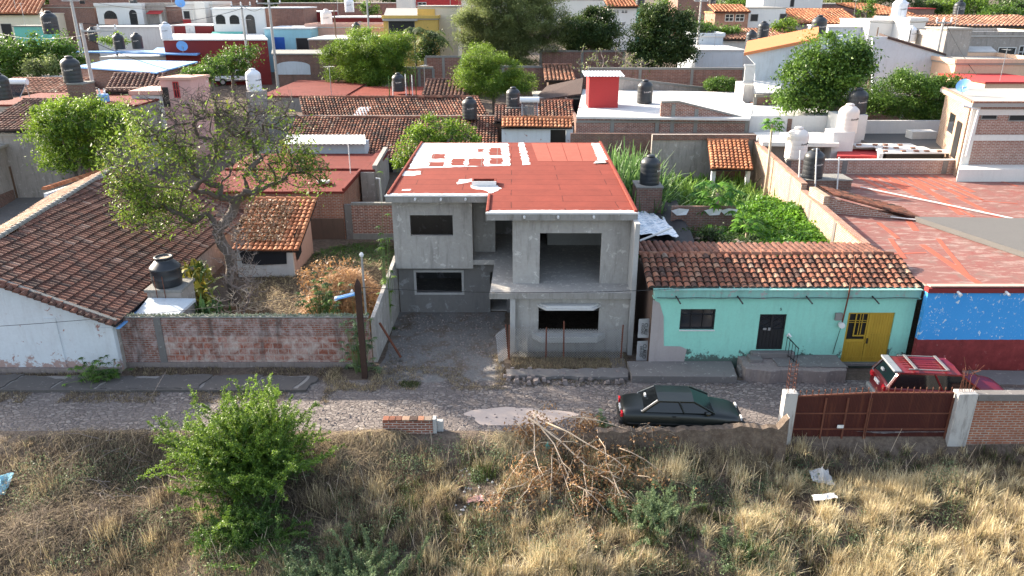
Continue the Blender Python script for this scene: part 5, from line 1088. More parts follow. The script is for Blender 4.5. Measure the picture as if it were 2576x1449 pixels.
# rows behind, left to right.  (name,label,U0,U1,Vt,y,dep,wall,roof,windows)
G=M
rows=[
 ('gabled_house','cream house with orange tiled gable roof at the top left corner','house',-30,100,34,112,10,'cream','cream',[('o',2,60,38,108)]),
 ('brick_house','plain grey brick house with cement columns right of the orange gable','house',105,236,17,118,8,'brick_far','greyroof',[]),
 ('terrace_house','teal terrace wall below the grey brick house at the top left','wall',33,112,64,104,3,'teal','mortar',[]),
 ('white_arch_house','white house with one arched window and one arched black door','house',240,356,14,116,10,'white_clean','whiteroof',[('a',259,26,298,61,G['salmon']),('a',323,24,349,62)]),
 ('terrace_house','long white terrace in front of the white arched house','house',238,408,66,108,7,'white','whiteroof',[('a',285,78,300,90)]),
 ('grey_house','grey house with small white door and red awning','house',356,412,13,117,8,'oldwall','greyroof',[('p',399,32,410,60,G['frame']),('s',376,26,412,33,G['redpaint'])]),
 ('brick_house','narrow brick house right of the white door and red awning','house',412,456,14,117.5,7,'brick_far','whiteroof',[]),
 ('brown_white_house','white and brown house with a tall square tower','house',455,531,10,116,8,'creamlight','whiteroof',[('o',462,28,478,46),('p',460,48,482,62,G['redpaint']),('o',516,25,530,60)]),
 ('maroon_house','small white and maroon house before the square tower','house',436,534,62,107,6,'maroon','corrwhite',[('p',466,64,492,84,G['frame']),('w',474,70,480,79)]),
 ('white_grille_house','white house with two arched grilles and a tall iron grille door','house',532,664,20,106,10,'white_clean','bluewhite',[('g',541,36,568,60),('g',576,37,603,60),('g',616,36,645,84),('s',535,79,612,88,G['teal'])]),
 ('white_flat_house','wide white roofed house with maroon front wall','house',410,672,98,92,14,'maroon','whiteroof',[]),
 ('brick_grid_house','brick house with a grid of cement columns at the top','house',660,762,18,118,8,'brick_far','bluewhite',[]),
 ('sky_blue_house','sky blue house with royal blue garage door','house',664,780,70,100,8,'skyblue','bluewhite',[('p',686,93,719,131,G['bluelid']),('o',745,96,778,128)]),
 ('corrugated_shed','shed with grey corrugated roof behind the sky blue house','shed',768,820,28,126,8,'maroon','corrwhite',[]),
 ('maroon_wall_house','low maroon walled house with cluttered white roof','house',818,965,42,122,8,'maroon','corrwhite',[]),
 ('salmon_house','salmon pink walled house right of the sky blue house','house',770,968,67,104,7,'salmon','whiteroof',[]),
 ('grey_brick_house','grey brick house with bright white flat roof','house',776,925,97,92,9,'brick_dk','whiteroof',[]),
 ('yellow_house','ochre yellow house with dark window and steep grey roof','house',964,1100,46,96,8,'yellow','greyroof',[('o',978,53,1043,84)]),
 ('yellow_tower_house','tall ochre and cream two storey block behind the palms','house',1050,1150,14,98,7,'cream','greyroof',[]),
 ('maroon_tall_house','tall maroon house with white window at the top centre','house',1040,1152,-18,124,8,'redpaint','greyroof',[('w',1052,6,1072,18)]),
 ('cream_tall_house','cream house front left of the tall maroon house','house',996,1042,-10,122,8,'creamlight','greyroof',[]),
 ('white_window_house','white house with small barred windows between the dark trees','house',1530,1602,18,118,8,'white_clean','tile_f',[('w',1544,26,1556,32),('w',1564,26,1578,32),('w',1552,56,1572,63)]),
 ('teal_gable_house','pale teal house behind the dark round trees','house',1600,1660,18,120,9,'teal','whiteroof',[]),
 ('far_brick_house','distant plain brick wall house right of the dark round tree','house',1706,1802,-6,130,8,'brick_far','greyroof',[]),
 ('white_blue_house','white house with two dark narrow windows behind the orange tiled cabin','house',1868,1978,18,112,9,'white_clean','greyroof',[('o',1862,34,1873,52),('o',1890,36,1905,52),('o',1963,35,1976,58)]),
 ('white_upper_house','plain white box house at the top right of centre','house',1922,2072,-12,124,9,'white_clean','whiteroof',[('o',1990,-4,1996,16)]),
 ('white_low_house','low white house with white slab roof beside the dark round tree','house',1752,1872,124,88,10,'bluewhite','whiteroof',[]),
 ('white_box_house','small white box house left of the long tiled roof','house',1748,1820,90,97,6,'bluewhite','whiteroof',[]),
 ('far_cluttered_house','grey house with cluttered roof at the top right','house',2070,2200,8,130,9,'brick_far','greyroof',[]),
 ('brick_cement_house','brick house with cement columns at the upper right','house',2215,2352,20,124,8,'brick_far','redpaint',[]),
 ('white_tower_house','tall bright white house with round vault on top','house',2190,2296,50,98,9,'white_clean','whiteroof',[('o',2255,72,2262,92)]),
 ('white_box_house','bright white cubic house left of the tall concrete pole','house',2290,2330,52,94,9,'white_clean','whiteroof',[]),
 ('blue_shade_house','bluish white house with terrace vault at the upper right','house',2085,2200,66,100,7,'bluewhite','whiteroof',[]),
 ('grey_door_house','grey rendered house with white French doors at the right edge','house',2384,2640,88,80,9,'oldwall','whiteroof',[('w',2513,120,2546,158),('w',2460,134,2476,148),('w',2566,116,2580,144),('s',2386,116,2490,127,G['whiteroof'])]),
 ('concrete_cube','small grey concrete cube on the roof of the French door house','roof cube',2384,2448,70,78,4,'oldwall','greyroof',[]),
 ('peach_house','peach coloured house with grey roof in front of the French doors','house',2405,2640,158,70,8,'peach','greyroof',[]),
 ('pink_low_house','low pinkish house with red roof patch at the right edge','house',2480,2660,205,63,7,'peach','redpaint',[]),
 ('long_white_house','long white and ochre walled house under the far right tiles','house',2300,2640,68,97,8,'bluewhite','greyroof',[('p',2491,68,2640,86,G['yellow'])]),
 ('back_brick_house','distant brick house row behind the salmon house','house',700,1000,6,140,8,'brick_far','greyroof',[]),
 ('back_white_house','distant white and brick house row behind the big feathery tree','house',1150,1540,-2,145,8,'creamlight','greyroof',[]),
 ('back_brick_house','distant brick houses above the arched white house','house',120,640,-12,142,8,'brick_far','greyroof',[('o',200,2,215,14)]),
 ('brick_ruin','roofless dark brick ruin with a faded arched mural','ruin',686,835,134,84,6,'brick_dk','mortar',[]),
 ('red_roof_house','house with red felt roof and black parapet behind the white tank','house',655,865,240,68,13,'oldwall','felt2',[]),
 ('red_roof_house','small red roofed house carrying the black tank in the centre','house',850,1060,243,68,8,'oldwall','felt',[]),
 ('tiled_house','small dark tiled house behind the bright feathery bush','house',1060,1160,243,70,6,'brick_dk','tile_l',[]),
 ('ivy_house','small salmon hut partly under the bright hedge','hut',1800,1850,222,76,3,'brick_or','brick_or',[]),
]
B={}
for i_,r in enumerate(rows): B[r[1]]=block(r[0],r[1],r[2],*r[3:9],r[9],wins=r[10],sk={'wide white roofed house with maroon front wall':-.36,'white house with two arched grilles and a tall iron grille door':-.3,'roofless dark brick ruin with a faded arched mural':-.3,'yellow':0}.get(r[1],-.0),par=(.35 if i_%2 and r[9] in('whiteroof','greyroof') else 0))
# roofs of clay tile on some of them
t=B['cream house with orange tiled gable roof at the top left corner']; tiles2(t,-30,96,37,111.5,12.0,119,13.7,'tile_o',.6,.7,slant=3.0,seed=31)
t=B['white house with small barred windows between the dark trees']; tiles2(t,1528,1606,17,117.5,12.9,123,13.8,'tile_o',.5,.6,seed=32)
t=B['long white and ochre walled house under the far right tiles']; tiles2(t,2296,2640,67,96.5,10.9,103,11.9,'tile_f',.5,.6,seed=33)
t=B['brick house with cement columns at the upper right']; tiles2(t,2200,2300,38,119,11.75,124,13.2,'tile_o',.5,.6,slant=4,seed=34)
t=B['small dark tiled house behind the bright feathery bush']; tiles2(t,1060,1170,243,69.5,5.9,74,6.8,'tile_l',.35,.45,seed=35)
t=block('tiled_cabin','brick cabin with orange tiled roof and two white framed windows','house',1800,1884,30,110,6,'brick_or','orangeroof',wins=[('w',1826,36,1843,52),('w',1852,36,1870,52)]); tiles2(t,1796,1888,32,109.5,12.3,113.5,13.1,'tile_o',.5,.6,seed=36)
t=block('tiled_house','long tiled house with many clay tile rows at the upper right','house',1975,2165,60,112,6,'oldwall','greyroof'); tiles2(t,1970,2170,60,111.5,10.75,119,12.5,'tile_o',.5,.6,seed=37)
t=block('tiled_house','long low tiled house left of the blue grey gable','house',1768,2010,100,100,6,'white','greyroof'); tiles2(t,1762,2040,100,99.5,9.2,106,10.2,'tile_f',.45,.55,seed=38)
t=block('tiled_shed','small shadowed tiled shed under the bare tree','shed',1380,1452,202,80,5,'brown','greyroof'); tiles2(t,1370,1450,204,79.5,6.2,86,7.2,'tile_f',.4,.5,seed=39)
t=block('tiled_shed','sloping tiled shed with deep shadow left of the red box tower','shed',1345,1462,245,70,5,'dark','greyroof')  # near-black wall colour paints the shadowed opening under the roof
mb=MB(); P=[Py(1340,252,69.5),Py(1462,235,69.5),Py(1467,195,76),Py(1376,215,76)]; mb.slab(P,.15); mb.build('roof',M['tile_l'],t)
# tower on the brown and white house, gable walls
mb=MB(); a=Py(488,5,114); b=Py(513,5,114); mb.box(a.x,b.x,114,116,6,a.z); o=mb.build('square_tower',M['creamlight'],B['white and brown house with a tall square tower'])
# steep grey roof on yellow house
t=B['ochre yellow house with dark window and steep grey roof']; mb=MB(); mb.slab([Py(962,48,95.6),Py(1050,48,95.6),Py(1050,20,101),Py(972,20,101)],.2); mb.build('sloping_roof',M['greyroof'],t)
t=B['tall ochre and cream two storey block behind the palms']; mb=MB(); a=Py(1050,22,97.9); b=Py(1096,90,97.9); mb.box(a.x,b.x,97.8,97.98,b.z,a.z); mb.build('front_panel',M['yellow'],t)
# mural arch on the ruin
t=B['roofless dark brick ruin with a faded arched mural']; y=83.96
a=Py(697,187,y);b=Py(782,187,y);top=Py(740,154,y).z; n=12; arc=[(a.x,a.z),(b.x,b.z)]+[((a.x+b.x)/2+(b.x-a.x)/2*math.cos(math.pi*i/n),a.z+.9+(top-a.z-.9)*math.sin(math.pi*i/n)) for i in range(n+1)]
mb=MB(); mb.fprism(arc,y-.03,y); mb.build('mural_arch',M['bluewhite'],t)
# blue grey gable house
t=thing('gable_house','blue grey rough walled gable house with orange roof and white balcony','house',(34,70,2))
y=66.0; q=[Py(u,v,y) for u,v in ((1899,236),(2150,236),(2150,85),(2056,96),(1873,132),(1899,160))]
mb=MB(); mb.fprism([(p.x,p.z) for p in q],y,y+.3); mb.build('gable_wall',M['bluewhite'],t)
mb=MB(); a=Py(1872,132,y-.3);b=Py(2060,94,y-.3); off=Vector((1.2,3.5,.75)); mb.slab([a,b,b+off,a+off],.25); mb.build('roof',M['orangeroof'],t)
a=Py(1872,205,y+.5); b=Py(1900,205,y+.5); mb=MB(); mb.box(a.x,b.x,y+.4,y+3,1,a.z-.2); mb.build('porch_wall',M['white'],t)
mb=MB(); n=9; a=Py(1873,205,y-.5); b=Py(1899,230,y-2.5); zt_=Py(1873,160,y).z
for k in range(n): x=Py(1873+26*k/n,190,y-.05).x; mb.box(x-.04,x+.04,y-.12,y-.04,Py(1880,204,y).z,Py(1880,166,y).z)
mb.box(Py(1872,160,y).x,Py(1900,160,y).x,y-.16,y-.02,Py(1880,166,y).z,Py(1880,161,y).z); mb.box(Py(1872,160,y).x,Py(1900,160,y).x,y-.16,y-.02,Py(1880,210,y).z,Py(1880,204,y).z); mb.build('balcony_rail',M['white_clean'],t)
a=Py(1902,233,62.5);b=Py(1962,233,62.5);c=Py(1968,203,65.9);d=Py(1895,203,65.9); corr(t,(a,b,c,d),mat='corrwhite',pitch=.4)
# second blue shaded gable
t=thing('gable_house','large plain blue shaded gable wall house behind the right trees','house',(45,76,2)); y=74.0
q=[Py(u,v,y) for u,v in ((2195,250),(2362,250),(2378,136),(2236,92),(2195,92))]
mb=MB(); mb.fprism([(p.x,p.z) for p in q],y,y+.3); mb.build('gable_wall',M['bluewhite'],t)
mb=MB(); a=Py(2234,91,y-.1);b=Py(2381,135,y-.1); mb.slab([a,b,b+Vector((2.4,7,0)),a+Vector((2.4,7,0))],.2); mb.build('roof',M['tile_l'],t)
mb=MB(); p=Py(2381,140,y); mb.box(p.x,p.x+.3,y+.31,y+7,3,p.z-.3); mb.build('side_wall',M['white'],t)
# long brick compound walls
def bwall(label,U0,V0,U1,V1,y0,y1,mat='brick_far',cap='mortar',h=3.2,posts=True):
    a=Py(U0,V0,y0);b=Py(U1,V1,y1); t=thing('brick_wall',label,'wall',((a.x+b.x)/2,(y0+y1)/2,min(gz(a.x,y0),gz(b.x,y1))-.2))
    mb=MB(); mb.wallseg(a,b,.2,gz(a.x,y0)-.3,a.z-.1,gz(b.x,y1)-.3,b.z-.1); mb.build('brickwork',M[mat],t)
    mb=MB(); mb.bar((a.x,y0,a.z),(b.x,y1,b.z),.3,.2); n=max(2,int((b-a).length/4))
    if posts:
        for k in range(n+1): p=a.lerp(b,k/n); mb.box(p.x-.14,p.x+.14,p.y-.15,p.y-.101,gz(p.x,p.y)-.2,p.z-.1)
    mb.build('cement_frame',M[cap],t); return t
bwall('long brick compound wall in front of the dark round tree',1480,172,1872,172,78,78)
bwall('brick wall piece behind the big feathery tree trunk',1360,128,1570,128,92,92)
bwall('brick wall with cement frame between lime tree and bright bush',1018,170,1090,170,82,82)
bwall('tall brick wall panel left of the bright feathery bush',1070,142,1160,142,84,84)
bwall('brick wall behind the bright bush running to the bare tree',1150,165,1380,168,86,86)
bwall('dark brick wall at the foot of the big right tree',1900,240,2170,245,63,63,'brick_dk')
bwall('dark brick wall behind the right green trees',2150,240,2400,245,64,64,'brick_dk')
bwall('brick wall edge left of the red flat roof tank',0,190,60,195,80,80,'brick_dk')
bwall('low sloping plaster wall behind the white roof',1556,195,1780,222,73,75,'oldwall',posts=False)
# more tanks
tank('black',1003,229,y=70,s=1.0,label='black water tank among thin pipes on the central red roof')
tank('black',1182,299,y=61,s=1.08,label='black water tank on the long tiled roofs above the bright leafy tree')
tank('black',1291,272,y=62.5,s=1.05,label='black water tank on a cement block left of the solar heater')
tank('black',1621,258,z=6.05,s=1.15,label='black water tank on the broad white flat roof')
tank('black',131,85,y=100,s=1.7,label='black water tank behind the left green trees')
tank('black',302,123,y=92,s=1.1,label='left of two black tanks behind the pale blue metal roof',group='pair behind the blue roof')
tank('black',348,122,y=92,s=1.1,label='right of two black tanks behind the pale blue metal roof',group='pair behind the blue roof')
tank('black',236,103,y=96,s=1.0,label='black water tank left of the small lime bush at the upper left')
tank('blue',421,98,y=90.5,s=1.15,label='white water tank standing on the maroon walled house')
tank('blue',641,228,y=66,s=1.15,label='large bluish white water tank right of the big half bare tree',rot=.9)
tank('cream',823,66,y=106,s=1.35,label='cream water tank on the salmon walled house')
tank('blue',880,30,y=121,s=1.25,label='white water tank raised on legs at the top')
tank('black',898,90,y=99,s=1.0,label='black water tank behind the lime green tree')
tank('black',1888,116,y=90,s=1.1,label='left of two black tanks before the upper right tiles',group='tanks before the upper right tiles')
tank('black',1918,96,y=98,s=1.25,label='grey dusty black tank with solar frame before the upper right tiles',group='tanks before the upper right tiles')
tank('black',2056,95,y=80,s=1.35,label='wide black water tank behind the orange gable roof')
tank('black',2409,42,y=110,s=1.3,label='black water tank at the far right before the hedge')
tank('blue',2258,50,y=100,s=1.6,label='white water tank on top of the tall bright white house')
tank('blue',2288,104,y=86,s=1.0,label='white water tank beside the blue shaded gable')
tank('black',1791,18,y=128,s=1.0,label='tiny black tank at the top behind the orange tiled cabin')
tank('black',1610,15,y=118,s=1.2,label='black tank on the white barred window house')
tank('black',337,15,y=118,s=1.0,label='black tank on the white arched house')
dish(710,0,116,.0+.9,'tiny dish at the top left of centre',az=.3) if False else None
dish(458,115,90,.62,'pale blue satellite dish on the maroon walled house')
dish(453,6,115,.7,'grey satellite dish on the arched white house roof')
# the small cement block under a tank
block('cement_block','cement block under the black tank left of the solar heater','tank stand',1272,1326,270,61.8,1.5,'mortar','mortar',lip=.02,rt=.05)
# white tank's column
a=Py(622,229,65.6);b=Py(660,229,65.6); mb=MB(); mb.box(a.x,b.x,65.2,66.8,2,a.z); o=mb.build('tank_column',M['oldwall']); tag(o,'grey rendered column under the large bluish white tank','tank stand')
# poles with cross arms, wires
def pole(U,Vb,Vt,y,label,arm=None,r=.14,mat='polecon'):
    p=Py(U,Vb,y); p.z=min(p.z,gz(p.x,y)+3); z=Py(U,Vt,y).z; g=gz(p.x,y)-.2
    t=thing('utility_pole',label,'utility pole',(p.x,y,g),'utility poles'); mb=MB(); mb.tube([(p.x,y,g),(p.x,y,z)],[r*1.2,r*.75],8); mb.build('shaft',M[mat],t)
    if arm:
        za,w,dx=arm; mb=MB(); mb.bar((p.x+dx-w/2,y-.1,z-za),(p.x+dx+w/2,y-.1,z-za),.1,.12); mb.build('crossarm',M['steel'],t)
        for k in range(3):
            x=p.x+dx-w/2+w*k/2; mb=MB(); mb.lathe([(0,0),(.07,0),(.1,.1),(.06,.2),(.09,.3),(.04,.42),(0,.42)],(x,y-.1,z-za+.06),8); mb.build('insulator',M['pipew'],t)
    return Vector((p.x,y,z))
p1=pole(240,245,58,60,'tall concrete pole with transformer left of the pink house',(.55,2.6,1.3),.16)
t=thing('transformer','bluish transformer with bushings hanging on the tall concrete pole','transformer',(p1.x+.9,60,p1.z-6.4)); mb=MB(); mb.lathe([(0,0),(.42,0),(.45,.1),(.45,1.1),(.4,1.2),(0,1.22)],(p1.x+.75,59.7,p1.z-6.4),14); mb.build('body',M['bluesheet'],t)
mb=MB(); 
for k in (-.2,.2): mb=MB(); mb.lathe([(0,0),(.07,0),(.09,.2),(.05,.4),(0,.4)],(p1.x+.75+k,59.7,p1.z-5.18),8); mb.build('bushing',M['pipew'],t)
p2=pole(197,92,-8,92,'pale concrete pole behind the left green trees',(.4,2,0),.2)
p3=pole(620,120,8,86,'pole before the white arched grille house',(.3,2.0,0),.14)
p4=pole(690,130,-5,84,'pole with lamp beside the sky blue house',(.5,2.4,0),.16)
p5=pole(930,110,-5,90,'bright pole in front of the salmon house',None,.12)
p6=pole(846,100,14,95,'thin dark pole with climbing plant before the salmon house',None,.1,'wood')
p7=pole(1756,90,-5,96,'concrete pole right of the dark round tree',(.3,1.6,0),.13)
p8=pole(2350,172,48,76,'concrete pole before the bright white houses',(.3,1.4,0),.15)
p9=pole(2200,125,68,88,'short thin pole above the big right tree',None,.08,'wood')
p10=pole(2285,110,70,84,'dark lamp pole between the white houses',None,.07,'iron')
def wire(a,b,sag,label,r=.018,grp='overhead cables'):
    a=Vector(a);b=Vector(b); mb=MB(); pts=[a.lerp(b,k/16)-Vector((0,0,sag*4*(k/16)*(1-k/16))) for k in range(17)]; mb.tube(pts,r,4); o=mb.build('cable',M['wire']); tag(o,label,'cable',grp)
wire((PX,26.75,3.9),Py(2145,690,27.4),.45,'thin black cable crossing the front of the grey unfinished house',.012)
wire((PX,26.75,3.85),Py(0,820,26.5),.15,'thin cable running left along the white wall and brick wall',.010)
for k,(a,b,l) in enumerate(((p1,p4,'cable from the transformer pole to the pole by the sky blue house'),(p1+Vector((0,0,-1)),Py(660,200,66),'lower cable from the transformer pole towards the bluish white tank'),(p2,p3,'cable between the two poles at the upper left'),(p3,p4,'short cable between the poles near the arched grilles'),(p8,Py(2576,300,60),'cable from the white pole down to the right edge'),(p8,Py(2060,20,110),'cable from the white pole up across the far roofs'),(p1+Vector((2,0,-.5)),Py(-40,70,110),'cable from the transformer pole to the top left'))): wire(a,b,1.0,l,.022)
# thin pipes by the centre tank
for k,(u,v0,v1) in enumerate(((980,236,190),(1022,240,186),(1030,238,190),(1038,236,188),(1047,232,176),(990,262,205))):
    a=Py(u,v0,69);b=Py(u,v1,69); mb=MB(); mb.tube([(a.x,69,a.z-.6),(a.x,69,b.z)],.045,5); o=mb.build('vent_pipe',M['pipew' if k%2 else 'leaf_vine']); tag(o,'thin upright pipe among those round the central red roof tank','pipe',group='thin pipes round the central roof tank')

# small clutter on the mid and far roofs: antennas, rebar ends
rc=random.Random(17)
for i_,(lb,b) in enumerate(B.items()):
    if i_%2: continue
    bb=[c for c in b.children if c.name.startswith('roof')]
    if not bb: continue
    vs=[bb[0].matrix_local.translation+v.co+b.location for v in bb[0].data.vertices]; x0=min(v.x for v in vs);x1=max(v.x for v in vs);y0=min(v.y for v in vs);y1=max(v.y for v in vs);z=max(v.z for v in vs)
    x=x0+(x1-x0)*rc.uniform(.1,.9); y=y0+.6; short=' '.join(lb.split()[:9])
    t=thing('roof_antenna','thin antenna on the '+short,'antenna',(x,y,z),'antennas on the far roofs'); mb=MB(); h_=rc.uniform(1.6,3.2); mb.tube([(x,y,z),(x,y,z+h_)],.03,4); mb.build('mast',M['steel'],t)
    mb=MB(); a=rc.uniform(0,3.1); dx,dy=math.cos(a),math.sin(a)*.6; mb.bar((x-dx*.6,y-dy*.6,z+h_-.1),(x+dx*.6,y+dy*.6,z+h_-.1),.03,.03)
    for k in range(5): f=-.5+k*.25; mb.bar((x+dx*f-dy*.35,y+dy*f+dx*.35,z+h_-.09),(x+dx*f+dy*.35,y+dy*f-dx*.35,z+h_-.09),.02,.02)
    mb.build('aerial',M['steel'],t)
# ---------- vegetation
def branchy(mb,base,fork,targets,r0=.16,rt=.012,seed=1,sides=5,kink=.12,minr=.008,steps=3):
    rr=np.random.RandomState(seed); base=np.array(base,float); fork=np.array(fork,float)
    n0=4; nodes=[base+(fork-base)*i/n0+np.array([rr.normal()*kink*.3,rr.normal()*kink*.3,0])*(0<i<n0) for i in range(n0+1)]; par=[-1]+list(range(n0))
    T=np.array(targets,float); order=np.argsort(np.linalg.norm(T-fork,axis=1)+rr.rand(len(T))*.3*np.linalg.norm(T-fork,axis=1))
    ends=[]
    for ti in order:
        t=T[ti]; Nn=np.array(nodes[n0-1:]); d=np.linalg.norm(Nn-t,axis=1)+.25*np.linalg.norm(Nn-fork,axis=1)*.6
        k=int(np.argmin(d))+n0-1; a=nodes[k]; L=np.linalg.norm(t-a)
        m=max(2,int(steps if L>.8 else 2)); prev=k
        for i in range(1,m+1):
            f=i/m; p=a+(t-a)*f; 
            if i<m: p=p+rr.normal(size=3)*kink*L*.35
            nodes.append(p); par.append(prev); prev=len(nodes)-1
        ends.append(prev)
    n=len(nodes); cnt=np.zeros(n)
    for e in ends: cnt[e]+=1
    for i in range(n-1,0,-1): cnt[par[i]]+=cnt[i]
    tot=cnt[0]; rad_n=np.maximum(minr,r0*(cnt/tot)**.46); rad_n[0]=r0*1.25
    ch=[[] for _ in range(n)]
    for i in range(1,n): ch[par[i]].append(i)
    # chains
    stack=[(0,None)]; 
    done=set()
    def chain(i):
        c=[i]
        while ch[c[-1]]:
            nx=max(ch[c[-1]],key=lambda q:cnt[q]); c.append(nx)
        return c
    starts=[0]
    while starts:
        s=starts.pop(); c=chain(s)
        if s!=0: pts=[nodes[par[s]]]+[nodes[q] for q in c]; rs=[rad_n[s]]+[rad_n[q] for q in c]
        else: pts=[nodes[q] for q in c]; rs=[rad_n[q] for q in c]
        sd=sides if rs[0]>.04 else 3
        mb.tube(pts,rs,sd,cap=False)
        for q in c:
            for x in ch[q]:
                if x not in c: starts.append(x)
    return np.array([nodes[e] for e in ends])
def inblob(n,c,r,rs,shell=.5):
    d=rs.normal(size=(n,3)); d/=np.linalg.norm(d,axis=1)[:,None]; q=rs.uniform(0,1,n)**shell
    return np.array(c)+d*np.array(r)*q[:,None],q
def crown(blobs,size,dens,rs,clump=.28,low=.0,shell=.33,flat=.5,asp=.5):
    Ps=[];Rn=[]
    for (c,r) in blobs:
        A=4*math.pi*((r[0]*r[1])**1.6/3+(r[0]*r[2])**1.6/3+(r[1]*r[2])**1.6/3)**(1/1.6)
        n=int(A*dens*3.0/(size*size*asp)); nc=max(5,int(A/(clump*clump*7))); cc,q=inblob(nc,c,r,rs,shell)
        pw=rs.gamma(1.1,1,nc); k=rs.choice(nc,n,p=pw/pw.sum()); cs=rs.uniform(.55,1.35,nc); P=cc[k]+rs.normal(size=(n,3))*(clump*cs[k])[:,None]*np.array([1,1,.7]); cr=rs.uniform(0,1,nc)
        Ps.append(P); Rn.append(np.clip(cr[k]*.5+rs.rand(n)*.45+.05+.18*(q[k]-.7),0,1))
    return np.concatenate(Ps),np.concatenate(Rn)
def tree(name,label,cat,y,px,mat,size=.2,dens=.9,trunk=None,bark='bark',clump=.3,seed=1,ry=1.0,group=None,r0=.16,flat=.5,asp=.55,g=None,shell=.33,bare=0,lowz=None):
    rs=np.random.RandomState(seed); blobs=[]
    for (U,V,rU,rV,*o) in px:
        yy=y+(o[0] if o else 0); c=Py(U,V,yy); k=depth(yy,c.z)/F; blobs.append((tuple(c),(rU*k,rU*k*ry*.9,rV*k)))
    cx=sum(b[0][0] for b in blobs)/len(blobs); cz=sum(b[0][2] for b in blobs)/len(blobs); lo=min(b[0][2]-b[1][2] for b in blobs)
    if trunk: tp=Py(trunk,600,y); bx=(trunk-CX)*depth(y,gz(0,y))/F
    else: bx=cx
    gb=gz(bx,y) if g is None else g
    t=thing(name,label,cat,(bx,y,gb),group)
    T=[]
    for (c,r) in blobs: P,_=inblob(max(4,int(10*r[0])),c,np.array(r)*.8,rs,.6); T+=list(P)
    mb=MB(); fork=(bx*.6+cx*.4,y,max(gb+.6,lo*.7+cz*.3)); branchy(mb,(bx,y,gb-.2),fork,T,r0,seed=seed,sides=6); mb.build('trunk',M[bark],t,smooth=True)
    P,rn=crown(blobs,size,dens,rs,clump,shell=shell,asp=asp)
    P=P[P[:,2]>gb+.05] if True else P; rn=rn[:len(P)] if len(rn)>=len(P) else rn
    q=leaf_arrays(P,rs.uniform(.6,1.25,len(P))*size,rn,flat,asp)
    link('crown',q[0],q[1],M[mat],t,rnd=q[2]); return t
# round bright tree, left street
tree('round_tree','round bright green street tree shading the white pickup at the left','tree',49,[(205,290,105,45),(150,330,75,60),(250,300,80,50),(200,360,95,60),(120,300,50,40),(290,330,45,55,-1),(170,400,70,32)],'leaf_lime',.17,.85,trunk=215,seed=2,clump=.26)
tree('dense_tree','leftmost dark green tree at the upper left edge','tree',80,[(20,140,60,48),(-10,120,50,40),(60,120,30,28),(30,170,60,26)],'leaf_mid',.28,.8,seed=3,clump=.4)
tree('dense_tree','bright topped tree between the left edge trees and the pale blue roof','tree',81,[(125,115,52,38),(165,145,38,42),(100,150,40,30),(150,165,50,26)],'leaf_mid',.28,.8,seed=4,clump=.4)
tree('olive_tree','low olive yellow tree in front of the left edge trees','tree',77,[(95,165,45,28)],'leaf_olive',.25,.8,seed=5,clump=.35)
tree('street_tree','rounded green tree behind the flat topped tree in the side street','tree',83,[(600,150,52,34),(560,165,35,25)],'leaf_mid',.26,.8,seed=6,clump=.35)
tree('street_tree','darker tree left of the rounded green tree in the side street','tree',76,[(545,165,38,30),(515,180,28,20)],'leaf_mid',.24,.8,seed=7,clump=.35)
tree('clipped_tree','flat clipped dark tree beside the pink house','tree',66,[(492,196,44,20),(492,182,40,10)],'leaf_mid',.18,1.0,seed=8,clump=.25)
tree('lime_tree','large lime green tree left of the palms','tree',80,[(930,130,85,52),(880,170,65,48),(980,150,65,60),(930,180,75,42),(860,130,40,30),(1000,110,40,28)],'leaf_lime',.22,.95,seed=9,clump=.38,asp=.3)
tree('feathery_tree','huge grey green feathery tree at the top centre','tree',92,[(1290,135,80,40),(1205,105,55,35),(1240,40,95,55),(1330,50,90,60),(1180,50,45,30),(1300,95,80,40),(1390,85,50,35),(1250,90,60,35),(1350,0,80,40),(1240,-10,80,40)],'leaf_olive',.26,.8,trunk=1320,seed=10,clump=.5,asp=.22,r0=.4,shell=.45,flat=0)
tree('feathery_bush','bright feathery bush in front of the huge feathery tree','bush',72,[(1215,150,50,45),(1190,190,50,40),(1260,185,55,42),(1235,215,80,28),(1310,210,40,25)],'leaf_lime',.2,.75,seed=11,clump=.3,asp=.25,flat=0)
tree('dark_tree','dark olive round tree left of the barred window house','tree',94,[(1480,75,75,48),(1440,95,42,34),(1510,50,42,34),(1535,95,42,34),(1470,105,60,25)],'leaf_dark',.27,1.4,seed=12,clump=.4)
tree('dark_tree','tall dark rounded tree right of the barred window house','tree',86,[(1660,60,55,48),(1680,110,72,48),(1620,100,45,45),(1720,80,32,45),(1650,140,66,32),(1700,130,50,35),(1640,45,40,35)],'leaf_dark',.26,1.4,seed=13,clump=.4)
tree('broadleaf_tree','big broad leaved tree before the blue grey gable','tree',58,[(2080,130,48,46),(2030,180,62,62),(2000,240,55,42),(2120,150,55,55),(2160,150,45,60),(2060,240,60,42),(2110,215,50,40),(2080,200,60,60)],'leaf_mid',.24,1.3,seed=14,clump=.4,trunk=2100,r0=.25)
tree('green_tree','wide lighter green tree before the blue shaded gable','tree',60,[(2220,250,55,48),(2290,240,70,52),(2350,240,50,50),(2280,195,35,26),(2380,205,28,22),(2330,285,50,22)],'leaf_mid',.21,1.2,seed=15,clump=.35,asp=.4)
tree('hedge','clipped bright hedge arching over the salmon hut','hedge',73,[(1820,212,48,16),(1870,232,40,14),(1790,214,22,10)],'leaf_mid',.16,1.1,seed=16,clump=.2)
tree('small_tree','small bright leafy tree behind the red felt roof','tree',48.5,[(1090,325,50,35),(1050,360,48,38),(1140,340,50,35),(1180,345,28,22),(1020,400,28,34),(1100,380,60,35)],'leaf_lime',.17,.65,seed=17,clump=.24,trunk=1060)
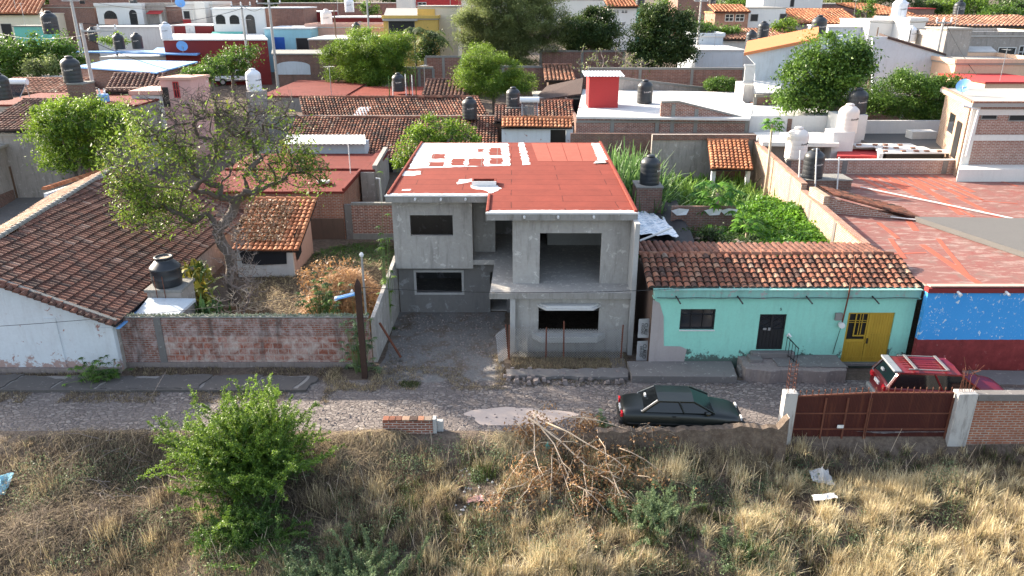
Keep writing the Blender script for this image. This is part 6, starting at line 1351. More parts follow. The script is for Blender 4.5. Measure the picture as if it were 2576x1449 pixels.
tree('hedge_tree','flat topped green trees left of the orange tiled cabin','tree',104,[(1760,70,55,14),(1820,78,45,12),(1715,60,30,12)],'leaf_mid',.28,1,seed=18,clump=.35)
tree('small_tree','small light tree before the long upper right tiles','tree',104,[(1985,68,38,18)],'leaf_lime',.26,.9,seed=19,clump=.35)
tree('small_tree','small lime bush behind the pale blue metal roof','bush',95,[(288,100,30,12)],'leaf_lime',.24,.9,seed=20,clump=.3)
tree('small_tree','bright little tree beside the raised white tank','tree',118,[(925,20,26,16)],'leaf_mid',.3,.8,seed=21,clump=.35)
tree('small_tree','upright green tree left of the brick cement house','tree',115,[(2180,28,20,26)],'leaf_mid',.3,.9,seed=22,clump=.35)
tree('flower_tree','lilac flowering tree right of the dark round tree','tree',118,[(1790,42,22,16)],'leaf_grey',.3,.7,seed=23,clump=.35)
far=[(-20,0,70,18),(240,5,45,14),(420,5,30,10),(650,2,60,10),(860,10,40,16),(1120,5,20,12),(1480,15,50,18),(1700,10,60,14),(1850,10,75,22),(2130,10,70,20),(2250,-5,40,22),(2410,12,80,22),(2530,38,55,20),(2470,70,40,14),(2330,20,45,20),(1560,5,50,14),(740,-8,80,12),(1960,-6,60,14),(2560,10,60,18),(330,-6,80,10),(120,-8,60,12),(560,-8,70,10),(980,-8,60,10)]
mbig=[]
names=['left edge of the top','above the arched house','at the top before the grey house','above the brown and white house','right of the salmon house','beside the tall maroon house','behind the dark tree','right of the barred window house','above the orange tiled cabin','behind the far cluttered house','behind the upright green tree','behind the far right tiles','above the far right tiles','before the far right tiles','over the brick cement house','above the barred window house','above the brick grid house','above the plain white box house','in the top right corner','above the arched black door','above the plain grey brick house','above the grille house','above the yellow house']
for i,(q,nm) in enumerate(zip(far,names)): tree('distant_tree','distant green tree '+nm,'tree',150 if i not in(12,13) else 118,[q,(q[0]+q[2]*.5,q[1]+5,q[2]*.6,q[3]*.8)],['leaf_mid','leaf_olive','leaf_dark','leaf_lime'][i%4] if i!=4 else 'leaf_olive',.42,.8,seed=40+i,clump=.6,group='distant trees along the top')
# palms
def palm(U,V,y,R_,label,n=22,mat='leaf_olive',seed=1,trunk=True,g=None,droop=.75,wid=.28,cat='palm',name='palm_tree',group=None,tr=.12,len_=None):
    rs=np.random.RandomState(seed); c=Py(U,V,y); k=depth(y,c.z)/F; L=R_*k; gb=gz(c.x,y) if g is None else g
    t=thing(name,label,cat,(c.x,y,gb),group); mb=MB(); mb.tube([(c.x+.1,y,gb-.2),(c.x+.05,y,(gb+c.z)/2),(c.x,y,c.z)],[tr*1.2,tr,tr*.8],7); mb.build('trunk',M['bark'],t,smooth=True)
    Bs=[];Ds=[];Ls=[];Rn=[]
    st=MB()
    for i in range(n):
        a=2*math.pi*i/n+rs.uniform(-.2,.2); el=rs.uniform(.0,1.15); d=np.array([math.cos(a)*math.cos(el),math.sin(a)*math.cos(el),math.sin(el)]); l=L*rs.uniform(.8,1.15); pts=[]
        for j in range(9):
            f=j/8; p=np.array(c)+d*l*f; p[2]-=droop*l*f*f; pts.append(p)
        st.tube(pts,[.02*(1-j/10) for j in range(9)],3,cap=False)
        for j in range(1,9):
            for s in (-1,1):
                for h in (0,.5):
                    p=pts[j-1]*(1-h)+pts[j]*h; tang=pts[j]-pts[j-1]; tang/=np.linalg.norm(tang); sd=np.cross(tang,[0,0,1]); sd/=np.linalg.norm(sd)+1e-6
                    dd=sd*s*.85+tang*.5+np.array([0,0,-.25]); dd/=np.linalg.norm(dd); Bs.append(p);Ds.append(dd);Ls.append(l*wid*(1-.5*abs(j/8-.4)));Rn.append(rs.rand())
    st.build('stalk',M['stemg'],t); q=blade_arrays(np.array(Bs),np.array(Ds),np.array(Ls),np.full(len(Bs),.05*L),np.full(len(Bs),.4),np.array(Rn)); link('fronds',q[0],q[1],M[mat],t,rnd=q[2]); return t
palm(1042,80,86,48,'left of two shaggy palms before the ochre yellow house',seed=1,group='palms before the yellow house')
palm(1090,88,87,50,'right of two shaggy palms before the ochre yellow house',seed=2,group='palms before the yellow house')
tree('dark_shrub','dark bushy shrub right of the palms','bush',86,[(1090,115,28,28),(1060,135,30,20)],'leaf_dark',.24,.8,seed=70,clump=.35)
# papayas: rosette of stalked, lobed leaves
def papaya(U,V,y,R_,label,n=26,seed=1,g=None,tr=.09,size=.42):
    rs=np.random.RandomState(seed); c=Py(U,V,y); k=depth(y,c.z)/F; L=R_*k; gb=gz(c.x,y) if g is None else g
    t=thing('papaya_tree',label,'papaya tree',(c.x,y,gb)); mb=MB(); mb.tube([(c.x+.05,y,gb-.2),(c.x+.08,y,(gb+c.z)/2),(c.x,y,c.z)],[tr*1.3,tr,tr*.7],8); mb.build('trunk',M['twig'],t,smooth=True)
    st=MB(); Bs=[];Ds=[];Ls=[];Rn=[]
    for i in range(n):
        a=2.4*i; el=.95-1.5*i/n+rs.uniform(-.15,.15); d=np.array([math.cos(a)*math.cos(el),math.sin(a)*math.cos(el),math.sin(el)]); l=L*rs.uniform(.6,.95); e=np.array(c)+d*l-np.array([0,0,.12*l]); st.tube([np.array(c)+np.array([0,0,-.25*i/n]),e],.014,3,cap=False); r=rs.rand()
        for j in range(9):
            b=a+(j-4)*.55; dd=np.array([math.cos(b),math.sin(b),-.25+rs.uniform(-.15,.15)]); dd/=np.linalg.norm(dd)
            Bs.append(e);Ds.append(dd);Ls.append(size*(1-.07*abs(j-4))*rs.uniform(.85,1.1));Rn.append(min(1,r*.7+rs.rand()*.3))
    st.build('stalk',M['stemg'],t); q=blade_arrays(np.array(Bs),np.array(Ds),np.array(Ls),np.full(len(Bs),size*.42),np.full(len(Bs),.25),np.array(Rn)); link('leaves',q[0],q[1],M['leaf_vine'],t,rnd=q[2]); return t
papaya(1943,310,47.5,26,'slender papaya tree beside the cream water tank',20,seed=1,size=.38)
papaya(1805,485,39.5,62,'leafy papaya tree in the right garden with pale trunk',34,seed=2,size=.55,tr=.12)
papaya(1800,590,37.5,38,'low second papaya growing at the foot of the tall one',20,seed=3,size=.4)
papaya(1880,565,37.0,40,'short papaya with fine leaves among the creeper',22,seed=4,size=.4)
# cane and corn: clumps of arching blades
def blades(name,label,cat,centres,n,L,W,mat,bend=.8,spread=.4,kind=None,seed=1,lean=.5,segs=5,group=None,hstem=0,parent=None,rbias=0):
    rs=np.random.RandomState(seed); Cn=np.array(centres,float); k=rs.randint(0,len(Cn),n); B=Cn[k]+np.stack([rs.normal(0,spread,n),rs.normal(0,spread,n),rs.uniform(0,1,n)*hstem],1)
    a=rs.uniform(0,2*math.pi,n); e=rs.uniform(0,lean,n); D=np.stack([np.cos(a)*np.sin(e),np.sin(a)*np.sin(e),np.cos(e)],1)
    q=blade_arrays(B,D,rs.uniform(.6,1.1,n)*L,np.full(n,W)*rs.uniform(.7,1.2,n),rs.uniform(.3,1,n)*bend,np.clip(rs.rand(n)+rbias,0,1),segs)
    o=link(name,q[0],q[1],M[mat],parent,rnd=q[2]); tag(o,label,cat,group,kind); return o
blades('cane_thicket','tall arching cane grass thicket right of the red felt roof','grass',[(5.8+i*.45,44.8+j*.9,0.0) for i in range(7) for j in range(6)]+[(5.8+i*.5,41+j*1.2,-.8) for i in range(5) for j in range(4)],8500,5.5,.20,'leaf_cane',.8,.3,kind='stuff',seed=1,lean=.5,segs=6,hstem=1.6)
blades('corn_plants','dense corn plants in the garden behind the black tank','corn',[(9.6+i*.7+R.uniform(-.2,.2),45.3+j*.9,0.4) for i in range(10) for j in range(8)],7500,1.7,.14,'leaf_corn',.8,.14,kind='stuff',seed=2,lean=1.0,segs=5,hstem=1.7)
# creeper mound
def cre(x,y): return smooth(10.4,11.6,x)*smooth(32,33.4,y)*(1-smooth(45.0,46.5,y))
def crh(x,y): return 2.65+.16*math.sin(x*1.7+y*.6)+.12*math.sin(x*.9-y*1.7)+.08*math.sin(y*2.9+x*2.3)+.4*smooth(14.2,15.6,x)-.5*smooth(40,46,y)+(.25 if (x*y)%3<1 else 0)*0

pts=[];rn=[]
for k in range(60000):
    x=R.uniform(10.6,16.3); y=R.uniform(32.2,46.5)
    e=cre(x,y)
    if x<11.3 and R.random()<.35: continue
    if x>15.45+(y-31.5)*.075: continue
    h=crh(x,y)
    pts.append((x,y,h*e+R.gauss(0,.10)-(R.random()**3)*.6)); rn.append(min(1,max(0,.5+.35*math.sin(x*3.1+y*2.7)*math.sin(y*1.3-x)+R.uniform(-.35,.35))))
P=np.array(pts); q=leaf_arrays(P,NR.uniform(.10,.2,len(P)),np.array(rn),1.0,.8); o=link('creeper',q[0],q[1],M['leaf_vine'],rnd=q[2]); tag(o,'bright green creeper smothering the garden behind the mint green house','creeper',kind='stuff')
mb=MB()
nx_,ny_=30,50; vs=[]
for j in range(ny_):
    for i in range(nx_):
        x=11.0+4.4*i/(nx_-1); y=32.2+14.2*j/(ny_-1); x+=(y-32)*.05*i/(nx_-1); vs.append((x,y,crh(x,y)*cre(x,y)-.35))
mb.add(vs,[(j*nx_+i,j*nx_+i+1,(j+1)*nx_+i+1,(j+1)*nx_+i) for j in range(ny_-1) for i in range(nx_-1)]); mb.build('undergrowth',M['brown'],o,smooth=True); bpy.data.objects['undergrowth']['kind']='stuff'
tree('shrub','dark leafy shrubs under the papaya trees beside the black tarpaulin','shrub',35.5,[(1785,585,30,26),(1790,612,45,22),(1860,612,50,18,-2),(1730,600,25,22,1)],'leaf_dark',.13,.7,seed=80,clump=.2)
# ===== big half bare tree
rs=np.random.RandomState(5); by=34.0; bx=(592-CX)*depth(by,.4)/F
t=thing('half_bare_tree','large sprawling half bare tree with grey limbs and patchy leaves in the left garden','tree',(bx,by,.4))
cb=[(540,300,240,80),(400,410,155,130),(560,380,200,120),(710,370,115,100),(470,300,150,80),(620,270,160,60),(760,420,75,60),(320,480,70,75),(410,530,120,60)]
T=[];src=[]
for i,(U,V,rU,rV) in enumerate(cb):
    c=Py(U,V,by+rs.uniform(-.8,.8)); k=depth(by,c.z)/F; P,_=inblob([150,120,120,80,80,90,55,55,60][i],c,(rU*k,rU*k*.55,rV*k),rs,.42); T+=list(P); src+=[i]*len(P)
keep=[p for p in T if p[2]>2.9]; mb=MB()
ends=branchy(mb,(bx,by,.2),(bx+.05,by,2.8),keep,.27,seed=6,sides=7,kink=.16,minr=.011,steps=4); mb.build('trunk',M['barkg'],t,smooth=True)
mb=MB()
for e in ends:   # fine twigs
    for k in range(4):
        d=rs.normal(size=3); d[2]=abs(d[2])*.6; d/=np.linalg.norm(d); l=rs.uniform(.25,.7); m_=e+d*l*.5+rs.normal(size=3)*.06; mb.tube([e,m_,e+d*l],[.010,.008,.004],3,cap=False)
mb.build('twigs',M['barkg'],t)
leafP=[];leafR=[]
for e in ends:
    pu=CX+F*e[0]/depth(e[1],e[2]); vv=(H-e[2])*CT-e[1]*ST; pv=CY+F*vv/depth(e[1],e[2])
    d=.28
    if rs.rand()<((.85 if pu>430 else .5) if pv<345 else .42): continue
    if pu<480 and pv>330: d=.75
    elif pu<380: d=.8
    elif pv>430 and pu>640: d=.75
    elif pu>700: d=.5
    elif pv>400: d=.45
    elif pv<300: d=.2
    n=int(d*62*rs.uniform(.2,1.8)); 
    if n<3: continue
    P=e+rs.normal(size=(n,3))*.27; P[:,2]-=.08; leafP.append(P); leafR.append(np.clip(rs.uniform(.1,.8)+rs.rand(n)*.35,0,1))
P=np.concatenate(leafP); q=leaf_arrays(P,rs.uniform(.11,.24,len(P)),np.concatenate(leafR),.2,.42); link('leaves',q[0],q[1],M['leaf_big'],t,rnd=q[2])
# bare shrubs
def bare(name,label,cat,base,blobs_,n,r0=.05,mat='twigg',seed=1,leaf=None,forkz=.3,kink=.2,minr=.007,lf=(.10,14)):
    rs=np.random.RandomState(seed); T=[]
    for (c,r) in blobs_: P,_=inblob(max(2,n//len(blobs_)),c,r,rs,.5); T+=list(P)
    t=thing(name,label,cat,base); mb=MB(); b=Vector(base); e=branchy(mb,b-Vector((0,0,.1)),b+Vector((0,0,forkz)),T,r0,seed=seed,kink=kink,minr=minr,steps=4)
    for x in e:
        for k in range(3):
            d=rs.normal(size=3); d[2]=abs(d[2]); d/=np.linalg.norm(d); l=rs.uniform(.15,.4); mb.tube([x,x+d*l],[minr,.003],3,cap=False)
    mb.build('branches',M[mat],t)
    if leaf:
        P=np.concatenate([x+rs.normal(size=(lf[1],3))*.16 for x in e]); q=leaf_arrays(P,rs.uniform(.7,1.2,len(P))*lf[0],rs.rand(len(P)),.5); link('leaves',q[0],q[1],M[leaf],t,rnd=q[2])
    return t
c=Py(595,640,32); bare('bare_shrub','tall grey leafless shrub tangled below the big half bare tree','shrub',(c.x,32,.2),[((c.x,32,3.2),(1.0,.8,1.6)),((c.x-.2,32,4.6),(.8,.6,1.2)),((c.x+.3,32,2.2),(1.2,.9,1.0))],230,.07,seed=4,forkz=.6,minr=.012)
c=Py(600,745,30.5); bare('bare_shrub','low spreading leafless shrub on the garden soil behind the brick wall','shrub',(c.x,30.5,.2),[((c.x,30.5,1.5),(1.4,.9,.9))],45,.05,'twig',5,forkz=.5,minr=.014)
c=Py(1545,200,80); bare('bare_tree','pale nearly leafless tree behind the red box tower','tree',(c.x,80,3.4),[((c.x-1,80,7.9),(4.6,3,2.0)),((c.x+2,80,7.2),(3.5,2.5,1.6))],120,.22,'twigg',6,'leaf_olive',1.6,minr=.035,lf=(.22,7))
# leafy garden plants at left
def cluster(name,label,cat,U,V,dz,n,L,W,mat,seed,bend=.9,lean=1.3,spread=.15,y=None,hstem=.6,g=None,segs=4):
    p=Pg(U,V) if y is None else Vector((Py(U,V,y).x,y,gz(Py(U,V,y).x,y)))
    t=thing(name,label,cat,p); blades('leaves',None,None,[p+Vector((0,0,dz))],n,L,W,mat,bend,spread,seed=seed,lean=lean,hstem=hstem,segs=segs,parent=t)
    mb=MB(); 
    for k in range(4): a=k*1.7; mb.tube([p-Vector((0,0,.1)),p+Vector((0,0,.05)),p+Vector((math.cos(a)*spread,math.sin(a)*spread,dz+hstem))],[.03,.03,.015],4)
    mb.build('stems',M['stemg'],t)
cluster('banana_plant','yellowing broad leaved plant behind the open black tank','plant',500,745,.5,170,1.2,.24,'leaf_ylw',1,spread=.35,hstem=2.3,y=31.8)
cluster('dracaena','green strappy plant below the yellowing plant beside the tank','plant',525,780,.3,130,1.0,.18,'leaf_cane',2,spread=.35,hstem=1.2,y=30.6)
cluster('dracaena','brown and yellow strappy plant right of the open black tank','plant',460,745,.4,70,.95,.14,'leaf_ylw',3,spread=.25,hstem=1.2,y=31.0)
def castor(label,U,V,r,seed,mat='leaf_mid',y=None,h=.9,n=60,size=.2,cat='shrub'):
    rs=np.random.RandomState(seed); p=Pg(U,V) if y is None else Vector((Py(U,V,y).x,y,gz(Py(U,V,y).x,y)))
    t=thing('castor_plant',label,cat,p); st=MB(); Bs=[];Ds=[];Ls=[];Rn=[]
    for i in range(n):
        d=rs.normal(size=3)*np.array([r,r*.8,h*.45]); e=np.array(p)+np.array([0,0,h*.6])+d; e[2]=max(e[2],p.z+.1); st.tube([np.array(p)+np.array([d[0]*.3,d[1]*.3,0]),(np.array(p)+e)/2+np.array([0,0,.1]),e],[.018,.012,.006],3,cap=False)
        q=rs.rand(); a=rs.uniform(0,6.28)
        for j in range(8):
            b=a+j*.785; dd=np.array([math.cos(b),math.sin(b),rs.uniform(-.35,.1)]); dd/=np.linalg.norm(dd); Bs.append(e);Ds.append(dd);Ls.append(size*rs.uniform(.7,1.1));Rn.append(min(1,q*.7+.3*rs.rand()))
    st.build('stems',M['stemg'],t); q=blade_arrays(np.array(Bs),np.array(Ds),np.array(Ls),np.full(len(Bs),size*.4),np.full(len(Bs),.3),np.array(Rn)); link('leaves',q[0],q[1],M[mat],t,rnd=q[2]); return t
castor('dark green castor plant growing at the foot of the white wall','' and 0 or 235,960,.35,1,'leaf_mid',h=.7,n=80,size=.17)
castor('small dark castor plant where the white wall meets the brick wall',287,955,.2,2,'leaf_mid',h=.5,n=40,size=.14)
castor('pale castor plant hanging over the brick wall behind the rusty post',905,880,.35,3,'leaf_grey',y=27.3,h=2.3,n=70,size=.2)
castor('leafy castor bush inside the left garden behind the brick wall',805,760,.5,4,'leaf_mid',y=30.8,h=2.0,n=130,size=.22)
castor('small broad leaved plant on the grey boundary wall by the mast',968,690,.2,5,'leaf_lime',y=31.2,h=4.4,n=0 or 30,size=.22)
castor('little white leaved weed on the mound left of the dark sedan',1517,1075,.12,6,'leaf_grey',h=.6,n=22,size=.14)
# orange-brown dead vine heap in left garden
def heap(name,label,cat,x,y,rx,ry,h,n,L,mat,seed,rb=.0,W=.03,kind='stuff',z0=None,leaf=None):
    rs=np.random.RandomState(seed); a=rs.uniform(0,6.28,n); q=np.sqrt(rs.uniform(0,1,n)); X=x+np.cos(a)*q*rx; Y=y+np.sin(a)*q*ry; Z=np.array([gz(u,v) for u,v in zip(X,Y)])+h*(1-q**2)*rs.uniform(.2,1,n)
    B=np.stack([X,Y,Z],1); b=rs.uniform(0,6.28,n); e=rs.uniform(-.2,.9,n); D=np.stack([np.cos(b)*np.cos(e),np.sin(b)*np.cos(e),np.sin(e)],1)
    v=blade_arrays(B,D,rs.uniform(.5,1.2,n)*L,np.full(n,W),rs.uniform(.2,1,n),np.clip(rs.uniform(.3,.8,n)+rb,0,1),3); o=link(name,v[0],v[1],M[mat],rnd=v[2]); tag(o,label,cat,kind=kind); return o
p=Pz(850,690,.6); heap('dead_vines','heap of orange brown dead vines in the left garden','dead vines',-8.0,33.0,2.0,2.8,2.0,16000,.6,'leaf_rust',1,.3,W=.03)
heap('garden_weeds','dry straw and weeds covering the left garden soil','weeds',-9.5,35.5,4.2,5.5,.2,15000,.4,'grass',2,.05,W=.03)
heap('garden_weeds','low green weeds at the back of the left garden','weeds',-8.5,40.5,3,2.2,.2,2500,.4,'leaf_mid',3,-.1,W=.05)
heap('dead_vines','dark brown dead leaves under the bare shrubs','dead leaves',-13.5,31.5,2.5,2.0,.15,3000,.3,'leaf_rust',4,-.3,W=.06)
bare('dry_shrub','rusty orange dead shrub heaped in the left garden near the grey wall','shrub',(-8.9,33.2,.3),[((-8.6,33.2,1.6),(1.7,1.5,1.2)),((-7.6,32.6,1.1),(1.3,1.4,.9))],170,.05,'twig',15,'leaf_rust',.4,minr=.012,lf=(.15,26))
# ===== foreground field
def proj(x,y,z):
    k=depth(y,z); return CX+F*x/k, CY+F*((H-z)*CT-y*ST)/k
rs=np.random.RandomState(21)
def field():
    Bs=[];Ds=[];Ls=[];Ws=[];Be=[];Rn=[]
    def tuft(x,y,n,L,lean,col,W,spread,bend,jit=.12):
        g=gz(x,y); a=rs.uniform(0,6.283,n); e=np.abs(rs.normal(0,lean,n)); e=np.minimum(e,1.5)
        b=np.stack([x+rs.normal(0,spread,n),y+rs.normal(0,spread,n),np.full(n,g-.03)],1)
        Bs.append(b); Ds.append(np.stack([np.cos(a)*np.sin(e),np.sin(a)*np.sin(e),np.cos(e)],1)); Ls.append(L*rs.uniform(.45,1.1,n)); Ws.append(np.full(n,W)*rs.uniform(.6,1.2,n)); Be.append(bend*rs.uniform(.2,1,n)); Rn.append(np.clip(col+rs.normal(0,jit,n),0,1))
    cnt=0
    while cnt<5000:
        y=rs.uniform(11.5,22.6); x=rs.uniform(-1.0,1.0)*y*1.05
        if abs(x)>.78*depth(y,-1.5)*.92+5: continue
        g=gz(x,y); U,V=proj(x,y,g)
        if V>1540 or U<-420 or U>3000: continue
        nn=.5+.5*math.sin(x*.9+y*.7+1)*math.sin(x*.5-y*1.1)
        if y>21.6 and -4.2<x<1.4: continue
        if y>22.2: continue
        cnt+=1
        gp=math.sin(x*2.1+1.3*math.sin(y*1.7))*math.sin(y*2.6+1.1*math.sin(x*1.3))
        if gp<-.22 and rs.rand()<.8: 
            tuft(x,y,22,.3,1.1,.3,.016,.2,.8); continue
        if U>1950 or (V>1250 and U>1850):      # tall yellow grass
            if nn<.18 or (V<1190 and U>1980): tuft(x,y,34,.40,.7,.45,.016,.12,.5)
            else: tuft(x,y,95,rs.uniform(.55,1.0) if V>1220 else .55,.5,rs.choice([.9,.82,.7,.3],p=[.45,.3,.17,.08]),.021,.07,.5)
        elif U>1150:
            if (V>1310 and U<1660) or rs.rand()<.12: 
                tuft(x,y,85,rs.uniform(.45,.9),.5,rs.choice([.88,.74,.55,.18],p=[.4,.25,.2,.15]),.020,.07,.5)
            elif 1640<U and V>1240: tuft(x,y,48,rs.uniform(.3,.65),.7,rs.choice([.7,.5,.35,.12],p=[.25,.25,.25,.25]),.018,.1,.6)
            elif 1160<U<1260 and V>1180: 
                if rs.rand()<.25: tuft(x,y,18,.3,.6,.4,.014,.1,.4)
            else: tuft(x,y,40,.42,.75,.50,.017,.16,.6)
        elif U>820:
            if V>1200: tuft(x,y,70,rs.uniform(.4,.8),.55,rs.choice([.72,.58,.4,.1],p=[.35,.3,.2,.15]),.017,.08,.5)
            else: tuft(x,y,52,.55,1.0,.55,.018,.2,.8)
        else:
            if V>1380 and rs.rand()<.6: tuft(x,y,55,.5,.6,.68,.018,.14,.6)
            else: tuft(x,y,50,.62,1.25,.44 if rs.rand()<.7 else .56,.016,.25,1.0)
    for (U,V,L,c,n) in ((1700,1190,1.0,.86,420),(1720,1130,.9,.84,260),(2010,1130,.75,.80,260),(2000,1170,.6,.30,160),(1185,1125,.6,.66,220),(1190,1165,.5,.16,200),(1060,1140,.7,.55,240),(940,1420,.6,.78,260),(1400,1400,.8,.86,300),(1560,1350,.7,.84,260),(1060,1310,.7,.66,260),(2100,1190,.6,.4,200),(2230,1200,.7,.8,300),(120,1230,.7,.70,420),(700,1430,.6,.86,240),(455,1380,.6,.6,300),(2480,1140,.6,.3,200)):
        p=Pg(U,V); tuft(p.x,p.y,n,L,.42,c,.018,.22,.5)
    for k in range(75):
        y=rs.uniform(13,21.5); x=rs.uniform(-.7,.75)*y; tuft(x,y,230,rs.uniform(.7,1.1),.42,rs.choice([.92,.8,.62,.28,.12],p=[.35,.2,.15,.15,.15]) if x>0 else rs.choice([.75,.6,.45,.12],p=[.3,.3,.2,.2]),.02,.17,.55)
    for k in range(45):
        p=Pg(rs.uniform(1270,1600),rs.uniform(1100,1330)); tuft(p.x,p.y,50,rs.uniform(.4,.7),.6,rs.choice([.85,.65,.5]),.018,.1,.5)
    for k in range(420):
        x=rs.uniform(2.6,22); y=rs.uniform(20.9,22.0) if x<9.2 else rs.uniform(20.6,22.4)
        tuft(x,y,46,rs.uniform(.3,.62),.6,rs.choice([.8,.62,.45,.12],p=[.35,.3,.2,.15]),.017,.08,.5)
    for k in range(200):
        x=rs.uniform(-18,2.2); y=rs.uniform(21.0,22.3) 
        if -4.6<x<-1.9 and y>21.7: continue
        tuft(x,y,40,rs.uniform(.25,.5),.7,rs.choice([.75,.6,.5,.12],p=[.3,.35,.25,.1]),.017,.1,.6)
    # hay lying on the bank
    for (U,V,rx,n,c) in ((900,1140,1.3,2600,.58),(960,1100,.9,1500,.60),(650,1160,1.2,1500,.5),(340,1180,2.0,3500,.5),(150,1230,1.2,1800,.62),(80,1330,1.8,2500,.46),(420,1260,1.6,2600,.5),(1290,1110,.7,1000,.72),(1350,1140,.6,700,.75),(1830,1120,1.3,1800,.62),(250,1110,1.6,1800,.52)):
        p=Pg(U,V); n=int(n); xx=p.x+rs.normal(0,rx*.5,n); yy=np.minimum(p.y+rs.normal(0,rx*.33,n),22.35); zz=np.array([gz(a,b) for a,b in zip(xx,yy)])+rs.uniform(0,.22,n)
        a=rs.uniform(0,6.28,n); e=rs.uniform(-.1,.45,n); Bs.append(np.stack([xx,yy,zz],1)); Ds.append(np.stack([np.cos(a)*np.cos(e),np.sin(a)*np.cos(e),np.sin(e)],1)); Ls.append(rs.uniform(.3,.8,n)); Ws.append(np.full(n,.014)); Be.append(rs.uniform(.3,.9,n)); Rn.append(np.clip(c+rs.normal(0,.12,n),0,1))
    q=blade_arrays(np.concatenate(Bs),np.concatenate(Ds),np.concatenate(Ls),np.concatenate(Ws),np.concatenate(Be),np.concatenate(Rn),3)
    o=link('dry_grass',q[0],q[1],M['grass'],rnd=q[2]); tag(o,'dry yellow and grey grass covering the foreground field','grass',kind='stuff')
field()
# verge weeds along street and driveway
Bs=[];Ds=[];Ls=[];Rn=[]
def verge(x0,x1,y0,y1,n,L,c):
    for k in range(n):
        x=rs.uniform(x0,x1); y=rs.uniform(y0,y1); nn=math.sin(x*1.9+1)*math.sin(x*.63+y)
        if nn<-.2 and not(x>0 and x<4.8): continue
        m_=9; a=rs.uniform(0,6.28,m_); e=np.abs(rs.normal(0,.7,m_)); Bs.append(np.stack([x+rs.normal(0,.05,m_),y+rs.normal(0,.05,m_),np.full(m_,.0)],1)); Ds.append(np.stack([np.cos(a)*np.sin(e),np.sin(a)*np.sin(e),np.cos(e)],1)); Ls.append(rs.uniform(.4,1,m_)*L); Rn.append(np.clip(c+rs.normal(0,.14,m_),0,1))
verge(-22,-7,24.7,25.7,1700,.26,.52); verge(-22,-8,25.9,26.9,350,.2,.5); verge(-22,-7,26.8,27.5,500,.3,.5); verge(-22,-6,26.9,27.65,500,.28,.5); verge(-7.5,-5.2,25.6,27.5,420,.42,.62); verge(-5.2,-.3,25.7,27.6,900,.25,.56); verge(-5.3,-.4,27.3,29.3,380,.16,.5); verge(-2,-.4,27.2,28.6,260,.3,.62); verge(0,4.7,27.3,28.8,3000,.46,.55); verge(-.2,4.6,26.0,26.6,240,.2,.4); verge(-22,-7,22.3,22.9,250,.2,.6); verge(-5.2,-4.6,27,32,120,.2,.4); verge(5.3,9,26.0,26.3,60,.12,.35); verge(-4.4,-3.2,25.9,26.3,160,.28,.08)
verge(21,25,25.8,27.0,600,.4,.08)
q=blade_arrays(np.concatenate(Bs),np.concatenate(Ds),np.concatenate(Ls),np.full(sum(len(b) for b in Bs),.014),np.full(sum(len(b) for b in Bs),.5),np.concatenate(Rn),3); o=link('verge_weeds',q[0],q[1],M['grass'],rnd=q[2]); tag(o,'dry straw weeds along the street edges and in the driveway mouth','weeds',kind='stuff')
# thorn bushes: arching shoots clothed in tiny leaves
def thorn(name,label,base,n,Lr,mat,size,leafn,seed,lean=1.0,droop=.35,spread=(.6,.5),dirb=(0,0,0),rise=1.0,stem='stemg',up=0):
    rs=np.random.RandomState(seed); b=np.array(base); t=thing(name,label,'bush',base); mb=MB(); Ps=[];Rn=[]
    for i in range(n):
        a=rs.uniform(0,6.28); e=rs.uniform(.1,lean); d=np.array([math.cos(a)*math.sin(e)+dirb[0],math.sin(a)*math.sin(e)+dirb[1],math.cos(e)*rise+dirb[2]]); d/=np.linalg.norm(d); L=rs.uniform(*Lr)*(.75+.5*max(0,d[2])**2 if up else 1)
        s=b+np.array([rs.normal(0,spread[0]),rs.normal(0,spread[1]),0]); s[2]=gz(s[0],s[1]); k=8; pts=[]; wob=rs.normal(size=3)*.12
        for j in range(k+1):
            f=j/k; p=s+d*L*f+wob*math.sin(f*3.1)*L*.4; p[2]-=droop*L*f*f*(1-abs(d[2])*.6); g=gz(p[0],p[1]) if p[1]<22.4 else .0; p[2]=max(p[2],g+.08); pts.append(p)
        mb.tube(pts,[.018*(1-f/ (k+2)) for f in range(k+1)],3,cap=False); pts=np.array(pts)
        # side shoots
        r0=rs.rand()
        for sh in range(rs.randint(5,10)):
            f=rs.uniform(.25,1); j=f*k; j0=min(int(j),k-1); p=pts[j0]+(pts[j0+1]-pts[j0])*(j-j0); dd=d+rs.normal(size=3)*.55; dd/=np.linalg.norm(dd); l=rs.uniform(.2,.6)*(1.2-f*.5)*Lr[1]*.3
            m_=int(leafn*l); 
            if m_<2: continue
            ff=rs.rand(m_)[:,None]; Q=p+dd*l*ff; Q[:,2]-=.25*l*ff[:,0]**2; Ps.append(Q+rs.normal(size=(m_,3))*.025); Rn.append(np.clip(r0*.45+rs.rand(m_)*.4+.15*ff[:,0],0,1))
            mb.tube([p,p+dd*l*.5-np.array([0,0,.06*l]),p+dd*l-np.array([0,0,.25*l])],.006,3,cap=False)
        m_=int(leafn*L*.8); ff=rs.uniform(.2,1,m_)*k; j0=np.minimum(ff.astype(int),k-1); Q=pts[j0]+(pts[j0+1]-pts[j0])*(ff-j0)[:,None]; Ps.append(Q+rs.normal(size=(m_,3))*.035); Rn.append(np.clip(r0*.5+rs.rand(m_)*.5,0,1))
    mb.build('stems',M[stem],t); P=np.concatenate(Ps); q=leaf_arrays(P,rs.uniform(.6,1.3,len(P))*size,np.concatenate(Rn),.4,.7); link('leaves',q[0],q[1],M[mat],t,rnd=q[2]); return t
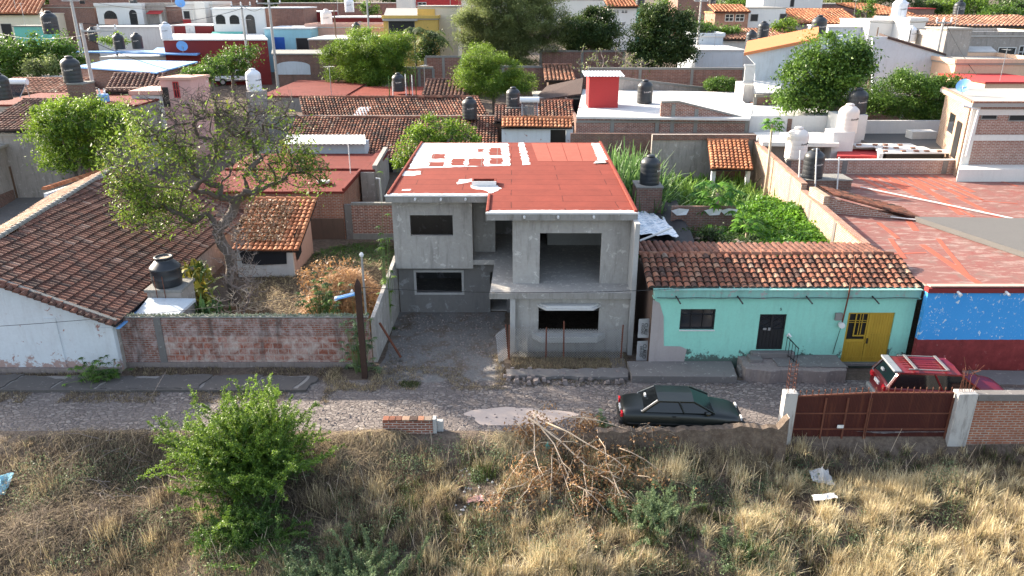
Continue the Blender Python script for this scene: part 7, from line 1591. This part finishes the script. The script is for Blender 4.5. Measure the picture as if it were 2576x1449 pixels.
p=Pg(635,1220); thorn('thorn_bush','large bright green thorny bush spilling over the bank at the roadside',(p.x,p.y,p.z),320,(1.7,3.7),'leaf_bush',.058,95,3,.88,.5,(.5,.45),(0,-.05,0),1.0,up=1)
p=Pg(620,1360); thorn('thorn_bush','dark green low skirt of thorny growth under the large roadside bush',(p.x,p.y,p.z),130,(.9,1.7),'leaf_mid',.05,90,4,1.4,.5,(.75,.4))
p=Pg(850,1490); thorn('thorn_bush','grey green feathery bush at the bottom edge left of centre',(p.x,p.y,p.z),150,(.9,1.7),'leaf_grey',.04,120,5,1.3,.35,(.85,.4))
p=Pg(1640,1330); thorn('thorn_bush','grey green feathery shrub in the dry grass below the dark sedan',(p.x,p.y,p.z),95,(.7,1.6),'leaf_grey',.04,120,6,1.1,.3,(.3,.3))
p=Pg(1900,1400); thorn('thorn_bush','low dark creeping shrub in the grass right of the feathery shrub',(p.x,p.y,p.z),60,(.5,.9),'leaf_grey',.04,90,7,1.4,.4,(.6,.3))
p=Pg(470,1110); thorn('thorn_bush','few thin green thorny shoots on the bank left of the large bush',(p.x,p.y,p.z),14,(.7,1.4),'leaf_bush',.05,50,8,1.4,.4,(.3,.1))

# small green weeds dotted through the dry field
rs=np.random.RandomState(44); Ps=[];Rn=[]
for k in range(150):
    U=rs.uniform(30,2540); V=rs.uniform(1130,1445); p=Pg(U,V)
    if p.y>22: continue
    r_=rs.uniform(.12,.38); n_=int(220*r_/.25); Q=np.array(p)+rs.normal(size=(n_,3))*np.array([r_,r_,r_*.45])+np.array([0,0,r_*.6+.05]); Ps.append(Q); Rn.append(np.clip(rs.uniform(0,.6)+rs.rand(n_)*.4,0,1))
P=np.concatenate(Ps); P[:,2]=np.maximum(P[:,2],[gz(a,b)+.03 for a,b in P[:,:2]]); q=leaf_arrays(P,rs.uniform(.03,.08,len(P)),np.concatenate(Rn),.5,.55); o=link('green_weeds',q[0],q[1],M['leaf_grey'],rnd=q[2]); tag(o,'small grey green weeds dotted through the dry field grass','weeds',kind='stuff')
# ---------- cars
def loft(mb,rings,close=True):
    n=len(rings[0]); vs=[p for r in rings for p in r]; fs=[]
    for i in range(len(rings)-1):
        for k in range(n-(0 if close else 1)):
            k2=(k+1)%n; fs.append((i*n+k,(i+1)*n+k,(i+1)*n+k2,i*n+k2))
    if close: fs+=[tuple(range(n)),tuple(range((len(rings)-1)*n,len(rings)*n))[::-1]]
    mb.add(vs,fs); return mb
def car(label,cat,name,st,gh,W,paint,pos,rot,wheels,wr=.29,rack=False,rear='sedan',lampz=.75,group=None):
    # st: (x, halfwidth, z_bottom, z_shoulder, z_top) hull stations; gh: greenhouse corners
    t=thing(name,label,cat,pos); t.rotation_euler=(0,0,rot); P0=Vector(pos)
    def B(mb,nm,mat,par=t,**k):
        o=mb.build(nm,mat,None,loc=(0,0,0),**k); o.parent=par; return o
    rings=[]
    for (x,w,zb,zs,zt) in st:
        rings.append([(x,-w*.9,zb),(x,-w,zb+.14),(x,-w*1.0,(zb+zs)/2+.05),(x,-w*.97,zs),(x,-w*.86,zt),(x,-w*.4,zt+.025),(x,w*.4,zt+.025),(x,w*.86,zt),(x,w*.97,zs),(x,w,(zb+zs)/2+.05),(x,w*.9+.1*w,zb+.14),(x,w*.9,zb)])
    mb=MB(); loft(mb,rings); body=B(mb,'body',paint,smooth=True); b=body.modifiers.new('sub','SUBSURF'); b.levels=1; b.render_levels=2
    (xr0,xr1,xf1,xf0,zb,zt,wb,wt)=gh    # rear base, rear top, front top, front base
    mb=MB(); mb.add([(xr1,-wt,zt),(xf1,-wt,zt),(xf1+.02,0,zt+.045),(xf1,wt,zt),(xr1,wt,zt),(xr1-.02,0,zt+.045),(xr1,-wt,zt-.04),(xf1,-wt,zt-.04),(xf1,wt,zt-.04),(xr1,wt,zt-.04)],[(0,1,2,5),(5,2,3,4),(0,6,7,1),(4,3,8,9),(6,9,8,7)]); B(mb,'roof',paint,bevel=.03)
    # pillars
    for s in (-1,1):
        mb=MB(); mb.bar((xr0,s*wb,zb),(xr1,s*wt,zt-.02),.09,.07); mb.bar((xf0,s*wb,zb),(xf1,s*wt,zt-.02),.06,.06)
        f=.5; xm=(xr0*.42+xf0*.58); mb.bar((xm,s*(wb+.005),zb),(xr1*.42+xf1*.58,s*(wt+.01),zt-.02),.07,.05)
        mb.bar((xr1,s*wt,zt-.03),(xf1,s*wt,zt-.03),.05,.06); B(mb,'window_frame',paint)
    def pane(nm,a,b,c,d):
        mb=MB(); n=(Vector(b)-Vector(a)).cross(Vector(d)-Vector(a)).normalized()*.012; q=[Vector(v) for v in (a,b,c,d)]
        mb.add([v+n for v in q]+[v-n for v in q],[(0,1,2,3),(7,6,5,4),(0,4,5,1),(1,5,6,2),(2,6,7,3),(3,7,4,0)]); B(mb,nm,M['carglass'])
    i=.05
    pane('rear_window',(xr0+.02,-wb+i,zb),(xr0+.02,wb-i,zb),(xr1+.02,wt-i,zt-.02),(xr1+.02,-wt+i,zt-.02)); pane('windscreen',(xf0-.02,wb-i,zb),(xf0-.02,-wb+i,zb),(xf1-.02,-wt+i,zt-.02),(xf1-.02,wt-i,zt-.02))
    xm=(xr0*.42+xf0*.58); xmt=(xr1*.42+xf1*.58)
    for s in (-1,1): 
        pane('side_window',(xr0+.1,s*(wb-.01),zb),(xm-.03,s*(wb-.01),zb),(xmt-.03,s*(wt-.01),zt-.04),(xr1+.05,s*(wt-.01),zt-.04)); pane('side_window',(xm+.03,s*(wb-.01),zb),(xf0-.1,s*(wb-.01),zb),(xf1-.04,s*(wt-.01),zt-.04),(xmt+.03,s*(wt-.01),zt-.04))
    mb=MB(); mb.box(xr0+.2,xf0-.3,-wb+.1,wb-.1,zb-.25,zb+.02); mb.box(xm-.2,xm-.05,-wb+.15,wb-.15,zb,zb+.35); B(mb,'seats',M['cloth_d'])
    # wheels
    for (x,s) in ((wheels[0],-1),(wheels[0],1),(wheels[1],-1),(wheels[1],1)):
        y=s*(W-.08); mb=MB(); mb.tube([(x,y-.1,wr),(x,y+.1,wr)],wr,20); w_=B(mb,'wheel',M['rubber'],bevel=.02); mb=MB(); mb.tube([(x,y-.105,wr),(x,y+.105,wr)],wr*.6,14); B(mb,'rim',M['steel'],w_)
        mb=MB(); mb.tube([(x,y+s*.0-.115,wr),(x,y+.115,wr)],wr*1.17,20)
    xr=st[0][0]; w=st[0][1]
    for s in (-1,1):
        mb=MB(); mb.box(xr-.035,xr+.04,s*w*.62,s*w*.93,lampz-.09,lampz+.09); B(mb,'tail_light',M['redlamp'],bevel=.01)
        mb=MB(); xf=st[-1][0]; mb.box(xf-.04,xf+.02,s*w*.5,s*w*.85,.58,.72); B(mb,'headlight',M['frame'],bevel=.01)
    mb=MB(); mb.box(xr-.05,xr-.0,-.2,.2,lampz-.1,lampz+.03); B(mb,'number_plate',M['frame'])
    mb=MB(); mb.box(xr-.10,xr+.15,-w*.98,w*.98,.36,.56); B(mb,'bumper',M['rubber'] if not rack else M['steel'],bevel=.04); mb=MB(); mb.box(xf-.1,xf+.12,-w*.95,w*.95,.36,.55); B(mb,'bumper',M['rubber'],bevel=.04)
    for s in (-1,1): mb=MB(); mb.box(xf0-.35,xf0-.18,s*(wb+.04),s*(wb+.17),zb-.02,zb+.1); B(mb,'mirror',paint,bevel=.03)
    for s in (-1,1): mb=MB(); mb.box(xm-.42,xm-.28,s*(W+.0),s*(W+.025),zb-.13,zb-.10); B(mb,'door_handle',M['iron'])
    for s in (-1,1):
        mb=MB(); mb.bar((xr0-.03,s*(wb-.04),zb+.01),(xr1-.03,s*(wt-.04),zt),.035,.03); mb.bar((xr0-.05,0,zb+.0),(xr0-.03,s*(wb-.04),zb+.01),.03,.03); B(mb,'chrome_trim',M['steel'])
        mb=MB(); mb.box(st[1][0]+.1,st[-2][0]-.1,s*(W+.004),s*(W+.016),.50,.54); B(mb,'side_moulding',M['rubber'])
    mb=MB(); mb.box(xr1*.3+xr0*.7-.02,xr1*.3+xr0*.7+.05,.12,.30,zb*.62+zt*.38,zb*.62+zt*.38+.09); B(mb,'window_sticker',M['frame'])
    if rack:
        mb=MB()
        for s in (-1,1): mb.bar((xr1+.35,s*(wt-.1),zt+.09),(xf1-.5,s*(wt-.1),zt+.09),.04,.03)
        B(mb,'roof_rail',M['rackg'])
        for x in (xr1+.6,xr1+1.7): mb=MB(); mb.bar((x,-wt+.08,zt+.11),(x,wt-.08,zt+.11),.09,.04); B(mb,'crossbar',M['rackg'])
        mb=MB(); mb.box(xr1-.2,xr1+.08,-wt,wt,zt-.02,zt+.06); B(mb,'spoiler',M['steel'],bevel=.02)
        mb=MB(); 
        for k in range(6): mb.bar((xr1+.3,-.45+k*.18,zt+.048),(xf1-.3,-.45+k*.18,zt+.048),.02,.012)
        B(mb,'roof_rib',paint)
    return t
st=[(-2.12,.68,.34,.62,.84),(-2.05,.76,.26,.72,.95),(-1.6,.82,.20,.80,.99),(-1.0,.83,.19,.82,.98),(0,.83,.19,.82,.96),(.8,.83,.19,.80,.93),(1.2,.82,.19,.77,.90),(1.7,.79,.22,.70,.83),(2.02,.72,.28,.62,.74),(2.12,.62,.34,.56,.64)]
p=Pz(1712,1040,.6)
car('dark green sedan parked on the cobbled street before the mint house','car','parked_car',st,(-1.42,-.86,.38,1.12,.95,1.36,.74,.58),.83,M['carp'],(p.x,23.2,0),-.05,(-1.30,1.22),.28).scale=(.98,.95,.93)
mb=MB(); 
st2=[(-2.2,.74,.42,.95,1.12),(-2.14,.84,.34,1.0,1.18),(-1.5,.88,.30,1.0,1.16),(0,.88,.30,1.0,1.12),(1.0,.88,.30,.98,1.10),(1.5,.86,.30,.95,1.06),(2.0,.82,.34,.88,1.0),(2.25,.72,.4,.8,.92)]
p=Pz(2300,975,1.2)
car('red sport utility car with roof rack and white spoiler behind the rusty gate','car','parked_car',st2,(-2.12,-1.78,.35,1.12,1.10,1.68,.78,.66),.88,M['carred'],(p.x+1.35,24.5,0),-.09,(-1.35,1.35),.36,rack=True,lampz=1.0)
st3=[(-2.5,.8,.5,.95,1.05),(-2.45,.86,.42,.98,1.1),(-1,.88,.4,.98,1.1),(.8,.88,.4,1.0,1.12),(1.5,.87,.4,.95,1.08),(2.3,.82,.45,.88,1.0),(2.45,.7,.5,.8,.9)]
def pickup(label,p,rot):
    t=car(label,'pickup truck','pickup_truck',st3,(-.45,-.3,.55,1.1,1.1,1.7,.8,.7),.88,M['carwhite'],p,rot,(-1.6,1.6),.38)
    mb=MB(); mb.box(-2.35,-.55,-.72,.72,1.0,1.14); o=mb.build('cargo_bed',M['blackcloth'],None,loc=(0,0,0)); o.parent=t; return t
p=Pg(200,455); pickup('white pickup truck with black bed under the round street tree',p,1.25)
p=Pg(672,165); pickup('small white pickup beside the pole in the far side street',p,1.2)
p=Pg(600,212); pickup('white pickup half hidden behind the clipped tree',p,.2)
# ---------- gate and walls on the near side
gx=Py(1985,1110,22.75).x; gX=Py(2372,1110,22.75).x; gt=1.52; gb=-.62
t=thing('steel_gate','large rust brown double steel gate with spikes between cement posts','gate',((gx+gX)/2,22.75,gb))
xm=gx+(gX-gx)*.475
for k,(a,b,dz) in enumerate(((gx+.02,xm-.02,-.14),(xm+.02,gX-.02,0))):
    mb=MB(); z1=gt; mb.add([(a,22.73,gb),(b,22.73,gb),(b,22.73,z1),(a,22.73,z1+dz),(a,22.77,gb),(b,22.77,gb),(b,22.77,z1),(a,22.77,z1+dz)],[(0,1,2,3),(7,6,5,4),(0,4,5,1),(1,5,6,2),(2,6,7,3),(3,7,4,0)])
    lf=mb.build('gate_leaf',M['gate'],t); mb=MB()
    for z in (gb+.1,gb+.72,gb+1.35): mb.box(a,b,22.69,22.73,z,z+.045)
    mb.bar((a,22.75,z1+dz+.02),(b,22.75,z1+.02),.05,.05)
    for x in ((a,b) if k else (a,a+(b-a)*.4,a+(b-a)*.7,b)): mb.box(x-.03,x+.03,22.685,22.73,gb,z1-.16)
    mb.build('frame',M['rust'],lf)
    n=12 if k==0 else 13
    for i in range(n):
        x=a+(b-a)*(i+.5)/n; z=z1+dz*(1-(i+.5)/n)+.02; mb=MB(); mb.tube([(x,22.75,z),(x,22.75,z+.16)],.014,5); mb.add([(x-.03,22.75,z+.17),(x,22.72,z+.19),(x+.03,22.75,z+.17),(x,22.78,z+.19),(x,22.75,z+.25),(x,22.75,z+.15)],[(0,1,4),(1,2,4),(2,3,4),(3,0,4),(1,0,5),(2,1,5),(3,2,5),(0,3,5)]); mb.build('spike',M['rust'],lf)
mb=MB(); mb.box(xm-1.02,xm-.80,22.66,22.685,.18,.30); mb.build('notice_plate',M['frame'],t)
t=thing('gate_post','left cement gate post with rusty rebar sticking out of its top','post',(gx-.25,22.7,-.4))
mb=MB(); mb.box(gx-.45,gx-.02,22.55,22.9,-.7,1.62); mb.build('pillar',M['postw'],t,bevel=.015)
mb=MB()
for dx in (.1,.33):
    for dy in (.06,.26): mb.tube([(gx-.45+dx,22.58+dy,1.6),(gx-.47+dx,22.58+dy,2.75)],.012,4)
for k in range(6): z=1.75+k*.17; mb.tube([(gx-.35,22.64,z),(gx-.12,22.64,z+.05),(gx-.12,22.84,z),(gx-.35,22.84,z+.04),(gx-.35,22.64,z)],.007,3)
mb.build('rebar',M['rust'],t)
t=thing('gate_post','right whitewashed cement gate post with tangled rebar on top','post',(gX+.35,22.7,-.6)); mb=MB(); mb.box(gX+.02,gX+.68,22.5,22.9,-.85,1.62); mb.build('pillar',M['postw'],t,bevel=.02)
mb=MB()
for k in range(9): x=gX+.1+k*.06; mb.tube([(x,22.7,1.6),(x+R.uniform(-.1,.1),22.7+R.uniform(-.1,.1),2.2),(x+R.uniform(-.4,.4),22.7+R.uniform(-.2,.2),2.2+R.uniform(.2,.7))],.010,4)
mb.build('rebar',M['rust'],t)
t=thing('brick_wall','weathered brick wall with cement coping right of the rusty gate','wall',(gX+4,22.7,-.8)); mb=MB(); mb.box(gX+.69,gX+9,22.55,22.75,-1,1.35); mb.build('brickwork',M['brick_or'],t)
mb=MB(); mb.box(gX+.69,gX+2.9,22.48,22.82,1.352,1.62); mb.build('coping',M['pave'],t,bevel=.02); mb=MB(); mb.box(gX+2.91,gX+9,22.5,22.8,1.352,1.58); mb.build('coping',M['brick_pale'],t)
# ruined low wall left of the gate: broken profile
t=thing('ruined_wall','crumbled low wall with pale broken top edge below the dark sedan','wall',(6,22.4,-.2)); mb=MB(); top=MB(); x=Py(1500,1075,22.4).x; xe=gx-.45; n=60
RW=[random.Random(31).uniform(-1,1)]
_r=random.Random(77)
for _ in range(80): RW.append(RW[-1]*.75+_r.uniform(-1,1)*.6)
def tp(x):
    f=(x-2.6)/(xe-2.6); return .52+.075*RW[int((x-2)*6)%80]+.02*math.sin(x*13.1)+.12*smooth(.35,.6,f)+.4*smooth(.95,1.0,f)
xs_=[x+(xe-x)*i/n for i in range(n+1)]; vs=[];fs=[]
for i,xx in enumerate(xs_):
    z=tp(xx); w_=.14+.03*math.sin(xx*7); vs+=[(xx,22.10-w_*1.9,-.7),(xx,22.10-w_,z-.03),(xx,22.10+w_,z-.03),(xx,22.10+w_,-.4)]
for i in range(n): a=i*4; fs+=[(a,a+4,a+5,a+1),(a+1,a+5,a+6,a+2),(a+2,a+6,a+7,a+3)]
mb.add(vs,fs); mb.build('earth_core',M['earth'],t); vs=[];fs=[]
for i,xx in enumerate(xs_):
    z=tp(xx)+R.uniform(-.012,.02); w_=.17+R.uniform(-.03,.03); vs+=[(xx,22.10-w_,z-.07),(xx,22.10-w_*.9,z),(xx,22.10+w_*.9,z),(xx,22.10+w_,z-.07)]
top.add(vs,fs+[(0,1,2,3),(n*4+3,n*4+2,n*4+1,n*4)]); top.build('broken_top',M['patch'],t)
# small brick fragment
xa=Py(955,1060,22.0).x; xb=Py(1083,1060,22.0).x; t=thing('brick_wall','short leftover brick wall fragment on the near side of the street','wall',((xa+xb)/2,22.5,-.5))
V_=.34
mb=MB(); mb.box(xa,xb,22.5,22.74,-.9,.56); mb.build('brickwork',M['brick'],t); mb=MB()
k=0; x=xa
while x<xb-.05:
    w_=min(R.uniform(.2,.28),xb-x); mb.box(x+.005,x+w_-.012,22.48,22.76,.565+R.uniform(0,.01),.622,R.random()); x+=w_
mb.build('coping_bricks',M['tile'],t,rnd=True,bevel=.008); mb=MB(); mb.box(xb+.0,xb+.13,22.52,22.8,-.9,.62); mb.box(xb+.131,xb+.35,22.7,22.9,-.5,.42); mb.build('mortar_end',M['concrete_l'],t,bevel=.02)
# earth lip along the left field edge comes with the ground; pile of cut branches
p0=Pg(1420,1190)
def ln(t,rs,U0,V0,U1,V1,r,h0=.3,h1=.2,k=4,bend=.15):
    a=Pg(U0,V0)+Vector((0,0,h0)); b=Pg(U1,V1)+Vector((0,0,h1)); pts=[a.lerp(b,i/k)+Vector((rs.normal()*bend*.3,rs.normal()*bend*.3,math.sin(math.pi*i/k)*bend)) for i in range(k+1)]; t.tube(pts,[r*(1-.6*i/k) for i in range(k+1)],6); return pts
rsb=np.random.RandomState(9); t=thing('branch_pile','heap of cut pale branches with dead brown leaves on the bank','branch pile',p0)
mb=MB(); ends=[]
main=[(1330,1085,1500,1215,.045),(1345,1075,1440,1240,.03),(1305,1100,1330,1130,.03),(1345,1065,1350,1110,.035),(1370,1095,1600,1215,.03),(1500,1215,1560,1230,.03),(1500,1215,1600,1290,.025),(1440,1240,1530,1310,.025),(1390,1160,1385,1290,.02),(1385,1200,1300,1290,.02),(1400,1170,1450,1340,.02),(1470,1190,1480,1345,.02),(1540,1220,1580,1340,.02),(1355,1150,1240,1270,.018),(1420,1080,1600,1110,.02),(1600,1120,1680,1100,.015),(1460,1100,1480,1060,.02),(1330,1230,1230,1300,.016),(1500,1130,1560,1280,.02),(1340,1100,1360,1250,.025),(1560,1160,1680,1230,.018)]
for (a,b,c,d,r) in main:
    pts=ln(mb,rsb,a,b,c,d,r,h0=.55 if b<1200 else .35,h1=.35); ends+=pts
    for k in range(7):
        q=pts[rsb.randint(1,5)]; d_=Vector((rsb.normal(),rsb.normal()*.7-.3,rsb.normal()*.35)).normalized(); l=rsb.uniform(.3,.9); e=q+d_*l-Vector((0,0,.15)); mb.tube([q,(q+e)/2+Vector((0,0,.08)),e],[r*.4,r*.3,.005],4); ends.append(e); ends.append((q+e)/2)
mb.build('branches',M['twig'],t,smooth=True)
P=[]
for e in ends:
    n=13; q=np.array(e)+rsb.normal(size=(n,3))*np.array([.14,.14,.10]); q[:,2]-=.12; P.append(q)
P=np.concatenate(P); P[:,2]=np.maximum(P[:,2],[gz(a,b)+.03 for a,b in P[:,:2]]); q=leaf_arrays(P,rsb.uniform(.07,.15,len(P)),rsb.rand(len(P)),.2,.5); link('dead_leaves',q[0],q[1],M['leaf_rust'],t,rnd=q[2])
# second, thinner brushwood tangle at left
t=thing('brushwood','tangle of thin grey brushwood on the left bank','branch pile',Pg(420,1150)); mb=MB()
for k in range(60):
    U=R.uniform(250,620);V=R.uniform(1100,1270); ln(mb,rsb,U,V,U+R.uniform(-110,110),V+R.uniform(-50,70),.012,h0=R.uniform(.05,.3),h1=R.uniform(.05,.5),bend=.12)
ln(mb,rsb,330,1130,425,1000,.012,.1,1.1) 
mb.build('branches',M['twigg'],t)
mb=MB()
for k in range(260):
    U=R.uniform(60,2550);V=R.uniform(1120,1430); p=Pg(U,V); a=R.uniform(0,6.28); h=R.uniform(.4,1.0); q=p+Vector((math.cos(a)*.25,math.sin(a)*.25,h)); mb.tube([p,(p+q)/2+Vector((0,0,.05)),q],[.010,.008,.004],4)
tag(mb.build('dry_stalks',M['twig']),'thin dry stalks standing across the whole field','stalks',kind='stuff')
# rubbish and rubble
t=MB(); rs3=random.Random(3)
for k in range(240):
    f=rs3.random(); V=1180+f*280; U=1165+rs3.gauss(0,32)+35*f+(60 if rs3.random()<.2 else 0); p=Pg(U,V); s=rs3.uniform(.015,.06); a=rs3.uniform(0,6.3)
    c,sn=math.cos(a)*s,math.sin(a)*s; z=p.z+.02; t.add([(p.x-c,p.y-sn,z),(p.x+sn,p.y-c,z+.01),(p.x+c,p.y+sn,z),(p.x-sn,p.y+c,z+.02),(p.x-c*.5,p.y-sn*.5,z+s),(p.x+c*.6,p.y+sn*.4,z+s*.9)],[(0,1,4),(1,5,4),(1,2,5),(2,3,5),(3,4,5),(3,0,4)])
o=t.build('rubble',M['white']); tag(o,'trail of white rubble bits and scraps running down the middle of the field','rubble',kind='stuff')
def scrap(label,U,V,w,d,mat,seed,hh=.3,name='plastic_sheet'):
    p=Pg(U,V); rr=random.Random(seed); n=7; vs=[];fs=[]
    for j in range(n):
        for i in range(n): x=p.x+(i/(n-1)-.5)*w+rr.uniform(-.04,.04); y=p.y+(j/(n-1)-.5)*d+rr.uniform(-.04,.04); vs.append((x,y,gz(x,y)+(.30 if w>.6 else .10)+rr.random()*hh*(1-abs(i-3)/4)*(1-abs(j-3)/4)))
    for j in range(n-1):
        for i in range(n-1): a=j*n+i; fs.append((a,a+1,a+n+1,a+n))
    mb=MB(); mb.add(vs,fs); o=mb.build(name,mat); tag(o,label,'rubbish'); s=o.modifiers.new('thick','SOLIDIFY'); s.thickness=.01; return o
scrap('crumpled white cloth lying in the dry grass below the gate',2062,1225,.75,.6,M['white'],1,.55)
scrap('smaller grey white cloth just below the crumpled one',2070,1268,.7,.35,M['whiteroof'],2,.12)
scrap('blue and white plastic bag at the left edge of the field',8,1225,.5,.7,M['skyblue'],3,.25)
scrap('pale pink plastic scrap among the rubble trail',1195,1262,.5,.25,M['pink'],4,.1)
scrap('small blue plastic bottle on the left bank',683,1148,.16,.1,M['bluelid'],5,.1)
scrap('small white scrap near the bottom edge beside the rubble trail',1270,1440,.5,.4,M['bluewhite'],6,.15)
scrap('turquoise plastic piece on top of the branch pile',1377,1130,.12,.12,M['teal'],7,.25)
# open black tank on the left stand
p=Vector(((px0+px1)/2-.05,30.25,2.68)); t=thing('water_tank','old black water tank with open top beside the brown tiled roof','water tank',p); mb=MB()
r=.62; mb.lathe([(0,0),(r*.93,0),(r*.95,.05),(r,.3),(r*1.03,.34),(r*1.03,.38),(r,.42),(r,.72),(r*1.04,.76),(r*1.04,.82),(r*.98,.86),(r*.62,1.10),(r*.55,1.12),(r*.55,1.22),(r*.62,1.23),(r*.62,1.28),(r*.48,1.28),(r*.48,1.2)],p,28); mb.build('body',M['tankblk'],t,smooth=True)
mb=MB(); mb.lathe([(0,1.19),(r*.47,1.19),(r*.47,1.21),(0,1.21)],p,20); mb.build('lid_inside',M['twig'],t)
# person seated on a white chair by the far left door
p=Pg(78,470); px,py,pz_=p
t=thing('plastic_chair','white plastic chair under the seated person by the left street door','chair',p); mb=MB(); mb.box(px-.24,px+.24,py-.22,py+.24,pz_+.42,pz_+.46); mb.build('seat',M['white_clean'],t,bevel=.01)
mb=MB(); mb.box(px-.24,px-.20,py-.22,py+.24,pz_+.46,pz_+.85); mb.build('backrest',M['white_clean'],t,bevel=.01)
for dx in (-.21,.21):
    for dy in (-.19,.21): mb=MB(); mb.tube([(px+dx*1.15,py+dy*1.15,pz_),(px+dx,py+dy,pz_+.42)],.02,5); mb.build('leg',M['white_clean'],t)
def skin(name,mat,pts,edges,rads,parent,root=0):
    me=bpy.data.meshes.new(name); me.from_pydata([Vector(q) for q in pts],edges,[]); o=bpy.data.objects.new(name,me); C.objects.link(o); o.parent=parent
    o.modifiers.new('skin','SKIN'); 
    for i,rr_ in enumerate(rads): me.skin_vertices[0].data[i].radius=(rr_,rr_)
    me.skin_vertices[0].data[root].use_root=True; s=o.modifiers.new('sub','SUBSURF'); s.levels=1; s.render_levels=2; me.materials.append(mat); return o
pe=thing('person','seated person in grey patterned blouse and dark shorts on the white chair','person',(px,py,pz_+.0))
pts=[(-.05,0,.52),(-.06,0,.75),(-.05,0,.98),(-.04,0,1.08),(-.02,0,1.20),(.0,0,1.30),(0,-.11,.52),(.40,-.12,.52),(.45,-.12,.10),(.56,-.12,.05),(0,.11,.52),(.42,.14,.54),(.52,.16,.14),(.63,.16,.08),(-.05,-.17,1.0),(.02,-.24,.76),(.25,-.16,.66),(-.05,.17,1.0),(.02,.24,.76),(.25,.16,.66)]
ed=[(0,1),(1,2),(2,3),(3,4),(4,5),(0,6),(6,7),(7,8),(8,9),(0,10),(10,11),(11,12),(12,13),(2,14),(14,15),(15,16),(2,17),(17,18),(18,19)]
for s_,b0 in ((-1,16),(1,19)):   # short finger chains at each hand
    for k in range(4): pts.append((.34,s_*(.15-.02*k)+s_*.0,.63+.004*k)); ed.append((b0,len(pts)-1))
skin('body',M['skin'],pts,ed,[.12,.115,.11,.045,.09,.085,.085,.065,.045,.035,.085,.065,.045,.035,.05,.038,.028,.05,.038,.028]+[.009]*8,pe)
skin('blouse',M['cloth_f'],[(-.055,0,.55),(-.06,0,.75),(-.055,0,.97),(-.05,-.18,1.0),(.0,-.22,.86),(-.05,.18,1.0),(.0,.22,.86)],[(0,1),(1,2),(2,3),(3,4),(2,5),(5,6)],[.135,.13,.125,.07,.06,.07,.06],pe)
skin('shorts',M['cloth_d'],[(-.04,0,.54),(0,-.11,.53),(.3,-.12,.53),(0,.11,.53),(.3,.13,.545)],[(0,1),(1,2),(0,3),(3,4)],[.14,.105,.085,.105,.085],pe)
skin('hair',M['hair'],[(-.05,0,1.28),(-.07,0,1.36),(-.10,0,1.22)],[(0,1),(0,2)],[.10,.085,.07],pe)
SKYK=.15; SUNK=4.6; EXPO=1.70
# ---------- sky, sun, camera
sc_=bpy.context.scene
w=bpy.data.worlds.new('World'); sc_.world=w; w.use_nodes=True; nt=w.node_tree; bg=nt.nodes['Background']
sky=nt.nodes.new('ShaderNodeTexSky'); sky.sky_type='NISHITA'; sky.sun_disc=False
SD=Vector((-2.0,1.3,1.06)).normalized(); el=math.asin(SD.z); az=math.atan2(SD.x,SD.y)
sky.sun_elevation=el; sky.sun_rotation=az; sky.dust_density=2.5; sky.air_density=1.0; sky.ozone_density=.6
hs=nt.nodes.new('ShaderNodeHueSaturation'); hs.inputs['Saturation'].default_value=.72; nt.links.new(sky.outputs[0],hs.inputs['Color']); nt.links.new(hs.outputs[0],bg.inputs[0]); bg.inputs[1].default_value=SKYK
l=bpy.data.lights.new('sun','SUN'); l.energy=SUNK; l.angle=rad(.5); l.color=(1.0,.87,.70)
lo=bpy.data.objects.new('sun',l); C.objects.link(lo); lo.rotation_euler=(-SD).to_track_quat('-Z','Y').to_euler(); lo.location=(-60,60,60)
cam=bpy.data.cameras.new('camera'); co_=bpy.data.objects.new('camera',cam); C.objects.link(co_); co_.location=(0,0,H); co_.rotation_euler=(math.pi/2-TH,0,0)
cam.sensor_width=36; cam.lens=36*F/2576; cam.clip_end=2000; cam.clip_start=.1
sc_.camera=co_
sc_.view_settings.view_transform='Standard'; sc_.view_settings.look='None'; sc_.view_settings.exposure=EXPO; sc_.view_settings.gamma=1
sc_.render.engine='CYCLES'
